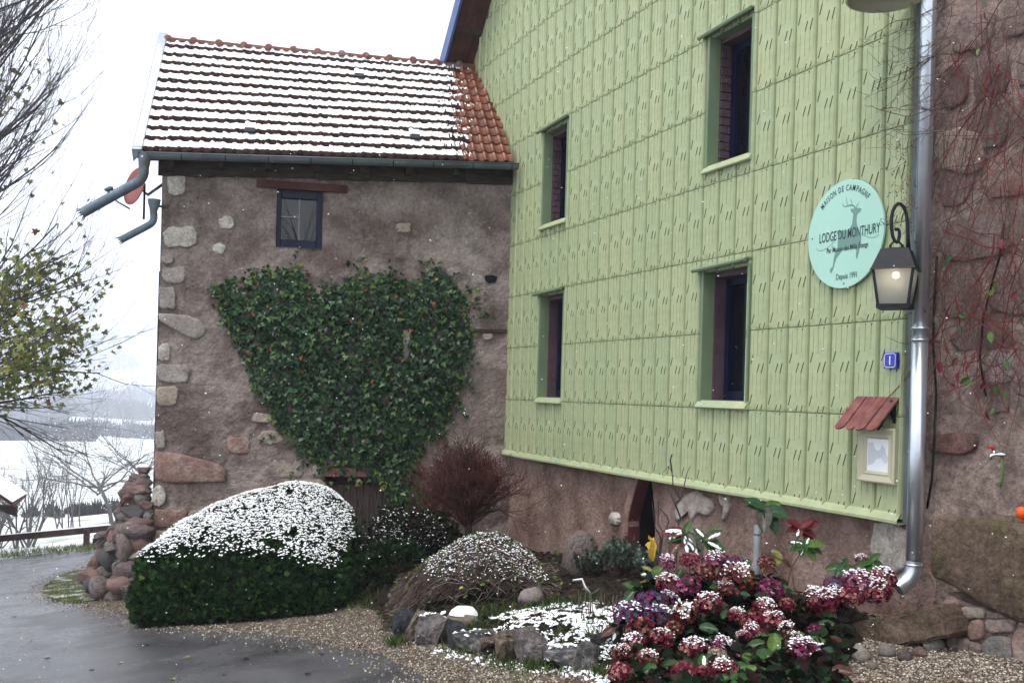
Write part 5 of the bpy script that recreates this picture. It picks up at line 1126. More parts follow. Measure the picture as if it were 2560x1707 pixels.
mat('inner_dark', (.006, .012, .006), None, rough=.95); par(mb.build('shade_core', 'inner_dark'), HG)  # solid near-black core, the hedge's inner shade put into its colour
def snow_on(P, Nn, n, size, off, name, parent, keep=None, asp=1.3):
    """small clumps of snow caught on the tops"""
    ii = rng.choice(len(P), n); p = P[ii] + rng.normal(0, size * .4, (n, 3)) * np.array([1, 1, .25]); nn = Nn[ii] / np.linalg.norm(Nn[ii], axis=1, keepdims=True)
    p = p + nn * off + np.array([0, 0, off * .5]); z = nn * .6 + np.array([0, 0, .8]) + rng.normal(0, .28, (n, 3)); a = rng.random(n) * 6.283
    o = scatter(name, *CLUMP, p, frames(z, np.column_stack([np.cos(a), np.sin(a), np.zeros(n)])), rng.uniform(size * .6, size * 1.35, n), 'snow', smooth=True); tag(par(o, parent), kind='stuff'); return o
tp = P[top == 1]; tn = Nn[top == 1]; kk = np.array([noise.noise(Vector((q[0] * 5, q[1] * 5, 3))) + .5 * noise.noise(Vector((q[0] * 13, q[1] * 13, 3))) > -.45 and pdist(q[0], q[1], HP) > .045 + .05 * noise.noise(Vector((q[0] * 6, q[1] * 6, 8))) + .10 * rng.random() ** 2 for q in tp]); tp, tn = tp[kk], tn[kk]
snow_on(tp, tn, 11500, .021, .040, 'snow_cover', HG)
# ------------------------------------------------------------------ ivy on the stone house
IP = [(490, 665), (520, 648), (560, 640), (585, 622), (610, 615), (640, 620), (680, 612), (700, 630), (712, 655), (745, 655), (800, 648), (830, 634), (850, 640), (900, 630), (925, 640), (945, 662), (960, 635), (1000, 618), (1030, 640), (1060, 670), (1078, 700), (1075, 730), (1085, 780), (1075, 815), (1060, 835), (1064, 870), (1045, 910), (1035, 960), (1010, 1000), (975, 1020), (955, 1060), (965, 1110), (975, 1150), (935, 1165), (900, 1160), (885, 1120), (850, 1090), (805, 1072), (745, 1078), (715, 1060), (690, 1040), (670, 1015), (655, 985), (620, 945), (600, 915), (580, 880), (575, 850), (555, 815), (545, 780), (520, 745), (505, 712)]
IP = [(x * 1.0884, y * 1.0884) for x, y in IP]; IVP = [sp(x, y) for x, y in IP]
IV = empty('ivy', S(3.2, -.9, .1), 'large patch of dark green ivy covering the stone house wall', 'ivy')
P = []; cl_ = []
sx0, sx1 = min(q[0] for q in IVP), max(q[0] for q in IVP); sz0, sz1 = min(q[1] for q in IVP), max(q[1] for q in IVP)
holes = [(sp(1014, 860), .10, .26), (sp(962, 985), .12, .06), (sp(870, 880), .10, .05), (sp(1000, 945), .10, .06)]
while len(P) < 9500:
    s_, z = rng.uniform(sx0 - .1, sx1 + .1), rng.uniform(sz0 - .1, sz1 + .1); d = pdist(s_, z, IVP); ins = inpoly(s_, z, IVP)
    if not ins and (d > .07 or rng.random() > .25): continue
    if any(abs(s_ - h[0][0]) < h[1] * .6 and abs(z - h[0][1]) < h[2] * .75 for h in holes) and rng.random() < .9: continue
    dep = .02 + (min(d, .35) * .40 if ins else 0); k = noise.noise(Vector((s_ * 2.2, z * 2.2, 0))); l = rng.random() ** .6; p = S(s_, z, .02 + dep * l * (.75 + .5 * k)); P.append(tuple(p)); cl_.append((k, l, d if ins else 0, z))
for rn in range(34):                                            # stray runners feeling their way over the render
    a = IVP[rng.integers(len(IVP))]; c0_ = (np.mean([q[0] for q in IVP]), np.mean([q[1] for q in IVP])); an = math.atan2(a[1] - c0_[1], a[0] - c0_[0]) + rng.normal(0, .5); s_, z = a
    if a[1] < 0: continue
    for st in range(rng.integers(4, 13)):
        s_ += math.cos(an) * .035; z += math.sin(an) * .035; an += rng.normal(0, .3)
        if not (sp(640, 600)[0] < s_ < SLEN - .05) or z > 3.45: break
        P.append(tuple(S(s_ + rng.normal(0, .02), z + rng.normal(0, .02), .035))); cl_.append((0, .1, 0, z))
P = np.array(P); N = len(P); sn = np.array(SN); nrm = sn * 1.0 + np.array([0, 0, .55]) + rng.normal(0, .38, (N, 3)); tip = np.array([0, 0, -1.]) + rng.normal(0, .5, (N, 3)); R = frames(nrm, tip); cl_ = np.array(cl_)
col = palette(N, [(.009, .031, .013), (.014, .046, .018), (.028, .074, .025), (.055, .108, .03), (.10, .15, .045), (.005, .018, .008)], [.30, .30, .17, .07, .03, .13])
br = rng.random(N) < .012; col[br] = palette(br.sum(), [(.22, .09, .03), (.16, .06, .03)])
yl = (cl_[:, 2] < .12) & (rng.random(N) < .16); col[yl] = palette(yl.sum(), [(.14, .18, .04), (.10, .16, .04)])
sz = rng.uniform(.040, .080, N) * (1 + .2 * (cl_[:, 1] - .5)); order = np.argsort(-(cl_[:, 1] + (sz - .055) * 6)); big = order[:300]; rest = order[300:]
o = scatter('foliage', *IVY, P[rest], R[rest], sz[rest], 'leaf_waxy', col[rest]); tag(par(o, IV), kind='stuff')
iv_me = []
for q in range(6):
    me = bpy.data.meshes.new('leaf'); me.from_pydata([(x * (1 + .1 * nz3((q, i, 0))), y, z + .03 * nz3((q, i, 5))) for i, (x, y, z) in enumerate(IVY[0])], [], IVY[1]); a = me.color_attributes.new('col', 'FLOAT_COLOR', 'POINT'); c = palette(1, [(.018, .058, .023), (.034, .088, .030), (.012, .042, .018), (.026, .072, .026), (.045, .105, .032), (.065, .125, .035)][q:q + 1])[0]
    for d in a.data: d.color = (*c, 1)
    me.materials.append(MATS['leaf_waxy']); iv_me.append(me)
for i in big:
    o = bpy.data.objects.new('leaf', iv_me[rng.choice(6, p=[.3, .2, .2, .15, .1, .05])]); COL.objects.link(o); x = Matrix(R[i].tolist()).to_4x4() @ Matrix.Scale(float(sz[i]) * 1.08, 4); x.translation = P[i] + np.array(SN) * .012; o.parent = IV; o.matrix_parent_inverse = Matrix.Translation(IV.location).inverted(); o.matrix_basis = x
mb = MB(); rs = random.Random(3)
for i in range(60):
    s_, z = 3.0 + rs.gauss(0, .25), -.9 + .2 * rs.random(); pa = [S(s_, z, .02)]
    ts, tz = rs.uniform(sx0, sx1), rs.uniform(sz0 + .6, sz1)
    for k in range(1, 13):
        t = k / 12; q = (s_ + (ts - s_) * t + .08 * nz3((i, t * 4, 0)), z + (tz - z) * t)
        if not inpoly(*q, IVP) and k > 3: break
        pa.append(S(*q, .015 + .01 * rs.random()))
    if len(pa) > 2: mb.tube(pa, [.009 * (1 - .6 * j / len(pa)) for j in range(len(pa))], 4)
tag(par(mb.build('stems', 'bark'), IV), kind='stuff')
# ------------------------------------------------------------------ twiggy growth
def grow(mb, p, d, ln_, r, lev, rs, up=.25, spread=.6, kids=(4, 6), bend=.15, tips=None, seg=4, shrink=.62, start=.25, nseg=5, mi=0, tw=3, gnarl=1, minr=.0018):
    pts = [p]; rr = [r]; dd = d.normalized(); st = ln_ / nseg
    for i in range(nseg):
        dd = (dd + Vector((rs.gauss(0, bend), rs.gauss(0, bend), rs.gauss(0, bend) + up * .22)) * gnarl).normalized(); pts.append(pts[-1] + dd * st); rr.append(max(r * (1 - .65 * (i + 1) / nseg), minr))
    mb.tube(pts, rr, seg if lev > 0 else tw, mi, cap=False)
    if lev == 0:
        if tips is not None: tips.append((pts[-1], dd)); tips.append((pts[len(pts) // 2], dd))
        return
    n = rs.randint(*kids)
    for i in range(n):
        t = start + (1 - start) * (i + rs.random()) / n; k = min(nseg - 1, int(t * nseg)); q = pts[k].lerp(pts[k + 1], t * nseg - k); base = (pts[k + 1] - pts[k]).normalized()
        a = rs.uniform(0, 6.283); o1 = base.orthogonal().normalized(); o2 = base.cross(o1); nd = (base + (o1 * math.cos(a) + o2 * math.sin(a)) * spread * rs.uniform(.6, 1.4)).normalized()
        grow(mb, q, nd, ln_ * shrink * rs.uniform(.7, 1.2) * (1 - .25 * t), rr[k] * .58, lev - 1, rs, up, spread, kids, bend, tips, seg, shrink, start, nseg, mi, tw, gnarl, minr)
# red-twigged ball shrub in the inner corner
b = atd(1168, 1335, 12.3); b.z = bz(b.x, b.y); RB = empty('twiggy_shrub', b, 'bare rounded shrub of reddish brown twigs in the inner corner', 'shrub'); rs = random.Random(11)
ct = atd(1166, 1195, 12.6); mb = MB(); tk = b + UP * max(.2, (ct.z - b.z) * .55); mb.tube([b - UP * .05, b.lerp(tk, .5) + Vector((.02, 0, 0)), tk], [.06, .05, .045], 8); par(mb.build('trunk', 'bark'), RB)
mb = MB()
for i in range(125):
    a = rs.uniform(0, 6.283); e = rs.uniform(.05, 1.0); d = Vector((math.sin(e) * math.cos(a), math.sin(e) * math.sin(a) * .8, math.cos(e))); grow(mb, tk - UP * rs.uniform(0, .14), d, rs.uniform(.55, .80), .013, 2, rs, .40, .70, (5, 7), .20, None, 3, .58, .25, 5, 0, 3, 1, .0028)
tag(par(mb.build('twigs', 'twig_red'), RB), kind='stuff')
# conifer with snow on its branches between hedge and corner
def cone_shrub(name, label, cpx, cpy, d, rx, ry, h, nb, snow_n, cols, seed, zoff=0):
    c = atd(cpx, cpy, d); c.z = bz(c.x, c.y) + zoff; E_ = empty(name, c, label, 'shrub'); rs = random.Random(seed); mb = MB(); P = []; T = []
    for i in range(nb):
        a = rs.uniform(0, 6.283); t = rs.random() ** .8; hh = h * t; r = math.sqrt(max(.05, 1 - t * t * .85)); e = Vector((math.cos(a) * rx * r, math.sin(a) * ry * r, hh)); p0 = c + UP * hh * .25 + e * .15; p1 = c + Vector((e.x, e.y, hh)); m_ = p0.lerp(p1, .6) + UP * .05
        mb.tube([p0, m_, p1 - UP * .02], [.008, .005, .002], 3, cap=False)
        for k in range(16):
            u = .25 + .75 * rs.random(); q = p0.lerp(m_, u / .6) if u < .6 else m_.lerp(p1, (u - .6) / .4); P.append(tuple(q + Vector((rs.gauss(0, .025), rs.gauss(0, .025), rs.gauss(0, .02))))); dr = (p1 - p0).normalized(); T.append((dr.x + rs.gauss(0, .5), dr.y + rs.gauss(0, .5), dr.z + rs.gauss(0, .35)))
    tag(par(mb.build('branches', 'twig_brown'), E_), kind='stuff'); P = np.array(P); T = np.array(T); N = len(P)
    o = scatter('foliage', *SPRIG, P, frames(np.cross(T, rng.normal(0, 1, (N, 3))), T), rng.uniform(.05, .09, N), 'needle', palette(N, cols)); tag(par(o, E_), kind='stuff')
    hi = P[P[:, 2] > np.percentile(P[:, 2], 35)]; snow_on(hi, np.tile([0., 0, 1.], (len(hi), 1)), snow_n, .026, .012, 'snow_cover', E_); return E_
cone_shrub('snowy_conifer', 'spreading dark conifer dusted with snow before the cellar door', 1010, 1400, 11.8, .62, .5, .72, 210, 1500, [(.012, .024, .010), (.022, .034, .014), (.035, .02, .02), (.008, .013, .008)], 5)
cone_shrub('low_juniper', 'low green juniper at the foot of the ivy', 1060, 1330, 12.8, .5, .35, .75, 130, 60, [(.03, .05, .018), (.045, .07, .02), (.06, .075, .03)], 6)
cone_shrub('dark_evergreen', 'small dark evergreen between the conifer and the creeping shrub', 985, 1470, 10.9, .42, .3, .42, 90, 30, [(.007, .018, .008), (.013, .03, .011), (.022, .045, .015)], 8)
# ------------------------------------------------------------------ creeping shrub: mat of arching stems
CS = empty('creeping_shrub', onbed(1200, 1510), 'low creeping shrub of arching bare stems dusted with snow', 'shrub'); rs = random.Random(21)
def dome(u, v):
    """u 0..1 left to right, v 0..1 front to back -> point on the mound"""
    px = 975 + 425 * u; hp = [1492, 1455, 1425, 1395, 1365, 1348, 1345, 1360, 1390, 1435, 1470]; k = min(9, int(u * 10)); t = u * 10 - k; py_top = hp[k] * (1 - t) + hp[k + 1] * t; d = 9.2 + .55 * v + .5 * u * 0
    pt = atd(px, py_top, d + .45); g_ = bz(pt.x, pt.y); H = max(.08, pt.z - g_); x, y = pt.x, pt.y - .78 + v * 1.2; hh = H * max(0, 1 - abs((v - .60) / .60) ** 2.2) ** .6; return Vector((x, y, bz(x, y) + hh))
mb = MB(); SP_ = []; LV = []
for i in range(2400):
    u, v = rs.random(), rs.random(); k = rs.uniform(.12, .34); dirn = -1 if rs.random() < .8 else 1; lay = rs.uniform(-.14, .03) * rs.random(); pts = []
    dv_ = rs.gauss(-.10, .12)
    for j in range(6):
        t = j / 5; uu = u + dirn * k * t; vv = v + dv_ * t
        if not (0.0 <= uu <= 1 and 0 <= vv <= 1): break
        pts.append(dome(uu, vv) + Vector((0, 0, lay + .05 * math.sin(t * 3.1))) + Vector((rs.gauss(0, .012), rs.gauss(0, .012), rs.gauss(0, .012))))
    if len(pts) < 3: continue
    mb.tube(pts, [.0055 * (1 - .13 * j) for j in range(len(pts))], 3, 1 if rs.random() < .22 else 0, cap=False)
    if rs.random() < .35: LV += [(tuple(q)) for q in pts[1:3]]
    if lay > -.05 and v > .12:
        for a, b_ in zip(pts[:-1], pts[1:]):
            for t in (.1, .5, .9): SP_.append(tuple(a.lerp(b_, t) + UP * .006))
tag(par(mb.build('stems', ['twig_brown', 'twig_pale']), CS), kind='stuff')
LV = np.array(LV); N = len(LV); o = scatter('leaves', *OVAL, LV + rng.normal(0, .02, (N, 3)), upright(N, .8), rng.uniform(.03, .058, N), 'leaf', palette(N, [(.06, .105, .025), (.11, .155, .035), (.26, .28, .06), (.03, .06, .02)], [.4, .3, .12, .18])); tag(par(o, CS), kind='stuff')
SP_ = np.array(SP_); SP_ = SP_[SP_[:, 2] > np.median(SP_[:, 2]) - .08]; snow_on(SP_, np.tile([0., 0, 1.], (len(SP_), 1)), 4200, .019, .004, 'snow_cover', CS)
mb = MB(); k = 18; vs_ = [dome(i / k, j / 6) - UP * .10 for i in range(k + 1) for j in range(7)]; mb.add(vs_, [(i * 7 + j, (i + 1) * 7 + j, (i + 1) * 7 + j + 1, i * 7 + j + 1) for i in range(k) for j in range(6)], 0, True); par(mb.build('shade_core', 'inner_dark'), CS)  # near-black shell painting the shade under the stems
mb = MB(); mb.tube([onbed(1362, 1520) - UP * .05, onbed(1345, 1500) + UP * .12, onbed(1310, 1490) + UP * .22, onbed(1262, 1480) + UP * .30], [.035, .03, .025, .018], 7); par(mb.build('main_stem', 'bark'), CS)
# snowy bare branch and cut stems right of it
mb = MB(); mb.tube([atd(x, y, 8.8) for x, y in ((1430, 1452), (1455, 1450), (1462, 1470), (1475, 1485), (1482, 1500), (1480, 1520))], [.006, .009, .011, .012, .013, .014], 6); mb.tube([atd(x, y, 8.8) for x, y in ((1475, 1485), (1490, 1478), (1498, 1470))], [.008, .006, .004], 5)
BB = mb.build('bare_branch', 'bark_grey'); tag(BB, 'pale bare branch with snow standing beside the lavender', 'branch')
mb = MB(); mb.tube([atd(x, y, 8.795) + UP * .010 for x, y in ((1432, 1452), (1455, 1449), (1463, 1469), (1476, 1484))], [.005, .009, .010, .008], 6); par(mb.build('snow', 'snow'), BB)
E_ = empty('cut_stems', onbed(1500, 1530), 'row of short dry cut stems standing in the snow', 'dry stems')
for i in range(26):
    px = 1440 + i * 5 + rs.gauss(0, 5); q = onbed(px, 1535 + rs.gauss(0, 8)); mb = MB(); mb.tube([q, q + Vector((rs.gauss(0, .012), rs.gauss(0, .012), rs.uniform(.08, .17)))], [.004, .003], 5); par(mb.build('stem', 'vine_brown'), E_)
# ------------------------------------------------------------------ lavender tufts
for i, (px, py, d, rx, h, lb) in enumerate(((1470, 1440, 10.2, .20, .34, 'grey green lavender clump beside the leaning tan stone'), (1560, 1445, 9.8, .25, .40, 'dense grey green lavender clump before the arched doorway'), (1625, 1440, 9.5, .16, .32, 'sparse pale lavender clump beside the yellow leaf'))):
    c = atd(px, py, d); c.z = bz(c.x, c.y); E_ = empty('lavender', c, lb, 'lavender'); P = []; T = []; mb = MB()
    for k in range(75):
        a = rs.uniform(0, 6.283); r = rs.random() ** .5; e = Vector((math.cos(a) * rx * r, math.sin(a) * rx * r, h * (1 - .4 * r) * rs.uniform(.7, 1.1))); mb.tube([c + e * .05, c + Vector((e.x * .8, e.y * .8, e.z * .6)), c + e], [.004, .003, .002], 3, cap=False)
        for t in np.linspace(.45, 1, 11): P.append(tuple(c + Vector((e.x * (.5 + .5 * t), e.y * (.5 + .5 * t), e.z * t)))); T.append((rs.gauss(0, .5), rs.gauss(0, .5), 1))
    tag(par(mb.build('stems', 'twig_brown'), E_), kind='stuff'); P = np.array(P); T = np.array(T); N = len(P)
    o = scatter('foliage', *SPRIG, P, frames(np.cross(T, rng.normal(0, 1, (N, 3))), T), rng.uniform(.035, .06, N), 'needle', palette(N, [(.07, .10, .075), (.10, .135, .11), (.045, .065, .045), (.14, .17, .15)])); tag(par(o, E_), kind='stuff')
# ------------------------------------------------------------------ hydrangea
HYD = empty('hydrangea', onbed(1800, 1650), 'hydrangea bush with faded crimson flower heads capped with snow', 'hydrangea'); rs = random.Random(31)
def head_mesh(seed, cols):
    r = np.random.default_rng(seed); n = 165; V = []; Fc = []; C = []; tops = []
    for i in range(n):
        z = 1 - 1.75 * (i + .5) / n; a = i * 2.39996 + r.normal(0, .2); rr = math.sqrt(1 - z * z) if abs(z) < 1 else 0; d = np.array([rr * math.cos(a), rr * math.sin(a), z * .82]); d = d * (.44 + .08 * r.random()); nrm = d / np.linalg.norm(d) + r.normal(0, .28, 3); nrm /= np.linalg.norm(nrm)
        u = np.cross(nrm, [0, 0, 1.]) + 1e-3; u /= np.linalg.norm(u); w_ = np.cross(nrm, u); t0 = r.random() * 1.57; c = np.array(cols[r.choice(len(cols))]) * r.uniform(.6, 1.35); s_ = r.uniform(.060, .092)
        for q in range(4):
            t = t0 + q * 1.5708; e = u * math.cos(t) + w_ * math.sin(t); f = -u * math.sin(t) + w_ * math.cos(t); k = len(V); lift = nrm * s_ * r.uniform(.05, .4)
            V += [d, d + e * s_ * .55 + f * s_ * .5 + lift * .5, d + e * s_ * 1.05 + lift, d + e * s_ * .55 - f * s_ * .5 + lift * .5]; Fc += [(k, k + 1, k + 2), (k, k + 2, k + 3)]; C += [c * .7, c, c * 1.25, c]
        if d[2] > .12: tops.append((d, nrm))
    me = bpy.data.meshes.new('flower_head'); me.from_pydata([tuple(v) for v in V], [], Fc); a = me.color_attributes.new('col', 'FLOAT_COLOR', 'POINT'); cc = np.ones((len(V), 4)); cc[:, :3] = np.clip(C, 0, 1); a.data.foreach_set('color', cc.ravel().astype(np.float32)); me.materials.append(MATS['petal'])
    sv = []; sf = []
    for d, nrm in tops:
        if r.random() < (.75 if d[2] < .2 else .25): continue
        for _ in range(2):
            p = d * 1.08 + r.normal(0, .045, 3); k = len(sv); s_ = r.uniform(.06, .11); ax = r.random() * 6.28
            sv += [tuple(p + np.array([math.cos(ax + i * 1.047) * s_ * r.uniform(.5, .8), math.sin(ax + i * 1.047) * s_ * r.uniform(.5, .8), -.01 + .02 * r.random()])) for i in range(6)] + [tuple(p + np.array([0, 0, s_ * .4]))]; sf += [(k + i, k + (i + 1) % 6, k + 6) for i in range(6)]
    ms = bpy.data.meshes.new('snow_cap'); ms.from_pydata(sv, [], sf); ms.materials.append(MATS['snow']); ms.polygons.foreach_set('use_smooth', [True] * len(sf)); return me, ms
CR = [(0.161, 0.011, 0.036), (0.098, 0.008, 0.025), (0.238, 0.036, 0.067), (0.420, 0.182, 0.168)]; PUR = [(0.161, 0.015, 0.073), (0.210, 0.045, 0.119), (0.101, 0.010, 0.042), (0.364, 0.140, 0.196)]; DUL = [(0.133, 0.020, 0.028), (0.196, 0.056, 0.048), (0.392, 0.224, 0.168), (0.084, 0.013, 0.021)]; BLU = [(0.119, 0.049, 0.140), (0.070, 0.119, 0.168), (0.168, 0.025, 0.084), (0.119, 0.011, 0.042)]; PALE = [(.42, .36, .27), (.32, .22, .18), (.50, .45, .36)]
HM = [head_mesh(1, CR), head_mesh(2, CR), head_mesh(3, PUR), head_mesh(4, DUL), head_mesh(5, BLU), head_mesh(6, PALE)]
A_ = [(755, 715, 105, 2), (915, 700, 115, 0), (1100, 705, 135, 2), (1240, 830, 205, 3), (1455, 725, 100, 3), (1020, 790, 115, 3), (760, 870, 135, 0), (890, 890, 160, 2), (1045, 1010, 165, 1), (1480, 905, 150, 2), (870, 1075, 150, 3), (1445, 1040, 140, 0), (640, 1010, 185, 4), (480, 1090, 170, 4), (690, 1100, 170, 4), (560, 1190, 175, 3), (715, 1255, 140, 0), (1245, 1085, 110, 0), (1350, 1130, 130, 1), (1500, 1130, 140, 0), (1350, 1210, 130, 0), (950, 1340, 175, 1), (1150, 1310, 140, 2), (1110, 1375, 110, 5), (880, 1500, 160, 0), (1150, 1480, 175, 0), (1720, 1340, 185, 2), (430, 1500, 150, 1), (520, 1290, 140, 1), (1600, 1020, 90, 0), (1800, 1200, 100, 2), (1850, 1000, 165, 0), (1930, 930, 110, 2), (440, 1360, 120, 3), (620, 1400, 140, 3), (1290, 1250, 100, 1), (1000, 1490, 100, 1), (1230, 740, 130, 4), (1590, 1190, 110, 1), (1650, 1260, 100, 3), (760, 980, 120, 4), (1160, 900, 110, 3), (800, 1180, 110, 3)]
A_ = [(1400 + x / 2.816, 1150 + y / 2.816, w_ / 2.816, m_) for x, y, w_, m_ in A_] + [(1900 + x / 1.943, 900 + y / 1.943, w_ / 1.943, m_) for x, y, w_, m_ in ((300, 1165, 120, 0), (480, 1080, 130, 2), (590, 1060, 110, 0), (440, 1150, 100, 0), (360, 1090, 80, 4), (570, 1125, 110, 1), (130, 1180, 60, 1), (490, 965, 50, 2), (260, 1130, 70, 0))]
HEADS = []; sm_ = MB()
def hd(px, py): return min(6.12 + max(0, (1700 - py) / 330) * 1.05 + (.25 if px > 2000 else 0), gnd(px, py, .2).y - .06)
for px, py, w_, m_ in A_:
    d = hd(px, py); p = atd(px, py, d); s_ = w_ / F * d * 1.28
    o = bpy.data.objects.new('flower_head', HM[m_][0]); COL.objects.link(o); x = Matrix.Translation(p) @ Matrix.Rotation(rs.uniform(0, 6.28), 4, 'Z') @ Matrix.Rotation(rs.gauss(0, .18), 4, 'X') @ Matrix.Diagonal((s_, s_, s_ * rs.uniform(.85, .98), 1))
    o.parent = HYD; o.matrix_parent_inverse = Matrix.Translation(HYD.location).inverted(); o.matrix_basis = x
    if m_ != 5 and (rs.random() < .56):
        c = bpy.data.objects.new('snow_cap', HM[m_][1]); COL.objects.link(c); c.parent = o; c.matrix_parent_inverse = Matrix.Identity(4); c.scale = (rs.uniform(.7, 1), rs.uniform(.7, 1), 1)
    b = Vector((p.x * .75 + .45, p.y + .35, 0)); b.z = bz(b.x, b.y); HEADS.append(p); mid = p.lerp(b, .45) + Vector((0, .10, -.02)); sm_.tube([p + Vector((0, .02, -s_ * .25)), mid, b], [.004, .006, .008], 5, cap=False)
tag(par(sm_.build('stems', 'vine_brown'), HYD), kind='stuff')
def leafobj(p, tip, nrm, s_, kind, parent, snow=0):
    o = bpy.data.objects.new('leaf', LM[kind]); COL.objects.link(o); R = frames(np.array([nrm[:]]), np.array([tip[:]]))[0]; x = Matrix(R.tolist()).to_4x4() @ Matrix.Scale(s_, 4); x.translation = p; o.parent = parent; o.matrix_parent_inverse = Matrix.Translation(parent.location).inverted(); o.matrix_basis = x
    if snow:
        c = bpy.data.objects.new('snow', SNL); COL.objects.link(c); c.parent = o; c.matrix_parent_inverse = Matrix.Identity(4)
    return o
LM = {}
def bigleaf(c, name):
    V = []; Fc = []; C = []; n = 9; c = np.array(c)
    for i in range(n):
        t = i / (n - 1); w_ = .30 * math.sin(math.pi * min(1, t * .93 + .07)) ** .75 * (1 - .25 * t) + .004; dr = -.14 * t * t
        for j, x in enumerate((-1, -.5, 0, .5, 1)): V.append((x * w_, t, dr + .10 * abs(x) ** 1.5 * w_ / .3 - .02 * (x == 0) + .012 * math.sin(t * 30) * abs(x))); C.append(c * (1.35 if x == 0 else 1) * (1 + .12 * math.sin(t * 34)))
    Fc = [(i * 5 + j, i * 5 + j + 1, (i + 1) * 5 + j + 1, (i + 1) * 5 + j) for i in range(n - 1) for j in range(4)]
    me = bpy.data.meshes.new('leaf'); me.from_pydata(V, [], Fc); a = me.color_attributes.new('col', 'FLOAT_COLOR', 'POINT'); cc = np.ones((len(V), 4)); cc[:, :3] = np.clip(C, 0, 1); a.data.foreach_set('color', cc.ravel().astype(np.float32)); me.materials.append(MATS['leaf_waxy']); me.polygons.foreach_set('use_smooth', [True] * len(Fc)); LM[name] = me
for nm, c in (('dg', (.022, .060, .026)), ('g', (.032, .085, .022)), ('lg', (.075, .135, .028)), ('br', (.075, .030, .022)), ('re', (.11, .014, .022)), ('ol', (.13, .13, .035)), ('gr', (.060, .055, .048))): bigleaf(c, nm)
V = [];
for i in range(7):
    t = .18 + .62 * i / 6; w_ = .085 * math.sin(math.pi * (i + .6) / 7.2) + .02
    for x in (-1, -.3, .4, 1): V.append((x * w_ + .07 + .05 * nz3((i * .9, x, 1)), t, -.14 * t * t + .035 * (abs(x) < .8) + .03))
SNL = bpy.data.meshes.new('snow'); SNL.from_pydata(V, [], [(i * 4 + j, i * 4 + j + 1, (i + 1) * 4 + j + 1, (i + 1) * 4 + j) for i in range(6) for j in range(3)]); SNL.materials.append(MATS['snow']); SNL.polygons.foreach_set('use_smooth', [True] * 18)
def rosette(px, py, d, lst, parent=HYD):
    """leaves around a stem tip: (angle in the picture, length px, kind, snow, toward the viewer)"""
    c = atd(px, py, d)
    for a, l, kd, sn_, tw in lst:
        tip = Vector((math.cos(RA(a)), -tw, math.sin(RA(a)))).normalized(); nrm = Vector((-math.sin(RA(a)) * .25 * (1 if math.cos(RA(a)) > 0 else -1), -.75, .75)) + Vector((rs.gauss(0, .15), 0, rs.gauss(0, .15))); leafobj(c, tip, nrm, l / F * d * 1.3, kd, parent, sn_)
    return c
def zq(x, y): return 1400 + x / 2.816, 1150 + y / 2.816
R1_ = rosette(*zq(885, 510), 7.3, [(165, 48, 're', 1, .2), (200, 44, 'dg', 1, .3), (232, 58, 'br', 0, .4), (272, 56, 'gr', 1, .5), (290, 62, 'gr', 1, .1), (85, 30, 'g', 0, .2), (310, 46, 'dg', 0, .3), (215, 40, 'dg', 1, .1)])
R2_ = rosette(*zq(1020, 560), 7.4, [(60, 44, 'lg', 0, .1), (110, 34, 'dg', 1, .2), (-10, 46, 'dg', 1, .3), (-35, 44, 'g', 1, .2), (190, 30, 'dg', 1, .3), (-75, 46, 'g', 0, .4), (30, 40, 'gr', 1, .0)])
R3_ = rosette(*zq(1440, 340), 7.6, [(140, 44, 'dg', 0, .2), (215, 22, 'dg', 0, .4), (265, 58, 'gr', 0, .4), (290, 56, 'dg', 0, .3), (-20, 52, 'dg', 0, .3), (40, 40, 'lg', 0, .1), (170, 36, 'dg', 0, .1)])
R4_ = rosette(*zq(1690, 480), 7.6, [(100, 40, 're', 0, .2), (60, 34, 're', 0, .2), (-45, 44, 're', 0, .3), (-20, 36, 're', 0, .3), (190, 30, 're', 0, .2), (250, 28, 'br', 1, .4), (20, 46, 're', 0, -.2), (140, 30, 're', 0, .1)])
R5_ = rosette(*zq(1725, 600), 7.5, [(20, 40, 'lg', 0, .2), (150, 34, 'dg', 1, .3), (200, 36, 'g', 0, .3), (-20, 38, 'g', 0, .2), (-60, 36, 'lg', 0, .3), (250, 30, 'g', 1, .4), (80, 24, 'g', 1, .1)])
R6_ = rosette(*zq(1500, 1365), 6.0, [(85, 50, 'lg', 0, .2), (30, 38, 'g', 0, .1), (190, 52, 'g', 0, .2), (225, 58, 'g', 1, .4), (272, 62, 'g', 1, .5), (-35, 66, 'g', 0, .3), (-15, 48, 'g', 1, .1), (250, 64, 'dg', 1, .2), (-60, 52, 'dg', 0, .3)])
R7_ = rosette(*zq(1560, 700), 7.4, [(100, 30, 'ol', 0, .2), (210, 26, 'ol', 0, .2), (-30, 26, 'br', 0, .2)])
R8_ = rosette(*zq(545, 900), 7.1, [(150, 30, 'g', 0, .2), (230, 44, 'dg', 0, .3), (60, 26, 'ol', 0, .1), (280, 34, 'g', 0, .3), (120, 24, 'lg', 0, .1)])
R9_ = rosette(*zq(650, 800), 7.2, [(60, 30, 'lg', 0, .2), (180, 26, 'g', 1, .2), (-20, 30, 'ol', 0, .2), (120, 26, 'ol', 0, .1), (250, 30, 'ol', 0, .2)])
R10 = rosette(1900 + 540 / 1.943, 900 + 975 / 1.943, 7.3, [(200, 34, 'g', 0, .2), (60, 26, 'g', 0, .2), (-30, 30, 'dg', 0, .2), (140, 26, 'lg', 0, .2), (250, 30, 'g', 0, .3)])
R11 = rosette(1900 + 400 / 1.943, 900 + 1000 / 1.943, 7.3, [(180, 34, 'g', 0, .2), (70, 26, 'dg', 0, .2), (-10, 30, 'g', 0, .2), (240, 30, 'dg', 0, .3)])
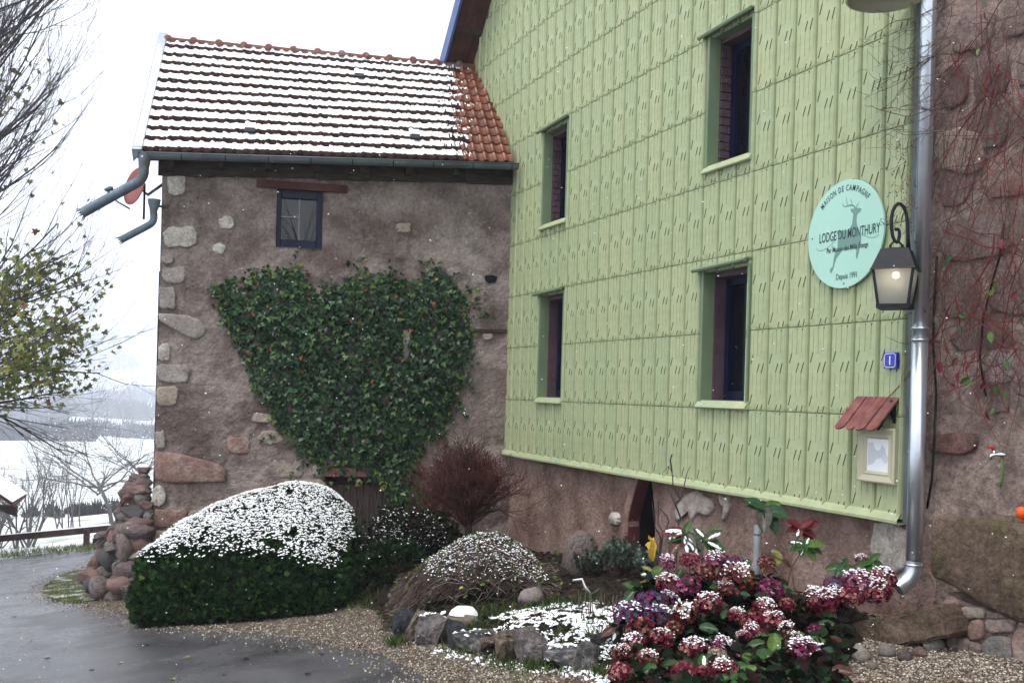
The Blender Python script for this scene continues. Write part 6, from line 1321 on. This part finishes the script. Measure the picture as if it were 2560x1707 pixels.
R12 = rosette(*zq(390, 1180), 6.9, [(90, 26, 'g', 0, .2), (200, 34, 'br', 0, .3), (270, 36, 'gr', 1, .4), (-30, 26, 'g', 1, .2)])
mb = MB()
for p, q in ((R1_, (1690, 1440)), (R2_, (1760, 1440)), (R3_, (1905, 1460)), (R4_, (1985, 1470)), (R5_, (1965, 1480)), (R7_, (1950, 1480)), (R10, (2050, 1520)), (R11, (2040, 1520)), (R6_, (1925, 1690))):
    e = atd(*q, 7.2 if q[1] < 1650 else 6.2); mb.tube([p, p.lerp(e, .5) + Vector((rs.gauss(0, .03), 0, 0)), e], [.004, .006, .007], 5, cap=False)
tag(par(mb.build('leaf_stalks', 'vine_brown'), HYD), kind='stuff')
for i in range(150):                                             # leaves filling the bush
    px, py = rs.uniform(1560, 2090), rs.uniform(1420, 1707); d = hd(px, py) + rs.uniform(-.02, .12)
    if px > 1960 and py < 1490: continue
    if px < 1620 and py < 1520: continue
    a = rs.uniform(0, 360); leafobj(atd(px, py, d), Vector((math.cos(RA(a)), -rs.uniform(0, .6), math.sin(RA(a)) * .6 - .2)), Vector((rs.gauss(0, .4), -.7, .7)), rs.uniform(.07, .13), rs.choice(['dg', 'dg', 'g', 'g', 'lg', 'br', 'dg']), HYD, rs.random() < .12)
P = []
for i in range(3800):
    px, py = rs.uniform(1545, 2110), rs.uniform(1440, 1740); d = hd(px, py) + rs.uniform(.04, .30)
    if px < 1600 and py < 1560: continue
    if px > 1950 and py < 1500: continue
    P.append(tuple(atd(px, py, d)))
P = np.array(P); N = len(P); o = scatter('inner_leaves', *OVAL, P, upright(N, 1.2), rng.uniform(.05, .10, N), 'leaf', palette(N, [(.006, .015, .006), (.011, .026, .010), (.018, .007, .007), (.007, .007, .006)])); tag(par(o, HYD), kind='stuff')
# bare stem of another shrub rising in front of the plinth, with one yellow leaf
SB = empty('bare_sapling', onbed(1660, 1480), 'thin bare sapling before the plinth holding one yellow leaf', 'sapling'); mb = MB()
for pl in ([(1668, 1400), (1702, 1295), (1688, 1262), (1678, 1235), (1668, 1222)], [(1702, 1295), (1688, 1258), (1690, 1255)], [(1688, 1258), (1700, 1248), (1708, 1225), (1712, 1205), (1718, 1180), (1725, 1165)], [(1700, 1248), (1692, 1230), (1683, 1212), (1680, 1180), (1672, 1165), (1658, 1180)], [(1640, 1460), (1652, 1340), (1640, 1325)], [(1645, 1420), (1652, 1350), (1647, 1330), (1638, 1318), (1630, 1255)], [(1680, 1180), (1676, 1150), (1680, 1135)], [(1640, 1470), (1658, 1330), (1645, 1310), (1647, 1250)], [(1660, 1335), (1672, 1305), (1668, 1290), (1650, 1270)]):
    mb.tube([atd(x, y, 8.3) for x, y in pl], [.0075 * (1 - .14 * i) for i in range(len(pl))], 5, cap=False)
par(mb.build('stem', 'bark'), SB)
mat('yellow_leaf', (.42, .27, .03), (.55, .38, .06), 20, .6, .3, 40)
yl = [(790, 1020), (850, 1080), (885, 1060), (895, 1130), (930, 1200), (910, 1290), (900, 1380), (870, 1460), (820, 1420), (780, 1350), (800, 1320), (745, 1300), (800, 1270), (770, 1220), (735, 1190), (780, 1140), (830, 1130), (785, 1080)]
mb = MB(); mb.ext([atd(1500 + x / 6.533, 1180 + y / 6.533, 8.25 + .02 * math.sin(i)) for i, (x, y) in enumerate(yl)], Vector((0, .002, 0))); par(mb.build('leaf', 'yellow_leaf'), SB)
# ------------------------------------------------------------------ slate rocks edging the bed
RK = [((190, 1140, 330, 1310), 'black jagged rock at the gravel end of the edging', .55), ((285, 1140, 375, 1320), 'thin tan slab leaning on the black jagged rock', .5), ((335, 1150, 510, 1340), 'tall mauve grey slate block beside the leaning tan slab', .7), ((480, 1220, 640, 1380), 'dark slate wedge below the snow capped stone', .6), ((530, 1260, 790, 1410), 'broad flat faced grey slate block in the edging', .8), ((715, 1190, 850, 1290), 'small brown pointed stone standing behind the broad slate block', .9), ((790, 1270, 940, 1440), 'cracked brown grey rock between the two broadest slate blocks', .6), ((905, 1250, 1120, 1460), 'largest slate rock with a pale lower face', .8), ((1115, 1340, 1350, 1490), 'sloping grey green rock with snow on top', .7), ((1290, 1350, 1430, 1520), 'pointed grey slate at the hydrangea end of the edging', .6), ((1390, 1260, 1480, 1330), 'small dark rock half under the hydrangea leaves', .9), ((1420, 1400, 1500, 1470), 'low dark stone against the hydrangea', .8)]
for i, ((x0, y0, x1, y1), lb, dp) in enumerate(RK):
    px, py = 900 + (x0 + x1) / 2 / 2.387, 1050 + y1 / 2.387; q = gnd(px, py) if i not in (5, 10) else onbed(px, py); sc_ = q.y / F / 2.387; w_, h_ = (x1 - x0) * sc_, (y1 - y0) * sc_
    bm = hullrock(i * 5 + 2, 13 if i else 26, .012); o = bmobj('edging_rock', bm, ['rock_black', 'rock_brown', 'rock_mauve', 'rock_black', 'rock_grey', 'rock_brown', 'rock_brown', 'rock_mauve', 'rock_grey', 'rock_grey', 'rock_black', 'rock_black'][i]); o.scale = (w_ * 1.12, max(.16, w_ * dp * .7), h_ * 1.18); o.location = q + Vector((0, max(.06, w_ * dp * .3), h_ * .44)); o.rotation_euler = (rs.gauss(0, .08), [0, .35, .1, .25, .05, 0, .1, 0, 0, .3, 0, 0][i], rs.gauss(0, .25)); tag(o, lb, 'rock', 'rocks edging the planting bed')
    if i in (8, 4, 2):
        P = np.array([tuple(o.location + Vector((rng.uniform(-.42, .42) * w_, rng.uniform(-.1, .5) * w_ * dp * .6, h_ * .48 - abs(rng.normal(0, .02))))) for _ in range(40 if i == 8 else 14)]); s2 = scatter('snow', *CLUMP, P, upright(len(P), .25), rng.uniform(.03, .07, len(P)), 'snow', smooth=True); s2.parent = o; s2.matrix_parent_inverse = (Matrix.Translation(o.location) @ o.rotation_euler.to_matrix().to_4x4() @ Matrix.Diagonal((*o.scale, 1))).inverted(); s2['kind'] = 'stuff'
# snow scraps on the gravel by the rocks
P = np.array([tuple(gnd(rng.uniform(1130, 1560), 0)) if False else tuple(gnd(*(lambda t: (1090 + 460 * t + rng.normal(0, 12), 1622 + 78 * t + rng.normal(8, 7)))(rng.random())) + UP * .006) for _ in range(190)]); o = scatter('gravel_snow', *CLUMP, P, upright(len(P), .1), rng.uniform(.012, .05, len(P)) , 'snow', smooth=True); tag(o, 'scraps of snow on the gravel along the rock edging', 'snow', kind='stuff')
# ------------------------------------------------------------------ heap of field stones against the corner
HPS = [(715, 120, 90, 60, 'r'), (730, 180, 80, 60, 'g'), (590, 260, 120, 60, 'r'), (680, 240, 90, 80, 'r'), (690, 305, 180, 70, 'r'), (545, 350, 120, 120, 'p'), (585, 410, 150, 100, 'r'), (690, 410, 120, 120, 'g'), (570, 470, 130, 90, 'p'), (490, 480, 70, 70, 'p'), (620, 550, 170, 110, 'd'), (490, 560, 120, 100, 'p'), (740, 550, 80, 60, 'd'), (500, 600, 100, 90, 'g'), (565, 670, 90, 100, 'p'), (650, 680, 230, 110, 'r'), (430, 710, 120, 130, 'p'), (630, 770, 270, 160, 'p'), (330, 860, 170, 150, 'p'), (470, 790, 100, 150, 'g'), (470, 870, 90, 70, 'd'), (660, 910, 160, 130, 'r'), (400, 940, 130, 100, 'g'), (530, 980, 150, 230, 'p'), (620, 1050, 150, 100, 't'), (380, 1080, 200, 210, 'd'), (250, 1090, 130, 190, 'r'), (570, 1180, 210, 170, 'p'), (160, 1210, 170, 120, 'r'), (190, 1290, 120, 150, 'd'), (250, 1260, 100, 100, 'd'), (280, 1340, 200, 150, 'p'), (420, 1290, 120, 90, 'p'), (490, 1330, 190, 130, 'r'), (570, 1390, 150, 130, 'p'), (390, 1440, 250, 110, 'p'), (480, 1220, 90, 70, 'r'), (300, 960, 80, 70, 'p'), (720, 830, 80, 80, 'g'), (730, 1020, 90, 90, 'p'), (660, 1290, 120, 110, 'p'), (690, 1180, 110, 100, 'r'), (740, 700, 80, 90, 'r'), (745, 330, 60, 80, 'd'), (740, 440, 70, 80, 'd'), (100, 1270, 90, 80, 'p'), (640, 210, 110, 70, 'p'), (620, 330, 120, 80, 'r'), (720, 500, 110, 90, 'r'), (540, 760, 130, 110, 'p'), (420, 830, 120, 110, 'r'), (720, 930, 120, 110, 'p'), (580, 880, 110, 90, 'd'), (300, 1180, 130, 110, 'p'), (470, 1110, 110, 100, 'g'), (730, 250, 80, 80, 'p'), (750, 620, 70, 90, 'g')]
SHP = empty('stone_heap', gnd(320, 1490), 'heap of reddish field stones piled against the corner of the house', 'stone heap')
objvar('field_grey', (.10, .09, .09), (.19, .175, .17), .8, .9, 16, .3, c3=(.10, .10, .095), s3=4); objvar('field_dark', (.035, .037, .04), (.085, .082, .082), .7, .9, 16, .4, c3=(.05, .05, .05), s3=4); objvar('field_red', (.125, .074, .068), (.21, .135, .124), .8, .9, 16, .3, c3=(.13, .075, .065), s3=4)
MATS['field_red'].node_tree.nodes['Principled BSDF']
MK = {'r': 'field_red', 'p': 'fieldstone', 'g': 'field_grey', 'd': 'field_dark', 't': 'tanstone'}
for i, (zx, zy, w_, h_, t) in enumerate(HPS):
    px, py = 190 + zx / 4.24, 1150 + zy / 4.24; d = 12.75 + (1500 - py) / 330 * 1.0 + (zx < 400) * .25; p = atd(px, py, d); sc_ = d / F / 4.24 * 1.36
    o = bmobj('stone', icorock(i + 3, .42) if i % 2 else hullrock(i + 3, 18, .05), MK[t], i % 2 == 1); o.scale = (w_ * sc_ * 1.12, max(w_, h_) * sc_, h_ * sc_ * 1.1); o.rotation_euler = (rs.gauss(0, .25), rs.gauss(0, .18), rs.gauss(0, .5)); o.location = p; par(o, SHP)
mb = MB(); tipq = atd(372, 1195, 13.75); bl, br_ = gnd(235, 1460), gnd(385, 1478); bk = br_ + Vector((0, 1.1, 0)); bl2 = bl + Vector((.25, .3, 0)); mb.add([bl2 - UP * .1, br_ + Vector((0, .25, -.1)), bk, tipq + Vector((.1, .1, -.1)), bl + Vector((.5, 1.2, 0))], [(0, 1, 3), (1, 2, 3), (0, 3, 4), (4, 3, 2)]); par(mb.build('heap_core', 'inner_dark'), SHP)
# ------------------------------------------------------------------ creeper on the rubble wall
CRP = empty('virginia_creeper', G(8.6, .9, NR + .1), 'leafless red stemmed creeper hanging over the rubble wall', 'creeper'); rs = random.Random(55)
def vine(mb, px, py, n0, steps, sl, ang, w_, wander=.5, mi=0, grav=0, nn=.0):
    s_, z = gp(px, py, NR + n0); a = RA(ang); w_ *= .8; pts = []
    for i in range(steps):
        pts.append(G(s_, z, NR + n0 + nn * i + .015 * nz3((s_ * 6, z * 6, n0 * 50)))); a += rs.gauss(0, wander) * .4; s_ += math.cos(a) * sl; z += math.sin(a) * sl - grav * sl
        if s_ < GLEN + .1 and n0 < .09: s_ = GLEN + .1
    mb.tube(pts, [w_ * (1 - .7 * i / steps) for i in range(steps)], 4 if w_ > .004 else 3, mi, cap=False); return pts
mb = MB(); ends = []
for i in range(190):
    px = rs.uniform(2340, 2600); py = rs.uniform(-60, 900); pts = vine(mb, px, py, rs.uniform(.05, .16), rs.randint(8, 18), rs.uniform(.05, .09), rs.uniform(-150, -30), rs.uniform(.0025, .007), .55, 0 if rs.random() < .55 else 1)
    if rs.random() < .7: ends.append(pts)
for i in range(340):
    px = rs.gauss(2450, 75); py = rs.choice([rs.uniform(100, 520), rs.uniform(450, 1000), rs.uniform(600, 980)]); vine(mb, max(2335, px), py, rs.uniform(.08, .2), rs.randint(5, 10), rs.uniform(.02, .05), rs.uniform(0, 360), rs.uniform(.0016, .0032), 1.0, 1 if rs.random() < .75 else 0)
tag(par(mb.build('stems', ['vine_brown', 'vine_red']), CRP), kind='stuff')
mb = MB()                                                       # shoots reaching over the cladding and pipe
for i in range(26):
    px, py = rs.uniform(2330, 2420), rs.uniform(-20, 330); pts = vine(mb, px, py, .26, rs.randint(8, 14), rs.uniform(.05, .075), rs.uniform(165, 215), rs.uniform(.003, .0055), .35, 0)
    for q in pts[2::2]:
        d = Vector((rs.gauss(-.5, .5), rs.gauss(-.2, .2), rs.gauss(0, .5))); mb.tube([q, q + d * .06, q + d * .12 + UP * rs.gauss(0, .02)], [.002, .0016, .001], 3, 0, cap=False)
tag(par(mb.build('shoots', 'vine_brown'), CRP), kind='stuff')
mb = MB(); bp = []
for i in range(34):
    px, py = rs.gauss(2262, 16), rs.uniform(330, 560); pts = vine(mb, px, py, .24, rs.randint(4, 8), rs.uniform(.025, .045), rs.uniform(200, 290), rs.uniform(.0016, .003), .8, 0); bp += [pts[-1], pts[-2]]
tag(par(mb.build('red_tendrils', 'vine_red'), CRP), kind='stuff')
P = np.array([tuple(q + Vector((rs.gauss(0, .012), rs.gauss(0, .01), rs.gauss(0, .012)))) for q in bp for _ in range(2)]); o = scatter('berries', *OCTA, P, upright(len(P), .5), .0062, 'berry', smooth=True); tag(par(o, CRP), kind='stuff')
for i, (px, py, c) in enumerate(((2486, 725, 'lg'), (2398, 785, 'g'), (2400, 815, 'dg'), (2425, 945, 'g'), (2412, 935, 'lg'), (2435, 955, 'lg'), (2476, 830, 'lg'), (2513, 978, 'lg'), (2488, 965, 'g'), (2465, 960, 're'), (2415, 905, 're'), (2425, 910, 're'), (2395, 895, 'br'), (2398, 930, 're'), (2485, 1020, 'g'), (2465, 1028, 're'), (2302, 763, 'br'), (2308, 772, 'br'), (2340, 790, 'gr'), (2352, 785, 'br'), (2302, 745, 're'), (2495, 705, 'lg'), (2380, 640, 'dg'), (2545, 730, 're'), (2440, 880, 're'), (2500, 600, 're'), (2462, 30, 're'), (2448, 122, 'lg'), (2510, 900, 'g'), (2540, 985, 're'), (2350, 905, 're'), (2375, 960, 're'))):
    s_, z = gp(px, py, NR + .2); a = rs.uniform(200, 340); leafobj(G(s_, z, NR + .2), GT * math.cos(RA(a)) + UP * math.sin(RA(a)) + GN * .3, GN + Vector((rs.gauss(0, .4), rs.gauss(0, .3), rs.gauss(.2, .4))), rs.uniform(.05, .085), c, CRP)
# trough planting and orange cap
mb = MB(); q = G(*gp(2556, 1275, NT - .25), NT - .25); mb.tube([q + UP * .02, q - UP * .0, q - UP * .05], [.02, .035, .03], 10); mb.tube([q - UP * .05, q - UP * .16], .012, 6); tag(mb.build('orange_marker', 'orange'), 'bright orange cap on a stake in the stone trough', 'marker')
E_ = empty('trough_plant', G(ss0 + .6, .8, NT - .25), 'dark red withered plant growing in the stone trough', 'plant')
for i in range(46): leafobj(G(ss0 + rs.uniform(.5, 1.5), .80 + rs.uniform(0, .07), NT - .25 + rs.uniform(-.1, .1)), Vector((rs.gauss(0, 1), rs.gauss(0, 1), .3)), Vector((rs.gauss(0, .3), rs.gauss(0, .3), 1)), rs.uniform(.05, .09), rs.choice(['re', 'br', 'br', 'ol']), E_)
# ------------------------------------------------------------------ maple at the left edge
def leaf_cloud(name, tips, n, sz, cols, parent, shape=MAPLE, m='leaf', spread=.12, wts=None, filt=None):
    P = []
    while len(P) < n:
        p, d = tips[rng.integers(len(tips))]; q = p + Vector(rng.normal(0, spread, 3)); 
        if filt is None or rng.random() < filt(q): P.append(tuple(q))
    P = np.array(P); N = len(P); tip = np.array([0, 0, -1.]) + rng.normal(0, .6, (N, 3)); nrm = rng.normal(0, 1, (N, 3)) + np.array([0, -.5, .3])
    o = scatter(name, *shape, P, frames(nrm, tip), rng.uniform(sz * .65, sz * 1.25, N), m, palette(N, cols, wts)); tag(par(o, parent), kind='stuff')
mx_, my_ = -9.9, 15.6; mzz = terr(mx_, my_); MT = empty('maple_tree', (mx_, my_, mzz), 'half bare maple with olive leaves at the lane side', 'tree'); rs = random.Random(4)
mb = MB(); tr = [Vector((mx_, my_, mzz - .1)), Vector((mx_ + .05, my_, mzz + 1.6)), Vector((mx_ + .25, my_ - .05, mzz + 3.6)), Vector((mx_ + .2, my_, mzz + 6)), Vector((mx_ + .5, my_, mzz + 9)), Vector((mx_ + .6, my_, mzz + 12))]
mb.tube(tr, [.24, .21, .17, .13, .08, .03], 10); mat('bark_maple', (.05, .045, .055), (.10, .09, .105), 9, .9); par(mb.build('trunk', 'bark_maple'), MT)
mb = MB(); tips = []
for i in range(100):
    z = mzz + 2.8 + 8.8 * ((i + .5) / 100) ** 1.05; t = (z - mzz); k = 0
    for a, b_ in zip(tr[:-1], tr[1:]):
        if a.z <= z <= b_.z: base = a.lerp(b_, (z - a.z) / (b_.z - a.z))
    az = rs.uniform(-.55, .45) if rs.random() < .82 else rs.uniform(-3.1, 3.1); el = rs.uniform(-.12, .25) if z < mzz + 4.5 else rs.uniform(.25, .95); d = Vector((math.cos(az) * math.cos(el), math.sin(az) * math.cos(el), math.sin(el)))
    ln_ = (rs.uniform(2.2, 3.2) if z < mzz + 4 else (rs.uniform(2.5, 3.6) if z < mzz + 8.5 else rs.uniform(1.8, 3.0))); grow(mb, base, d, ln_, .028, 3, rs, .42 if z > mzz + 3.6 else .12, .42, (3, 5), .07, tips, 5, .60, .25, 6)
par(mb.build('branches', 'bark_maple'), MT)
low = [q for q in tips if q[0].z < 3.6 and q[0].x > -10.5]; mid = [q for q in tips if 2.2 < q[0].z < 6.5 and q[0].x < -7.2]
MC = [(.22, .25, .085), (.16, .20, .065), (.28, .29, .11), (.11, .15, .055), (.40, .37, .11), (.20, .11, .06)]
leaf_cloud('leaves', low, 1500, .10, MC, MT, spread=.16, wts=[.3, .25, .17, .15, .08, .05], filt=lambda q: 0 if (q.z < 1.0 + .5 * max(0, q.x + 8) or q.x > -6.7 - .5 * rng.random()) else (1 if q.z < 2.6 else .4))
leaf_cloud('leaves', mid, 260, .09, [(.16, .165, .10), (.12, .13, .08), (.20, .19, .11)], MT, spread=.16)
# ------------------------------------------------------------------ timber rail beyond the lane
A_, B_ = gnd(-330, 1405), gnd(262, 1370); A_ = Vector((-16.2, 21.9, 0)); B_ = Vector((-8.7, 23.3, 0)); RL = empty('timber_rail', (-9.6, 23, terr(-9.6, 23)), 'low dark timber guard rail along the far edge of the lane', 'guard rail')
def rp(t, h): q = A_.lerp(B_, t); q.z = gz(q.x, q.y) + h; return q
mb = MB(); k = 8; vs_ = [];
d = (B_ - A_).normalized(); pn = Vector((-d.y, d.x, 0))
mb.box(rp(0, .33) - pn * .05, rp(1.25, .33) - rp(0, .33), pn * .10, UP * .14); par(mb.build('rail_beam', 'oldwood'), RL)
mb = MB(); mb.box(rp(0, .472) - pn * .035, rp(1.25, .40) - rp(0, .40), pn * .07, UP * .012); par(mb.build('rail_snow', 'snow'), RL)
for t in (.08, .335, .59, .865, 1.12):
    mb = MB(); q = rp(t, -.3); mb.box(q - d * .06 - pn * .16, d * .12, pn * .11, UP * .74); par(mb.build('post', 'oldwood'), RL)
# ------------------------------------------------------------------ snowy roof corner of a shelter
c = atd(36, 1262, 20.5); SHL = empty('roadside_shelter', (c.x - 1.2, c.y + .5, terr(c.x - 1.2, c.y + .5)), 'small roadside shelter with a snowy tiled roof', 'shelter')
mb = MB(); e0_ = c; r0 = c + Vector((-1.15, 0, .72)); dp = Vector((-.72, 2.0, 0)); mb.add([e0_, r0, r0 + dp, e0_ + dp, e0_ - UP * .05, r0 - UP * .05, r0 + dp - UP * .05, e0_ + dp - UP * .05], [(0, 1, 2, 3), (7, 6, 5, 4), (0, 4, 5, 1), (3, 2, 6, 7), (0, 3, 7, 4)])
l0 = c + Vector((-2.3, 0, 0)); mb.add([r0, l0, l0 + dp, r0 + dp, r0 - UP * .05, l0 - UP * .05, l0 + dp - UP * .05, r0 + dp - UP * .05], [(0, 1, 2, 3), (7, 6, 5, 4), (0, 4, 5, 1), (3, 2, 6, 7)]); par(mb.build('roof', 'soffit'), SHL)
mb = MB(); nn = Vector((.53, 0, .85)) * .03; mb.add([e0_ + nn + Vector((-.06, .03, .04)), r0 + nn + Vector((0, .03, 0)), r0 + dp + nn, e0_ + dp + nn], [(0, 1, 2, 3)]); mb.ext([e0_ + nn + Vector((-.06, .02, .04)), r0 + nn + Vector((0, .02, 0)), r0 + dp + nn, e0_ + dp + nn + Vector((-.06, 0, .04))], -nn * .5); par(mb.build('roof_snow', 'snow'), SHL)
mb = MB(); mb.ext([c + Vector((-.12, .3, -.05)), c + Vector((-.12, .3, -.28)), c + Vector((-.75, .3, -.05))], Vector((0, .08, 0))); par(mb.build('brace', 'timber'), SHL)
for dx in (-2.0, -2.25):
    for dy in (.5, 1.5): mb = MB(); q = Vector((c.x + dx, c.y + dy, 0)); g_ = terr(q.x, q.y); mb.box((q.x - .06, q.y - .06, g_ - .2), (.12, 0, 0), (0, .12, 0), (0, 0, c.z + (.25 if dx > -1 else .4) - g_ + .2)); par(mb.build('post', 'timber'), SHL)
# ------------------------------------------------------------------ bare shrubs and small trees below the lane
def bare(name, label, px, d, h, seed, kids=(3, 5), lev=3, m='bark_grey', stems=5, up=.3, spread=.5, r=.03, cat='shrub', base=None, snow=0, lean=0, group=None):
    b = atd(px, 1300, d); b.z = terr(b.x, b.y); E_ = empty(name, b, label, cat, group); rs = random.Random(seed); mb = MB(); tips = []
    if stems == 1:
        mb.tube([b - UP * .1, b + Vector((lean * .3, 0, h * .2)), b + Vector((lean, 0, h * .4))], [r * 2, r * 1.7, r * 1.4], 8); par(mb.build('trunk', m), E_); mb = MB(); p0 = b + Vector((lean, 0, h * .4))
        for i in range(9): a = rs.uniform(0, 6.283); grow(mb, p0 - UP * rs.uniform(0, h * .12), Vector((math.cos(a), math.sin(a) * .6, rs.uniform(.3, 1.0))), h * .55, r * .9, lev, rs, up, spread, kids, .14, tips, 4, .6, .3, 5)
    else:
        for i in range(stems): a = rs.uniform(0, 6.283); grow(mb, b + Vector((rs.gauss(0, .2), 0, -.05)), Vector((math.cos(a) * .35, math.sin(a) * .3, 1)), h * rs.uniform(.5, .75), r, lev, rs, up, spread, kids, .10, tips, 4, .58, .3, 5)
    par(mb.build('branches', m), E_)
    if snow:
        P = np.array([tuple(p) for p, _ in tips]); snow_on(P, np.tile([0., 0, 1.], (len(P), 1)), snow, .05, .0, 'snow_cover', E_)
    return E_
bare('bare_bush', 'upright bare bush with grey stems behind the timber rail', 62, 25.5, 2.9, 3, stems=11, r=.032)
bare('bare_bush', 'tangled low bare bush behind the rail beside the shelter roof', 8, 26, 1.9, 5, stems=13, r=.02)
bare('bare_bush', 'thin bare bush in the meadow between the upright bush and the apple tree', 165, 34, 3.4, 7, stems=8, r=.028)
bare('apple_tree', 'spreading bare apple tree with snowy twigs behind the stone heap', 285, 29, 3.6, 9, stems=1, r=.036, up=.05, spread=.75, kids=(4, 6), cat='tree', snow=500, lean=-.5)
bare('apple_tree', 'smaller bare fruit tree close to the stone house corner', 335, 38, 4.2, 12, stems=1, r=.032, up=.1, spread=.7, kids=(4, 5), cat='tree', snow=260, lean=.3)
for i, (px, d, h, lb) in enumerate(((225, 420, 30, 'tall bare tree at the near edge of the misty valley'), (262, 600, 30, 'bare tree beside the farther snowy meadow'), (60, 380, 34, 'broad bare tree fading into the mist behind the maple'), (110, 480, 34, 'dark bare tree in the mist beyond the meadow'), (340, 700, 28, 'small bare tree far across the valley by the house corner'), (20, 520, 34, 'farthest bare tree behind the maple leaves'), (300, 520, 16, 'low bare tree on the hedge line of the far meadow'))):
    bare('valley_tree', lb, px, d, h, 30 + i, lev=3, stems=1, r=.2, m='bark', cat='tree', spread=.6, kids=(4, 5))
# wooded hillside and hedge lines: one mass in the mist
P = []; Sz = []
for i in range(5200):
    a = rng.uniform(-.62, .15); d = rng.choice([rng.uniform(1250, 2400), rng.uniform(900, 1250)], p=[.8, .2]); x, y = math.sin(a) * d, math.cos(a) * d
    if noise.noise(Vector((x * .003, y * .003, 2))) < -.08: continue
    P.append((x, y, terr(x, y) + rng.uniform(-1, 1))); Sz.append(rng.uniform(14, 26))
for (px0, px1, d0, d1, n_) in ((110, 380, 760, 700, 190), (200, 390, 500, 460, 120), (-100, 240, 340, 350, 150), (-60, 160, 580, 600, 190), (60, 400, 75, 66, 110)):
    for _ in range(n_):
        t = rng.random(); q = atd(px0 + (px1 - px0) * t, 1100, d0 + (d1 - d0) * t + rng.normal(0, 2)); P.append((q.x, q.y, terr(q.x, q.y) - .3)); Sz.append(rng.uniform(1.2, 3.2) * (5.5 if d0 > 560 else (3.2 if d0 > 180 else .5)))
tv = []; tf = []
for i in range(16):
    a = i * 2.4; sp_ = .10 + .22 * ((i * 7) % 5) / 5; k = len(tv); x, y = math.cos(a), math.sin(a); h_ = .6 + .4 * ((i * 3) % 7) / 7; tv += [(x * .02 - y * .012, y * .02 + x * .012, 0), (x * .02 + y * .012, y * .02 - x * .012, 0), (x * sp_ + y * .05, y * sp_ - x * .05, h_ * .62), (x * sp_ * 1.5, y * sp_ * 1.5, h_), (x * sp_ - y * .05, y * sp_ + x * .05, h_ * .62)]; tf += [(k, k + 1, k + 2), (k, k + 2, k + 4), (k + 4, k + 2, k + 3)]
P = np.array(P); N = len(P); o = scatter('far_wood', tv, tf, P, upright(N, .05), np.array(Sz), 'leaf', palette(N, [(.035, .032, .034), (.05, .048, .05), (.028, .032, .026)])); tag(o, 'bare woodland and hedge lines fading into the valley mist', 'woodland', kind='stuff')
# ------------------------------------------------------------------ falling snow
P = []
for i in range(1250):
    d = rng.uniform(2.6, 12.5); px, py = rng.uniform(-60, 2620), rng.uniform(-60, 1760); q = atd(px, py, d)
    if (q - GL).dot(GN) < .3 or (q - SL).dot(SN) < .2 or q.z < gz(q.x, q.y) + .2: continue
    P.append(tuple(q))
P = np.array(P); N = len(P); o = scatter('falling_snow', *OCTA, P, upright(N, .8), rng.uniform(.0016, .0042, N), 'snow', smooth=True); tag(o, 'small snowflakes falling through the air', 'snowflakes', kind='stuff')
# ------------------------------------------------------------------ trees across the lane behind the viewer, mirrored in the small window
for i, (x, y, h, lb) in enumerate(((-3.5, -9, 9, 'tall bare tree across the lane mirrored in the small window'), (2.5, -12, 10, 'second bare tree across the lane mirrored in the small window'))):
    b = Vector((x, y, terr(x, y))); E_ = empty('bare_tree', b, lb, 'tree'); rs = random.Random(80 + i); mb = MB(); mb.tube([b - UP * .2, b + UP * h * .25, b + UP * h * .5], [.2, .17, .12], 8); par(mb.build('trunk', 'bark'), E_); mb = MB()
    for k in range(14): a = rs.uniform(0, 6.28); grow(mb, b + UP * h * rs.uniform(.2, .5), Vector((math.cos(a), math.sin(a), rs.uniform(.4, 1.2))), h * .38, .06, 2, rs, .3, .5, (4, 5), .1, None, 4, .6, .3, 5)
    par(mb.build('branches', 'bark'), E_)
